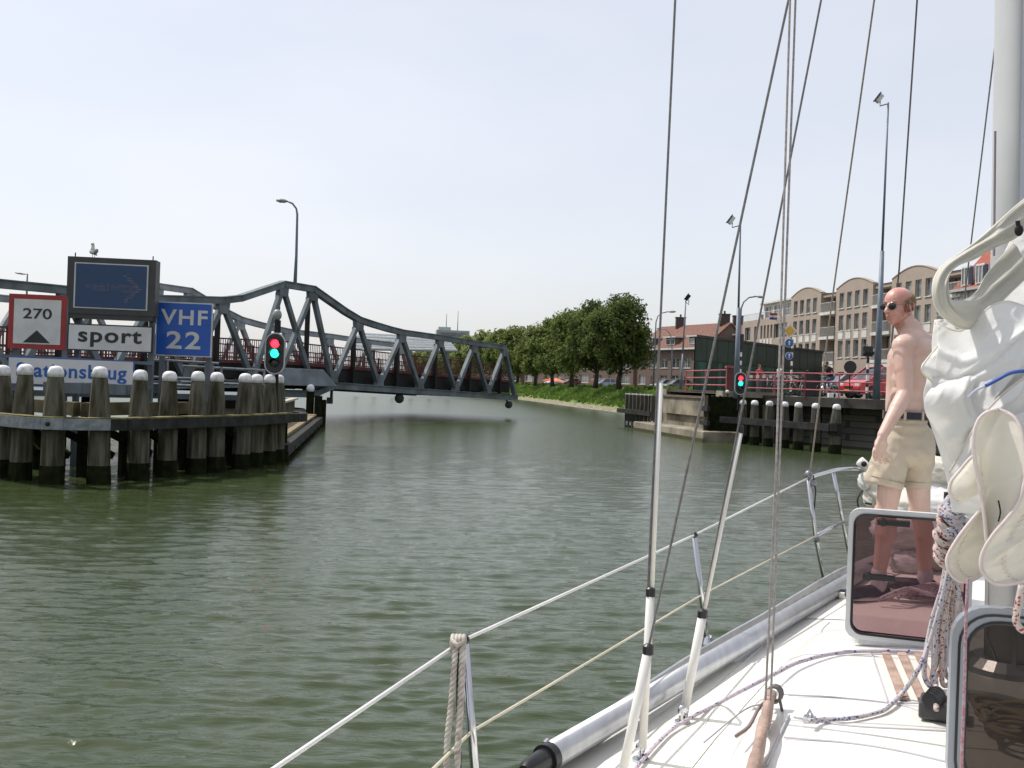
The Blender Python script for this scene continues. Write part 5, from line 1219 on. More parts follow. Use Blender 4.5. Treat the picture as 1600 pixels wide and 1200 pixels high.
b = MB(); c = MT(CZ+.02); b.lathe([(.16, 0), (.15, .03), (.12, .06)], c, 24); b.build('mast_collar', alu, yacht)
# spreaders
spz = 6.2
for sg in (-1, 1): MB().tube([MT(spz), MT(spz)+bb*sg*.95-ba*.12], [.04, .02], 8).build('spreader', alu2, yacht)
spT = MT(spz)-bb*.95-ba*.12
# boom under the sail
b = MB(); b.tube([MT(2.25)-ba*.12, MT(2.25)-ba*3.3+bb*.55], .06, 14); b.build('boom', alu2, yacht, smooth=True)
# shrouds: base on chainplate, cover tubes, black collars
def shroud(pxs, Ys, covers, wire_r=.0035, top=None, nm='shroud'):
    pts = [W(x, y, Y) for (x, y), Y in zip(pxs, Ys)]
    if top is not None: pts = pts+[top]
    o = MB().tube(pts, wire_r, 8).build(nm, wirem, yacht)
    for (x0, y0, x1, y1, Y0, Y1, r, cl) in covers:
        a, c = W(x0, y0, Y0), W(x1, y1, Y1); MB().tube([a, c], r, 12).build('cover_tube', tubew, o, smooth=True)
        if cl: MB().lathe([(r*1.15, -.012), (r*1.15, .014), (r*.6, .02)], a, 12).build('collar', blk, o)
# forward of camera, port side
shroud([(1000, 1196), (1055, 0)], [3.54, 3.56], [(1032.5, 598, 1018.5, 918, 3.55, 3.545, .0085, False), (1016.5, 926, 1004, 1168, 3.545, 3.54, .0145, True)], .0042, top=None)
shroud([(962, 1262), (1014, 1010), (1232, 0)], [3.2, 3.21, 3.35], [(1013, 1016, 962, 1258, 3.21, 3.2, .0155, True)], .0042)
shroud([(1065, 1130), (1098, 955), (1283, 0)], [4.0, 4.0, 3.93], [(1158.5, 672, 1101, 950, 3.98, 4.0, .0085, True), (1098, 960, 1067, 1122, 4.0, 4.0, .018, True)], .0042)
# extend the wires up out of the picture to spreader and mast
MB().tube([W(1055, 0, 3.56), spT], .0042, 6).build('shroud', wirem, yacht)
MB().tube([W(1232, 0, 3.35), MT(5.9)], .0042, 6).build('shroud', wirem, yacht)
MB().tube([W(1283, 0, 3.93), MT(6.0)], .0042, 6).build('shroud', wirem, yacht)
for x, y, z in ((1001, 1190, 1.2), (1066, 1131, 1.2), (962, 1262, 1.2)):
    q = ondeck(x, y, 0); b = MB(); b.tube([q-Vector((0, 0, .02)), q+Vector((0, 0, .06))], .012, 8); b.lathe([(.03, 0), (.03, .012)], q, 12); b.ell(q+Vector((0, 0, .05)), (.02, .012, .022)); b.build('turnbuckle', ss, yacht, smooth=True, angle=R(40))
# forestay and inner lines
MB().tube([B_(4.4, 0, zdeck(4.4)+.03), W(1480, 742, 7.7), W(1510, 440, 6.9), W(1556, 60, 5.9), MT(11.8)], .0045, 6).build('forestay', wirem, yacht)
MB().tube([W(1397, 746, 7.92), W(1392, 545, 7.3), W(1405, 420, 6.8), W(1433, 0, 6.2), MT(11.0)], .0055, 6).build('forward_halyard', mat('dark_halyard', (.14, .13, .13), rough=.7), yacht)
MB().tube([P3t+Vector((.01, 0, .03)), W(1300, 470, 6.1), W(1366, 0, 5.3), MT(8.5)], .005, 6).build('pulpit_halyard', mat('halyard', (.32, .28, .24), (.2, .18, .16), rough=.8, scale=80), yacht)
MB().tube([P3t+Vector((.03, 0, .02)), P3t+Vector((.05, 0, -.08)), P3t+Vector((.045, 0, -.2))], .004, 6).build('halyard_tail', M['dark'], yacht)
hal = mat('halyard_grey', (.36, .33, .30), (.22, .20, .20), rough=.8, scale=90)
hb = onroof(1199, 1098, .05)
for dx, xt in ((-.006, 1234.5), (.010, 1243)):
    MB().tube([hb+Vector((dx, 0, 0)), W(1215+dx*300, 720, 3.02), W(xt, 0, 3.25), MT(9.5)], .0035, 6).build('tied_halyard', hal, yacht)
MB().tube([W(1553, 400, 3.46), W(1555, 205, 3.46)], .0042, 8).build('mast_side_line', mat('purple_line', (.3, .26, .3), rough=.7), yacht)
MB().tube([MT(3.9)-bb*mw*.9, MT(1.7)-bb*mw*.9-ba*.05], .004, 6).build('mast_side_line', hal, yacht)
# handrail (teak) on the coachroof
hp = [onroof(1168, 1262, 0), onroof(1182, 1180, 0), onroof(1205, 1100, 0)]
ha, hz_ = hp[0], hp[2]; hdv = (hz_-ha); hdv.z = 0; hdv.normalize(); up = Vector((0, 0, 1)); sdv = hdv.cross(up)
b = MB(); Lh = (hz_-ha).length; start = ha-hdv*.6; L2 = Lh+.6
N = 46
def hrp(a, c):
    u = a*L2; zt = .062; ph = (u/.30) % 1; arch = .045*max(0, 1-abs((ph-.5)/.34)**3) if abs(ph-.5) < .34 else 0
    e_ = min(1, max(0, (L2-u)/.05)); 
    lo_, hi_ = -.004+arch, zt*(.35+.65*math.sqrt(max(0, min(1, e_))))
    lo_ = min(lo_, hi_-.012)
    t = 2*math.pi*c; base_ = start+hdv*u; base_.z = crtop(*toB(base_))
    return base_+sdv*(math.cos(t)*.016)+up*((lo_+hi_)/2+math.sin(t)*(hi_-lo_)/2)
b.grid(hrp, 90, 14); b.build('grab_rail', teak, yacht, smooth=True)
# teak slats
for k, (x0, x1, xa, xb_) in enumerate(((1378, 1389, 1404, 1420), (1402, 1415, 1434, 1447), (1428, 1440, 1462, 1474))):
    q = [onroof(x0, 1022, .004), onroof(x1, 1022, .004), onroof(xb_, 1094, .004), onroof(xa, 1094, .004)]; b = MB(); b.hexa([*q, *[p+Vector((0, 0, .008)) for p in q]]); b.build('teak_slat', teak, yacht)
q = [onroof(1362, 1020, .001), onroof(1476, 1024, .001), onroof(1500, 1100, .001), onroof(1388, 1099, .001)]; b = MB()
for a, c in zip(q, q[1:]+q[:1]): b.tube([a, c], .004, 6)
b.build('slat_surround', groove, yacht)
# padeye with line
q = onroof(1265, 1128, 0); b = MB(); b.box(q+Vector((0, 0, .008)), (.036, .03, .016), R(-20)); b.tube([q+Vector((-.012, 0, .01)), q+Vector((0, 0, .035)), q+Vector((.012, 0, .01))], .005, 6); b.build('pad_eye', ss, yacht)
# little deck light block by the hatch
q = ondeck(1322, 935, .0); b = MB(); b.box(q+Vector((0, 0, .02)), (.09, .08, .04), R(-20)); o = b.build('deck_vent', gel, yacht, bevel=.01); MB().box(q+Vector((-.005, 0, .045)), (.06, .05, .012), R(-20)).build('vent_cap', mat('navy', (.01, .015, .04)), o, bevel=.004)
# line organiser at mast foot
oc = onroof(1464, 1125, 0); 
b = MB(); b.box(oc+Vector((.02, .02, .03)), (.12, .12, .05), R(-25)); o = b.build('line_organiser', mat('organiser', (.05, .05, .05), rough=.4), yacht, bevel=.008)
for k in range(4):
    Mx = Matrix.Rotation(R(-60), 3, 'Z')@Matrix.Rotation(R(90), 3, 'X'); MB().lathe([(.02, -.007), (.03, -.006), (.03, .006), (.02, .007)], oc+Vector((-.03+k*.014, -.028+k*.022, .058)), 14, Mx).build('sheave', blk, o)
MB().box(oc+Vector((.05, -.03, .035)), (.05, .012, .06), R(-25)).build('side_plate', mat('plate_grey', (.24, .23, .21), rough=.4, metal=.4), o)
# hatches
def rrect(w_, h, r, n=6):
    out = []
    for cx, cy, a0 in ((w_/2-r, r, -90), (w_/2-r, h-r, 0), (-w_/2+r, h-r, 90), (-w_/2+r, r, 180)):
        for k in range(n+1): a = R(a0+90*k/n); out.append((cx+r*math.cos(a), cy+r*math.sin(a)))
    return out
def hatch(label_loc, u, upv, w_, h, framem, tint, handles, nm='hatch', th=.03, rim=.022, r=.045, blue=None, alpha=.5):
    """open hatch lid: frame ring, tinted pane, handles; u = width direction, upv = up direction in the lid"""
    c = Vector(label_loc); n_ = u.cross(upv).normalized(); P = lambda x, z, d=0: c+u*x+upv*z+n_*d
    outer, inner = rrect(w_, h, r), [(x*(1-2*rim/w_), rim+(z)*(1-2*rim/h)) for x, z in rrect(w_, h, r)]
    b = MB(); k = len(outer)
    for i in range(k):
        j = (i+1) % k; a, a2, c1, c2 = outer[i], outer[j], inner[i], inner[j]
        b.hexa([P(*a, -th/2), P(*a2, -th/2), P(*c2, -th/2), P(*c1, -th/2), P(*a, th/2), P(*a2, th/2), P(*c2, th/2), P(*c1, th/2)])
    fo = b.build(nm, framem, yacht)
    mid = [((a[0]+c1[0])/2*1.0, (a[1]+c1[1])/2) for a, c1 in zip(outer, inner)]
    b = MB(); b.tube([P(*p, th/2+.001) for p in inner+inner[:1]], .005, 6); b.tube([P(*p, -th/2-.001) for p in inner+inner[:1]], .005, 6); b.build('gasket', blk, fo)
    if rim > .03:
        b = MB(); b.tube([P(*p, th/2+.001) for p in mid+mid[:1]], .0035, 6); b.build('seal', blk, fo)
    b = MB(); b.prism([P(*p, -.004) for p in inner], n_*.008); b.build('pane', tint, fo)
    for (x, z, l, bluetip) in handles:
        b = MB(); b.bar(P(x-l/2, z, .026), P(x+l/2, z, .026), .024, .022, up=tuple(upv)); b.tube([P(x-l/2+.02, z, .0), P(x-l/2+.02, z, .042)], .015, 10)
        ho = b.build('handle', blk, fo, bevel=.003)
        if bluetip: MB().bar(P(x-l/2-.035, z, .028), P(x-l/2+.012, z, .028), .028, .024, up=tuple(upv)).build('blue_tip', mat('blue_tip', (.01, .13, .5), rough=.4), ho)
    return fo, P
tint1 = glassmat('smoked_acrylic', (.62, .50, .51), .86, base=(.12, .10, .105))
tint2 = glassmat('dark_acrylic', (.34, .31, .29), .78, base=(.03, .028, .027))
h1 = G(1322, 995, CZ+.035); u1 = (bb).normalized()
upv = (W(1329, 801, h1.y+.0)-W(1333, 985, h1.y)); upv = Vector((0, 0, 1)) - ba*.02; upv.normalize()
hc = h1+u1*.215; h1o, P1 = hatch(hc+Vector((0, 0, .0)), u1, upv, .44, .50, mat('hatch_frame', (.62, .63, .64), (.55, .56, .57), rough=.35), tint1, [(-.06, .455, .115, False), (-.105, .245, .115, False), (.16, .44, .08, False)], alpha=.6)
b = MB(); b.bar(hc-u1*.17-Vector((0, 0, .008)), hc+u1*.18-Vector((0, 0, .008)), .03, .02); b.build('hinge', alu, h1o)
# coaming of the forward hatch behind the lid
b = MB(); c0 = hc+ba*.25; rr_ = rrect(.44, .46, .05); b.prism([c0+u1*x+ba*(z-.22)+Vector((0, 0, -.06)) for x, z in rr_], (0, 0, .05)); b.build('hatch_coaming', gel, yacht)
# near hatch, aft of the mast
u2 = (bb*.985+ba*.1).normalized(); hn = W(1497, 1330, 2.66); up2 = (W(1497, 943, 2.60)-W(1478, 1200, 2.62)).normalized(); up2 = (Vector((0, 0, 1))-bb*.0).normalized()
h2c = W(1478, 1200, 2.62); h2c = h2c+Vector((.262, -.09, 0)); h2c.z = 1.50
top2 = W(1497, 943, 2.6).z
h2o, P2 = hatch(h2c, u2, up2, .56, top2-1.50, mat('hatch_frame_grey', (.30, .33, .36), (.26, .28, .31), rough=.35, metal=.3), tint2, [(.03, (top2-1.50)-.07, .20, True)], rim=.036, r=.085, th=.035)
b = MB(); b.prism([h2c+u2*x+ba*(z+.02)+Vector((0, 0, -.02)) for x, z in rrect(.56, .5, .05)], (0, 0, .06)); b.build('hatch_coaming', gel, yacht)
b = MB(); b.prism([h2c+u2*x*.88+ba*(z*.88+.05)+Vector((0, 0, .045)) for x, z in rrect(.56, .5, .05)], (0, 0, .004)); b.build('hatch_dark_sheet', M['black'], yacht)  # black sheet paints in the darkness inside the open hatch
b = MB(); b.tube([P2(-.19, .41, -.03), P2(-.165, .35, -.03)], .004, 6); b.build('stay_rod', ss, h2o)

# ------------------------------------------------------------ spinnaker pole
pa, pb_ = G(852, 1186, 1.26), G(1335, 903, 1.36)
pole = thing('spinnaker_pole', 'thick silver aluminium pole stowed along the port side deck beside the toe rail', 'pole', pa)
pdir = (pb_-pa).normalized(); pr = .046
MB().tube([pa, pb_+pdir*.3], pr, 24).build('tube', alu, pole, smooth=True)
b = MB(); b.tube([pa-pdir*.005, pa+pdir*.03], pr*1.06, 24); b.tube([pa-pdir*.13, pa-pdir*.11, pa-pdir*.06, pa], [.02, .03, .036, .038], 16); b.build('end_fitting', blk, pole, smooth=True, angle=R(40))
b = MB(); b.tube([pa+pdir*.03+Vector((-.02, 0, pr*.9)), pa+pdir*.05+Vector((-.02, 0, pr*1.05))], .008, 6); b.build('rivet', ss, pole)
MB().tube([pb_+pdir*.3, pb_+pdir*.38], pr*.9, 16).build('end_fitting', blk, pole, smooth=True)

# ------------------------------------------------------------ ropes
def ropemat(name, base, fleck, sc=190, thr=.30, stretch=1):
    m = mat(name, base, tuple(v*.85 for v in base), rough=.8, scale=40)
    n = m.node_tree.nodes; l = m.node_tree.links; bs = n['Principled BSDF']; old = [x for x in n if x.type == 'MIX'][0]
    tcn = [x for x in n if x.type == 'TEX_COORD'][0]; t = n.new('ShaderNodeTexVoronoi'); t.inputs['Scale'].default_value = sc; l.new(tcn.outputs['Object'], t.inputs[0])
    cr_ = n.new('ShaderNodeSeparateColor'); l.new(t.outputs['Color'], cr_.inputs[0]); g = n.new('ShaderNodeMath'); g.operation = 'LESS_THAN'; g.inputs[1].default_value = thr*.45; l.new(cr_.outputs[0], g.inputs[0])
    x = n.new('ShaderNodeMix'); x.data_type = 'RGBA'; l.new(old.outputs['Result'], x.inputs['A']); x.inputs['B'].default_value = (*fleck, 1); l.new(g.outputs[0], x.inputs['Factor']); l.new(x.outputs['Result'], bs.inputs['Base Color']); return m
rp_blue = ropemat('rope_blue_fleck', (.52, .48, .50), (.05, .08, .22)); rp_red = ropemat('rope_red_fleck', (.52, .45, .42), (.28, .04, .03)); rp_lilac = ropemat('rope_lilac', (.50, .44, .50), (.06, .06, .2), 130, .22)
def rope(pts, r, m, name, label, cat='rope', group=None, k=6):
    c = catmull(pts, k); rt = c[0]; o = MB().tube(c, r, 8).build(name, m, base=rt, smooth=True); props(o, label, cat, group); return o
rope([ondeck(975, 1225, .02), ondeck(1002, 1190, .02), ondeck(1030, 1158, .02), ondeck(1052, 1138, .02), ondeck(1085, 1118, .025), ondeck(1130, 1095, .03), onroof(1165, 1076, .02), onroof(1212, 1052, .02), onroof(1250, 1034, .015), onroof(1310, 1020, .012), onroof(1380, 1017, .012), onroof(1450, 1020, .012), onroof(1490, 1030, .012)], .0072, rp_lilac, 'deck_rope', 'lilac rope with dark flecks running across the coachroof past the shroud bases')
rope([onroof(1265, 1126, .03), onroof(1285, 1124, .014), onroof(1330, 1122, .012), onroof(1375, 1112, .012), onroof(1393, 1100, .016), W(1412, 1080, 3.21), W(1434, 1048, 3.17), W(1452, 1005, 3.18), W(1468, 950, 3.16), W(1482, 890, 3.14), W(1492, 820, 3.14)], .0070, rp_blue, 'deck_rope', 'white rope with blue flecks curving from the coachroof pad eye up to the mast')
# two thin lines crossing the roof
rope([onroof(1150, 1150, .01), onroof(1170, 1135, .01), onroof(1185, 1108, .02), onroof(1197, 1095, .05)], .0055, mat('brown_cord', (.24, .18, .17)), 'loose_cord', 'brown cord lashing the halyards to the teak grab rail', 'cord')
b = MB(); hb2 = onroof(1208, 1092, .03)
for k in range(3): b.tube([hb2+Vector((math.cos(t)*.022+.006*k, .01*k, .012+math.sin(t)*.025)) for t in [6.28*j/12 for j in range(13)]], .005, 6, caps=False)
b.tube([hb2+Vector((.02, 0, 0)), hb2+Vector((.03, 0, -.04))], .005, 6)
o = b.build('lashing_knot', mat('knot_cord', (.17, .15, .15)), base=hb2, smooth=True); props(o, 'knotted dark cord around the forward end of the teak grab rail', 'cord')
# halyard bundle by the mast
rc = random.Random(3); bn = 0
hx0, hy0 = 1490, 792
for k in range(7):
    m = rp_red if k % 2 else rp_blue; x1 = 1450+k*7; lo_ = 1075 - (k % 3)*14; Y0, Y1 = 3.16+.01*k, 3.24+.012*k
    pts = [W(hx0-6+k*2, hy0, Y0), W(1481+k*1.5, 880, Y0), W(x1+12, 970, Y1), W(x1-2, lo_-25, Y1), W(x1+4, lo_, Y1), W(x1+12, lo_-22, Y1), W(x1+15, 980, Y1-.01), W(1487+k, 900, Y0-.02), W(hx0+k*1.2, hy0+6, Y0-.02)]
    pts = [p+Vector((rc.uniform(-.008, .008), rc.uniform(-.012, .012), rc.uniform(-.01, .01))) for p in pts]
    rope(pts, .0085, m, 'halyard_coil', ['red flecked halyard hanks hanging beside the mast', 'blue flecked halyard hanks hanging beside the mast'][0 if m is rp_red else 1], 'rope', 'coiled halyards hanging by the mast')
rope([onroof(1463, 1108, .06), W(1462, 1060, 3.3), W(1458, 1000, 3.28), W(1470, 930, 3.26), W(1484, 850, 3.2)], .008, rp_red, 'halyard', 'single red flecked line rising from the black organiser at the mast foot')
# turns of rope around the cleat
for m, cx, cy, R0, lab in ((rp_blue, 1492, 800, .034, 'grey blue rope wound in a thick knot above the halyard coils'), (rp_red, 1476, 822, .020, 'pink flecked rope wound in turns beside the grey blue knot')):
    b = MB(); 
    for k in range(7):
        q = W(cx-k*(1.2 if m is rp_blue else .6), cy-18+k*(7 if m is rp_blue else 12), 3.12); tl_ = rc.uniform(-.9, .9); q = q+Vector((rc.uniform(-.008, .008), 0, 0)); R0 = R0*rc.uniform(.85, 1.15); b.tube([q+Vector((math.cos(t)*R0, math.sin(t)*R0*.8, math.sin(t+tl_)*.020)) for t in [6.28*j/12 for j in range(13)]], .0095, 8, caps=False)
    o = b.build('rope_turns', m, base=W(cx, cy, 3.12), smooth=True); props(o, lab, 'rope')
MB().tube([W(1490, 770, 3.2), W(1486, 850, 3.2)], .028, 10).build('winch_post', M['dark'], yacht)
# vertical line in front of near hatch
rope([W(1512, 905, 2.5), W(1509, 980, 2.5), W(1507, 1075, 2.52), W(1503, 1180, 2.53), W(1500, 1300, 2.54)], .0042, mat('lilac_line', (.36, .30, .34), (.3, .1, .12), rough=.8, scale=120), 'reef_line', 'thin lilac line hanging in front of the near hatch frame')
rope([W(1597, 915, 2.45), W(1590, 950, 2.45), W(1588, 972, 2.45), W(1600, 985, 2.45), W(1612, 975, 2.45), W(1606, 930, 2.45)], .009, rp_red, 'sheet_loop', 'pink flecked rope loop over the top right of the near hatch')
# brown ropes seen through the near hatch
bro = mat('tan_rope', (.42, .34, .22), (.3, .23, .15), rough=.8, scale=60)
for k in range(5):
    c0 = onroof(1572+k*9, 1120+k*14, .02); rope([c0+Vector((math.cos(t)*(.085-.004*k+.006*math.sin(t*2.3+k)), .02*k+math.sin(t)*.07+.01*math.sin(t*3+k), .012+.010*t/6.28+.012*abs(math.sin(t*1.7+k)))) for t in [j*.62+k for j in range(22)]], .0065, bro, 'coiled_sheet', 'tan rope coil lying on the coachroof behind the near hatch', 'rope', 'tan rope coils behind the near hatch')
# twisted rope hanging on the stanchion
twm = mat('twisted_rope', (.56, .53, .46), (.30, .25, .22), rough=.85, scale=30)
def twisted(pts, r, name, label, group):
    c = catmull(pts, 14); b = MB(); Lc = [0]
    for a, d in zip(c, c[1:]): Lc.append(Lc[-1]+(d-a).length)
    for st in range(3):
        pp_ = []
        for i, p in enumerate(c):
            t = (c[min(i+1, len(c)-1)]-c[max(i-1, 0)]).normalized(); n1 = t.cross(Vector((0, 1, 0))).normalized(); n2 = t.cross(n1); a = Lc[i]/(r*5.2)*6.283/1+st*2.094
            pp_.append(p+(n1*math.cos(a)+n2*math.sin(a))*r*.52)
        b.tube(pp_, r*.56, 6)
    o = b.build(name, twm, base=c[0], smooth=True); props(o, label, 'rope', group)
def fine(p, q, n): return [p.lerp(q, i/n) for i in range(n+1)]
t1 = [W(712, 1008, 2.84), W(706, 1090, 2.8), W(699, 1160, 2.78), W(696, 1260, 2.76)]; t2 = [W(723, 1005, 2.84), W(720, 1090, 2.8), W(716, 1160, 2.77), W(711, 1260, 2.75)]
twisted(catmull(t1, 6), .0085, 'hanging_rope', 'left strand of twisted rope hanging from the lifeline at the near stanchion', 'twisted rope strands on the lifeline'); twisted(catmull(t2, 6), .0095, 'hanging_rope', 'right strand of twisted rope hanging from the lifeline at the near stanchion', 'twisted rope strands on the lifeline')
b = MB(); kc = W(716, 1005, 2.86)
for k in range(4): b.tube([kc+Vector(((k-1.5)*.010, math.cos(t)*.018, math.sin(t)*.020)) for t in [6.28*j/12 for j in range(13)]], .0075, 7, caps=False)
b.tube([kc+Vector((-.02, -.018, .012)), kc+Vector((0, -.026, 0)), kc+Vector((.02, -.018, .01))], .0075, 7)
o = b.build('rope_hitch', twm, base=kc, smooth=True); props(o, 'hitch of twisted rope around the lifeline at the near stanchion', 'rope')

# ------------------------------------------------------------ mainsail, lowered and bundled
sailm = mat('sailcloth', (.88, .88, .87), (.85, .84, .82), rough=.6, scale=5, bump=.22, bscale=28, trans=.42)
sail2 = mat('sailcloth_cream', (.84, .81, .74), (.80, .77, .68), rough=.65, scale=5, bump=.1, bscale=40, trans=.3)
hemm = mat('sail_hem', (.66, .58, .55), (.58, .50, .48), rough=.7, scale=30)
sail = thing('mainsail', 'white mainsail lowered in heavy loose folds over the boom at the right edge', 'sail', W(1560, 900, 3.0))
from mathutils import noise as mnoise
def crump(p, amp, seed=0):
    u = (p.x+p.z)*.7; v = (p.z-p.x)*.7; w0 = mnoise.noise(Vector((u*3, v*3, seed)))*.25
    n1 = 1-abs(mnoise.noise(Vector((u*2.0+w0, v*8+w0*3, seed+p.y*2))))*2.2; n2 = 1-abs(mnoise.noise(Vector((u*9, v*16+w0*5, seed+7))))*2
    return amp*(max(0, n1)**4*1.5+max(0, n2)**4*.35+.8*mnoise.noise(Vector((u*5, v*9, seed+3))))
def sheet(Lp, Rp, relief, m=sailm, nu=60, nv=40, th=.0025, cr=.018, name='sail_fold', hem=None, hm=hemm, hr=.007):
    """cloth between two 3-D curves; relief(a,c)->offset (dx,dy,dz) in metres"""
    A, C = [Vector(p) for p in Lp], [Vector(p) for p in Rp]
    def curve(P_, t):
        c = catmull(P_, 12); f = t*(len(c)-1); i = min(int(f), len(c)-2); return c[i].lerp(c[i+1], f-i)
    ca, cc = catmull(A, 12), catmull(C, 12)
    def ev(c, t): f = t*(len(c)-1); i = min(int(f), len(c)-2); return c[i].lerp(c[i+1], f-i)
    nu = int(nu*1.7); nv = int(nv*2.2)
    def pt(a, c):
        p = ev(ca, a).lerp(ev(cc, a), c)+Vector(relief(a, c)); e_ = min(1, min(c, 1-c, a+.05, 1.05-a)*9)
        return p+Vector((.15, -1, .1))*crump(p, cr)*e_
    b = MB(); b.grid(pt, nu, nv)
    o = b.build(name, m, sail, smooth=True); md = o.modifiers.new('th', 'SOLIDIFY'); md.thickness = th; md.offset = 0
    if hem is not None:
        for side in hem:
            if side == 'L': pts = [ev(ca, i/60)+Vector(relief(i/60, 0)) for i in range(61)]
            elif side == 'R': pts = [ev(cc, i/60)+Vector(relief(i/60, 1)) for i in range(61)]
            elif side == 'B': pts = [ev(ca, 1).lerp(ev(cc, 1), i/40)+Vector(relief(1, i/40)) for i in range(41)]
            else: pts = [ev(ca, 0).lerp(ev(cc, 0), i/40)+Vector(relief(0, i/40)) for i in range(41)]
            MB().tube(pts, hr, 8).build('hem', hm, o, smooth=True)
    return o
def Wl(L_): return [W(x, y, Y) for x, y, Y in L_]
sn, cs_ = math.sin, math.cos
def ridge(v, c, w_): return math.exp(-((v-c)/w_)**2)
# 1 loop band: sweeping from the mast down round the opening
sheet(Wl([(1612, 300, 2.9), (1575, 330, 2.88), (1530, 368, 2.84), (1490, 400, 2.8), (1462, 425, 2.76), (1452, 452, 2.74), (1458, 484, 2.74), (1475, 503, 2.75), (1502, 514, 2.78), (1530, 500, 2.84), (1560, 470, 2.9), (1600, 430, 2.95)]),
      Wl([(1622, 340, 2.84), (1592, 372, 2.82), (1562, 386, 2.80), (1530, 402, 2.78), (1500, 415, 2.74), (1488, 432, 2.72), (1486, 452, 2.70), (1494, 468, 2.68), (1514, 468, 2.70), (1532, 452, 2.78), (1548, 425, 2.86), (1590, 380, 2.92)]),
      lambda a, c: (.002*sn(c*9+a*8), .05*(c-.5)-.012*sn(math.pi*c)-.005*sn(c*14+a*14), .003*sn(a*22+c*5)), hem=('L',), hm=mat('hem_cream', (.72, .69, .60)), hr=.003, nu=90, m=mat('sailcloth_shaded', (.60, .58, .51), (.55, .53, .46), rough=.7, scale=6, trans=.2), cr=.006)  # shade on the loop band is put into its greyer cloth colour
# 2 upper smooth part by the mast
sheet(Wl([(1600, 318, 3.0), (1580, 370, 3.0), (1552, 425, 3.0), (1530, 470, 2.96), (1500, 520, 2.94)]), Wl([(1680, 300, 3.0), (1690, 360, 2.98), (1690, 420, 2.96), (1690, 470, 2.94), (1690, 530, 2.92)]),
      lambda a, c: (0, -.06*sn(math.pi*min(1, c*1.3)*.8)-.006*sn(c*12+a*4), 0), cr=.006)
# 3 main shoulder fold: hemmed top edge draped over the bundle
sheet(Wl([(1462, 505, 2.84), (1500, 517, 2.80), (1528, 497, 2.77), (1548, 479, 2.75), (1574, 471, 2.74), (1602, 479, 2.74), (1650, 492, 2.74), (1700, 500, 2.74)]), Wl([(1446, 640, 2.82), (1480, 655, 2.78), (1512, 650, 2.75), (1545, 640, 2.72), (1575, 610, 2.71), (1605, 600, 2.70), (1650, 595, 2.70), (1700, 590, 2.7)]),
      lambda a, c: (0, -.03*sn(math.pi*c)-.012*ridge(c, .3+.3*a, .05)+.010*ridge(c, .6-.2*a, .04), 0), hem=('L',), hm=mat('hem_warm', (.70, .65, .58)), hr=.003, nu=80, cr=.012)
# 4 pieces left of it, going down behind the man: stepped left edge
sheet(Wl([(1460, 500, 2.92), (1456, 535, 2.9), (1456, 562, 2.88), (1446, 592, 2.86), (1444, 630, 2.86), (1460, 680, 2.88), (1478, 740, 2.92), (1488, 800, 2.96)]), Wl([(1560, 500, 2.94), (1560, 550, 2.9), (1560, 600, 2.84), (1560, 650, 2.82), (1560, 690, 2.82), (1560, 720, 2.84), (1560, 760, 2.88), (1560, 800, 2.92)]),
      lambda a, c: (0, -.045*sn(math.pi*c)-.015*ridge(c, .2+.5*a, .05)+.015*ridge(c, .45+.4*a, .03)-.01*ridge(a, .45+.2*c, .04), 0), nu=80)
sheet(Wl([(1466, 540, 2.86), (1446, 562, 2.84), (1438, 572, 2.82), (1440, 582, 2.82), (1458, 598, 2.84)]), Wl([(1500, 560, 2.80), (1500, 580, 2.8), (1500, 592, 2.8), (1500, 604, 2.8), (1500, 620, 2.8)]), lambda a, c: (0, -.015*sn(math.pi*a), 0), hem=('L',), hm=mat('hem_cream2', (.72, .70, .60)), hr=.003)
# 5 diagonal overlapping folds with shadow gaps
sheet(Wl([(1462, 600, 2.8), (1446, 620, 2.78), (1446, 645, 2.78), (1462, 672, 2.8), (1480, 706, 2.82), (1492, 745, 2.84)]), Wl([(1600, 560, 2.72), (1590, 600, 2.72), (1580, 630, 2.74), (1560, 655, 2.76), (1540, 690, 2.78), (1520, 730, 2.8)]),
      lambda a, c: (0, -.03*sn(math.pi*c)-.012*ridge(c, .3+.2*a, .04)-.012*ridge(c, .62, .03)+.012*ridge(c, .47+.1*a, .025), 0), nu=70)
sheet(Wl([(1690, 560, 2.66), (1640, 575, 2.66), (1600, 592, 2.66), (1560, 622, 2.68), (1530, 660, 2.7), (1505, 700, 2.74), (1484, 738, 2.78)]), Wl([(1690, 700, 2.7), (1645, 690, 2.7), (1606, 690, 2.7), (1575, 700, 2.72), (1545, 712, 2.74), (1520, 735, 2.76), (1500, 770, 2.78)]),
      lambda a, c: (0, -.02*sn(math.pi*c)-.004*sn(a*16), 0), hem=('L',), hm=mat('hem_tan', (.62, .56, .50)), hr=.004, nu=70)
# blue tape along a fold
MB().tube(catmull(Wl([(1540, 603, 2.62), (1560, 592, 2.61), (1578, 583, 2.60), (1600, 580, 2.59), (1625, 583, 2.59)]), 6), .010, 8, flat=.5).build('blue_tape', mat('blue_tape', (.02, .08, .35), rough=.5), sail, smooth=True)
MB().tube(catmull(Wl([(1512, 622, 2.64), (1525, 610, 2.63), (1540, 603, 2.62)]), 5), .007, 8, flat=.5).build('pale_tape', mat('pale_tape', (.45, .5, .62), rough=.5), sail, smooth=True)
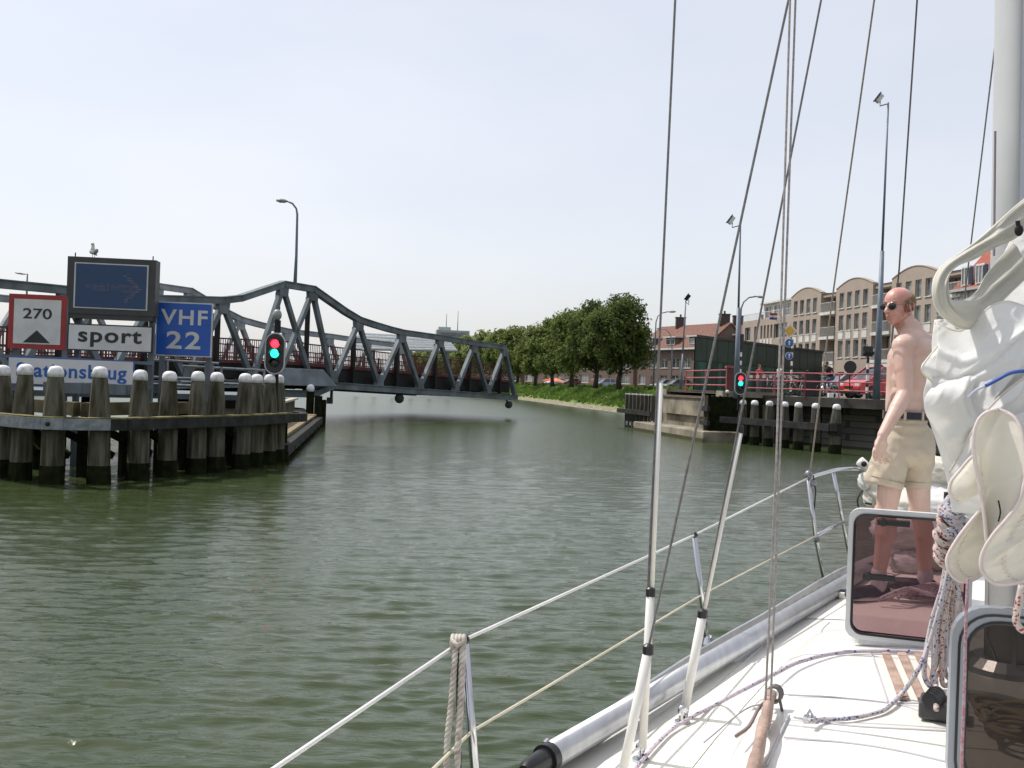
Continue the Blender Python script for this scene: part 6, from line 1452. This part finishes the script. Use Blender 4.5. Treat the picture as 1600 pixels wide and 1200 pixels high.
# 6-9 hemmed leaves hanging at the bottom
def leaf(Lp, Rp, d, hems=('L',), m=sail2, cr=.006, hr=.0048, nu=80, rel=None):
    o = sheet(Wl(Lp), Wl(Rp), rel or (lambda a, c: (0, d*sn(math.pi*c)*sn(math.pi*min(1, max(0, a)))**.5, 0)), m=m, hem=hems, hr=hr, nu=nu, cr=cr)
    # zigzag stitching a hand's breadth inside the hem
    L_, R_ = catmull(Wl(Lp), 6), catmull(Wl(Rp), 6); n_ = len(L_)
    pts = [L_[i].lerp(R_[i], .22+.05*(i % 2))+Vector((0, d*.6-.004, 0)) for i in range(3, n_-3)]
    MB().tube(pts, .0009, 4).build('stitching', hemm, o)
    return o
leaf([(1560, 700, 2.70), (1522, 712, 2.70), (1500, 735, 2.70), (1486, 753, 2.70), (1484, 770, 2.70), (1497, 782, 2.70)], [(1572, 715, 2.70), (1562, 735, 2.69), (1548, 755, 2.69), (1530, 770, 2.69), (1515, 778, 2.70), (1502, 784, 2.70)], -.02)
leaf([(1538, 790, 2.66), (1514, 818, 2.66), (1494, 845, 2.66), (1480, 872, 2.66), (1484, 894, 2.66), (1500, 908, 2.66), (1520, 906, 2.66), (1536, 896, 2.66)], [(1546, 795, 2.66), (1560, 815, 2.65), (1562, 838, 2.65), (1562, 855, 2.65), (1560, 868, 2.65), (1556, 880, 2.65), (1550, 890, 2.65), (1540, 896, 2.66)], .03)
leaf([(1560, 639, 2.60), (1536, 648, 2.60), (1524, 668, 2.60), (1521, 702, 2.60), (1527, 742, 2.61), (1534, 780, 2.62), (1539, 815, 2.62), (1542, 850, 2.62)], [(1562, 639, 2.60), (1586, 654, 2.57), (1599, 684, 2.55), (1602, 730, 2.55), (1595, 770, 2.56), (1580, 800, 2.58), (1563, 828, 2.60), (1545, 852, 2.61)], .06, hems=('L', 'R'), cr=.008)
leaf([(1604, 742, 2.545), (1592, 784, 2.55), (1573, 811, 2.56), (1550, 838, 2.57), (1534, 868, 2.58), (1535, 893, 2.58), (1553, 911, 2.58), (1582, 912, 2.57), (1612, 903, 2.56)], [(1700, 740, 2.50), (1700, 770, 2.50), (1700, 800, 2.5), (1700, 830, 2.5), (1700, 860, 2.5), (1700, 880, 2.5), (1700, 890, 2.5), (1700, 895, 2.5), (1700, 898, 2.5)], .03, cr=.012)
sheet(Wl([(1560, 655, 2.66), (1560, 720, 2.66), (1556, 800, 2.66), (1560, 870, 2.64)]), Wl([(1700, 620, 2.56), (1700, 700, 2.56), (1700, 780, 2.56), (1700, 860, 2.56)]), lambda a, c: (0, -.012*sn(c*15+a*3), 0), cr=.014)
# back fill (inside of the bundle)
sheet(Wl([(1500, 520, 3.05), (1480, 600, 3.02), (1500, 700, 3.02), (1515, 760, 3.0)]), Wl([(1700, 480, 3.05), (1700, 600, 3.02), (1700, 700, 3.0), (1700, 860, 2.95)]), lambda a, c: (0, -.02*sn(c*14), 0))
# reef line fittings
b = MB(); q = W(1592, 360, 2.8); b.tube([W(1590, 345, 2.8), q], .006, 6); b.ell(q, (.012, .008, .016)); b.build('slide', M['dark'], sail)
MB().tube(catmull(Wl([(1560, 782, 2.6), (1563, 800, 2.6), (1560, 815, 2.6)]), 4), .002, 6).build('reef_tie', M['dark'], sail)

# ------------------------------------------------------------ headsail bundled on the foredeck
jib = thing('headsail', 'white headsail bundled in a heap on the foredeck behind the man', 'sail', W(1440, 840, 6.9))
def lump(cx, cy, Y, rx, rz_, ry, seed, m=sailm):
    rg = random.Random(seed); c = W(cx, cy, Y); k = [rg.uniform(2, 5) for _ in range(6)]
    b = MB(); N1, N2 = 36, 22
    def fn(a, t):
        th_, ph = a*2*math.pi, (t-.5)*math.pi; d = Vector((math.cos(ph)*math.cos(th_), math.cos(ph)*math.sin(th_), math.sin(ph)))
        f = 1+.12*abs(sn(k[0]*th_*.5+k[1]*d.z*2))+.10*abs(sn(k[2]*d.x*3+k[3]*d.z*3+seed))-.1
        return c+Vector((d.x*rx, d.y*ry, d.z*rz_))*f
    b.grid(fn, N1, N2); b.build('sail_heap', m, jib, smooth=True)
for i, a in enumerate([(1455, 735, 7.1, .16, .10, .2), (1440, 775, 7.1, .22, .13, .25), (1480, 790, 6.9, .2, .12, .22), (1405, 790, 7.0, .13, .10, .2), (1420, 830, 6.9, .24, .13, .22), (1475, 850, 6.8, .22, .17, .22), (1375, 770, 7.2, .08, .08, .12), (1420, 880, 6.75, .12, .08, .12), (1350, 752, 7.25, .035, .06, .08), (1362, 778, 7.25, .05, .075, .1)]):
    lump(*a, seed=i+1, m=sailm if i % 3 else sail2)
b = MB(); b.tube(catmull([W(1348, 766, 7.0), W(1340, 780, 7.0), W(1343, 795, 7.0), W(1352, 797, 7.0)], 5), .006, 6); b.tube([W(1352, 786, 7.0), W(1362, 788, 7.0)], .008, 6); o = b.build('jib_strap', blk, base=W(1345, 785, 7.0)); props(o, 'thin black strap loop hanging from the pulpit left of the man', 'strap')
# tan rope pile on the foredeck seen through the forward hatch
for k in range(5):
    c0 = ondeck(1425+k*8, 940-k*2, .03); rope([c0+Vector((-.2+.03*k, .0, .0)), c0+Vector((-.1, -.03, .06-.008*k)), c0+Vector((.0, .02, .07)), c0+Vector((.1, -.05, .05)), c0+Vector((.2, 0, .01)), c0+Vector((.1, .07, .0)), c0+Vector((-.05, .1, .01))], .010, rp_red if k % 2 else rp_lilac, 'foredeck_rope', 'loose rope coil on the foredeck at the man\'s feet', 'rope', 'loose rope coils by the man\'s feet')
# ------------------------------------------------------------ the man on the foredeck
YM = 6.0
def Mp(x, y, d=0.0): return W(x, y, YM+d)
PXM = YM/F
fwd = Vector((-.77, .64, 0)); left = Vector((-.64, -.77, 0))       # chest faces left and away; left side towards us
skin = mat('skin', (.66, .47, .40), (.57, .365, .30), rough=.5, scale=7, detail=8, sss=.25, bump=.05, bscale=60)
skinface = mat('skin_face', (.62, .34, .285), (.50, .23, .19), rough=.42, scale=16, detail=8, sss=.25, bump=.05, bscale=90)
man = thing('person', 'shirtless balding person in beige shorts and sunglasses standing on the foredeck', 'person', Vector((Mp(1405, 930).x, YM, 1.30)))
Rz = Matrix(((left.x, fwd.x, 0), (left.y, fwd.y, 0), (0, 0, 1)))   # columns: local x = left, y = forward
b = MB()
# torso: stacked ellipsoids, wide across (left axis), thin along forward axis
def T(x, y, rl, rf, rz_, d=0): b.ell(Mp(x, y, d), (rl, rf, rz_), Rz, 20, 12)
T(1417, 672, .140, .100, .09); T(1416, 640, .143, .100, .12); T(1417, 618, .140, .098, .12); T(1421, 594, .150, .105, .13); T(1427, 570, .17, .120, .12); T(1431, 548, .175, .110, .09)
b.ell(Mp(1411, 566, -.02), (.10, .06, .08), Rz)                      # left pectoral
b.cap(Mp(1413, 560, -.01), Mp(1411, 640, -.01), .096, .100); b.cap(Mp(1428, 560, .02), Mp(1420, 640, .02), .11, .11)                  # belly
shL, shR = Mp(1411, 541, -.14), Mp(1455, 541, .15)
b.cap(shL, Mp(1430, 530, 0), .064, .07); b.cap(shR, Mp(1430, 530, 0), .064, .07)
b.cap(Mp(1440, 575, -.05), Mp(1443, 545, -.03), .07, .06)              # shoulder blade mass
nk0, nk1 = Mp(1425, 528, .01), Mp(1411, 498, .0)
b.cap(nk0, nk1, .068, .058); b.cap(Mp(1432, 527, 0), Mp(1424, 508, .01), .055, .045); b.cap(shL, Mp(1421, 516, 0), .045, .04); b.cap(shR, Mp(1425, 516, 0), .045, .04)
# left arm
el, wr = Mp(1414, 616, -.22), Mp(1379, 680, -.34)
b.cap(shL, shL.lerp(el, .5)+Vector((-.004, 0, 0)), .060, .052); b.cap(shL.lerp(el, .45), el, .053, .043); b.cap(el, el.lerp(wr, .35), .045, .044); b.cap(el.lerp(wr, .3), wr, .043, .029)
# hand: palm and five fingers curling at the thigh
hd_ = Vector((-.16, -.1, -1)).normalized(); pc = wr+hd_*.055
b.cap(wr, wr+hd_*.03, .027, .028); pr_ = Vector((1, 0, -.16)).normalized()
b.ell(pc, (.039, .018, .046), Matrix.Rotation(R(-10), 3, 'Y'))
for i, (ox, ln) in enumerate(((-.032, .040), (-.011, .047), (.011, .044), (.032, .034))):
    k0 = pc+pr_*ox+hd_*.036; k1 = k0+hd_*ln*.75+Vector((.006+.004*i, .006, 0)); k2 = k1+Vector((.012+.003*i, .018, -ln*.55)); k3 = k2+Vector((.014, .02, -ln*.16))
    b.cap(k0, k1, .0095, .0090, 8); b.cap(k1, k2, .0088, .0082, 8); b.cap(k2, k3, .0080, .0070, 8)
t0 = wr+hd_*.018+Vector((-.018, -.012, 0)); t1 = t0+Vector((-.022, -.018, -.040)); t2 = t1+Vector((-.002, -.008, -.036)); b.cap(t0, t1, .014, .012, 8); b.cap(t1, t2, .0115, .009, 8)
# right arm hidden by the body, hanging forward
elr = Mp(1440, 618, .22); wrr = Mp(1410, 655, .32); b.cap(shR, elr, .058, .043); b.cap(elr, wrr, .043, .03); b.ell(wrr+Vector((-.05, .02, -.03)), (.05, .03, .03))
for i in range(5): b.cap(wrr+Vector((-.08, .0+.012*i-.02, -.04)), wrr+Vector((-.12, .012*i-.02, -.07)), .010, .008, 8)
# legs
hipL, hipR = Mp(1398, 706, -.06), Mp(1430, 706, .07)
knL, knR = Mp(1385, 800, -.06), Mp(1438, 800, .06); anL, anR = Mp(1373, 900, -.04), Mp(1446, 900, .08)
for h_, k_, a_, s_ in ((hipL, knL, anL, -1), (hipR, knR, anR, 1)):
    b.cap(h_, h_.lerp(k_, .5), .082, .072); b.cap(h_.lerp(k_, .5), k_, .073, .056); b.cap(k_, k_.lerp(a_, .34)+Vector((.010, -.02, 0)), .055, .058); b.cap(k_.lerp(a_, .3)+Vector((.006, -.012, 0)), a_, .056, .036)
    b.ell(k_+fwd*.02, (.052, .05, .06))
body = remesh(b, 'body', skin, .0048, 7, parent=man)
# feet in socks and shoes
sock = mat('sock', (.58, .56, .58), (.5, .48, .5), rough=.9, scale=50, bump=.3); shoe = mat('navy_shoe', (.02, .024, .045), (.035, .035, .05), rough=.6, scale=12)
for a_, dirf in ((anL, Vector((-.80, -.25, 0)).normalized()), (anR, Vector((.25, .95, 0)).normalized() if 0 else Vector((-.75, .5, 0)).normalized())):
    s_, p_ = toB(a_); zf = zdeck(s_)+camber(s_, p_)
    q = Vector((a_.x, a_.y, zf)); b = MB(); b.cap(a_+Vector((0, 0, .02)), Vector((a_.x, a_.y, zf+.10)), .045, .046); b.cap(Vector((a_.x, a_.y, zf+.09)), q+Vector((0, 0, .06)), .047, .045); remesh(b, 'sock', sock, .007, 4, parent=man)
    b = MB(); b.cap(q+Vector((0, 0, .05))-dirf*.03, q+Vector((0, 0, .045))+dirf*.16, .046, .038); b.ell(q+dirf*.17+Vector((0, 0, .035)), (.05, .05, .032)); o = remesh(b, 'shoe', shoe, .007, 4, parent=man)
    sl_ = MB(); M_ = Matrix.Rotation(math.atan2(dirf.y, dirf.x), 3, 'Z'); sl_.ell(q+dirf*.07+Vector((0, 0, .012)), (.15, .054, .014), M_); sl_.build('sole', M['white'], o, smooth=True)
# shorts
sh_m = mat('beige_shorts', (.57, .49, .385), (.50, .425, .33), rough=.9, scale=5, bump=.25, bscale=26)
b = MB()
def Ts(x, y, rl, rf, rz_, d=0): b.ell(Mp(x, y, d), (rl, rf, rz_), Rz, 20, 12)
Ts(1416, 657, .154, .119, .03); Ts(1415, 668, .163, .128, .055); Ts(1413, 688, .164, .138, .09); Ts(1412, 706, .178, .158, .09)
b.ell(Mp(1430, 706, -.02), (.10, .115, .10), Rz)
def leg(h_, x0, y0, x1, y1, r0, r1, d0, d1): b.tube([Mp(x0+8, y0-44, d0*.5), Mp(x0+4, y0-22, d0*.8), Mp(x0, y0, d0), Mp(x1, y1, d1)], [r0*.55, r0*.88, r0, r1], 22)
leg(0, 1392, 712, 1381, 759, .105, .107, -.07, -.07); leg(0, 1434, 712, 1432, 763, .098, .074, .06, .06)
b.cap(Mp(1364, 735, -.08), Mp(1360, 748, -.08), .035, .036)           # bulging side pocket
shorts = remesh(b, 'shorts', sh_m, .0075, 4, parent=man)
# fold displacement on the shorts
me = shorts.data; off_ = rloc(man); c0 = Mp(1412, 700)-off_
for v in me.vertices:
    p = v.co; d = Vector((p.x-c0.x, p.y-c0.y, 0)); d = d.normalized() if d.length > 1e-4 else d; z = p.z-c0.z
    w1 = .0035*sn((p.x*.9+z*1.1)*55+2*sn(z*14))+.003*sn((p.x-z*.7)*80+p.y*30)
    v.co = p+d*w1*min(1, max(0, (.1-z)*5))
bb_ = MB()
for (xc, yc, r_, d_) in ((1381.5, 757.5, .111, -.07), (1432, 761.5, .0785, .06)):
    q = Mp(xc, yc, d_); ax = (Mp(1381, 759)-Mp(1392, 712)).normalized() if xc < 1400 else Vector((0, 0, -1)); Mq = Vector((0, 0, 1)).rotation_difference(-ax).to_matrix(); bb_.tube([q+Mq@Vector((math.cos(t)*r_, math.sin(t)*r_, .035)) for t in [6.283*k/28 for k in range(29)]], .0022, 6, caps=False)
bb_.build('stitching', mat('stitching', (.36, .30, .22)), shorts)
MB().ell(Mp(1436, 671, -.125), (.006, .004, .006)).build('button', M['dark'], shorts)
# belt and loops
b = MB(); bz = Mp(1417, 649); ring = lambda t, k=1.0, z=0: bz+Rz@Vector((math.cos(t)*.158*k, math.sin(t)*.120*k, z))+Vector((0, 0, 0))
tilt = lambda t: Vector((0, 0, .002))
N = 40
for k in range(N):
    a0, a1 = 6.2832*k/N, 6.2832*(k+1)/N; p0, p1, q0, q1 = ring(a0, 1.03, -.018), ring(a1, 1.03, -.018), ring(a0, .93, -.018), ring(a1, .93, -.018); u_ = Vector((0, 0, .038)); b.hexa([p0, p1, q1, q0, p0+u_, p1+u_, q1+u_, q0+u_])
belt = b.build('belt', mat('belt_navy', (.015, .018, .028), rough=.5), man, smooth=True, angle=R(30))
for ang in (-65, -100, -20, 15, 70, 110):
    t = R(ang); p = ring(t, 1.05, .0); p2 = ring(t+.05, 1.05, 0); MB().bar(p-Vector((0, 0, .024)), p+Vector((0, 0, .024)), .007, .014, up=tuple((p2-p).normalized())).build('belt_loop', sh_m, shorts)
# ---------------- head
g = Vector((-.83, -.52, -.12)).normalized(); upv_ = Vector((.02, 0, 1)); sideL = upv_.cross(g).normalized(); upv_ = g.cross(sideL).normalized()
HC = Mp(1403, 478, -.02); Mh = Matrix(((g.x, sideL.x, upv_.x), (g.y, sideL.y, upv_.y), (g.z, sideL.z, upv_.z)))
H = lambda f, s, z: HC+Mh@Vector((f, s, z))
b = MB(); hl = lambda f, s, z, rf, rs, rz_: b.ell(H(f, s, z), (rf, rs, rz_), Mh, 20, 14)
hl(-.012, 0, .032, .093, .074, .076); hl(-.03, 0, .018, .078, .073, .072); hl(.03, 0, -.015, .058, .060, .075); hl(.042, 0, -.062, .040, .044, .040); hl(.052, 0, -.088, .024, .026, .018)
b.cap(H(-.02, .05, -.045), H(.038, .022, -.085), .018, .016); b.cap(H(-.02, -.05, -.045), H(.038, -.022, -.085), .018, .016)
for s_ in (-1, 1): hl(.058, s_*.030, -.020, .026, .022, .022); hl(.074, s_*.024, .022, .010, .022, .008)
b.cap(H(.082, 0, .012), H(.104, 0, -.022), .0085, .0125); b.ell(H(.108, 0, -.026), (.011, .012, .010), Mh)
for s_ in (-1, 1): b.ell(H(.092, s_*.011, -.029), (.010, .007, .007), Mh)
hl(.084, 0, -.052, .010, .024, .006); hl(.081, 0, -.062, .010, .021, .007); hl(.078, 0, -.044, .012, .018, .008)
b.cap(H(-.035, 0, -.03), nk1-Vector((0, 0, .02)), .055, .056)
for s_ in (-1, 1):       # ears
    e0 = H(-.018, s_*.072, -.004); b.tube([e0+Mh@Vector((math.cos(t)*.019-.004, s_*(.006+.004*math.cos(t+2)), math.sin(t)*.031)) for t in [R(-70)+R(300)*k/14 for k in range(15)]], .0055, 8); b.ell(e0, (.014, .006, .024), Mh)
head = remesh(b, 'head', skinface, .0042, 5, parent=man)
MB().ell(H(.088, 0, -.0565), (.006, .018, .0022), Mh).build('lips', mat('lips', (.42, .12, .12), rough=.45), head, smooth=True)
for s_ in (-1, 1): MB().ell(H(.070, s_*.030, .004), (.012, .013, .009), Mh).build('eye', mat('eye', (.6, .6, .6), rough=.2), head, smooth=True)
# hair: short blond crop at the back and sides
hm_ = mat('blond_hair', (.50, .36, .21), (.38, .26, .15), rough=.8, scale=40, bump=.8, bscale=160, stretch=(1, 1, .4))
b = MB()
def hairp(a, c):
    th_ = R(62)+(R(298)-R(62))*a; cut = abs(a-.5)*2; zl = -.75+1.45*c; zt_ = .62-.50*(cut**3); ph = -.62+(zt_+.62)*c
    rr = math.cos(ph*1.1); return H(-.02+.090*rr*math.cos(th_), .079*rr*math.sin(th_), .020+.084*math.sin(ph*1.1))
fz = MB(); rg = random.Random(5)
for k in range(17000):
    a, c = min(1, max(0, .5+rg.gauss(0, .27))), min(1.02, rg.random()**.75*1.03); p = hairp(a, c); n_ = (p-H(-.02, 0, .02)).normalized(); d = (n_*.55+Vector((0, 0, -.5))+Mh@Vector((-.5, 0, 0))+Vector((rg.gauss(0, .3), rg.gauss(0, .3), rg.gauss(0, .2)))).normalized()*rg.uniform(.004, .009); s_ = d.orthogonal().normalized()*.0008
    fz.add([p-s_, p+s_, p+n_*.001+d], [(0, 1, 2)])
fz.build('hair', hm_, head)
# eyebrows, sunglasses
for s_ in (-1, 1): MB().tube([H(.088, s_*.012, .027), H(.083, s_*.03, .032), H(.070, s_*.046, .027)], .003, 6).build('eyebrow', hm_, head)
gl = MB(); sg_m = mat('lens_black', (.006, .006, .008), rough=.06, spec=.8)
for s_ in (-1, 1):
    c = H(.093, s_*.033, .002); Mx = Mh@Matrix.Rotation(R(s_*12), 3, 'Z'); gl.ell(c, (.005, .0245, .0205), Mx, 20, 12)
glo = gl.build('sunglasses', sg_m, head, smooth=True)
t_ = MB(); 
for s_ in (-1, 1): t_.tube([H(.088, s_*.055, .010), H(.04, s_*.071, .012), H(-.02, s_*.078, .012), H(-.034, s_*.076, -.006)], .0022, 6)
t_.tube([H(.098, -.012, .006), H(.101, 0, .009), H(.098, .012, .006)], .0022, 6); t_.build('glasses_frame', M['galv'], glo)
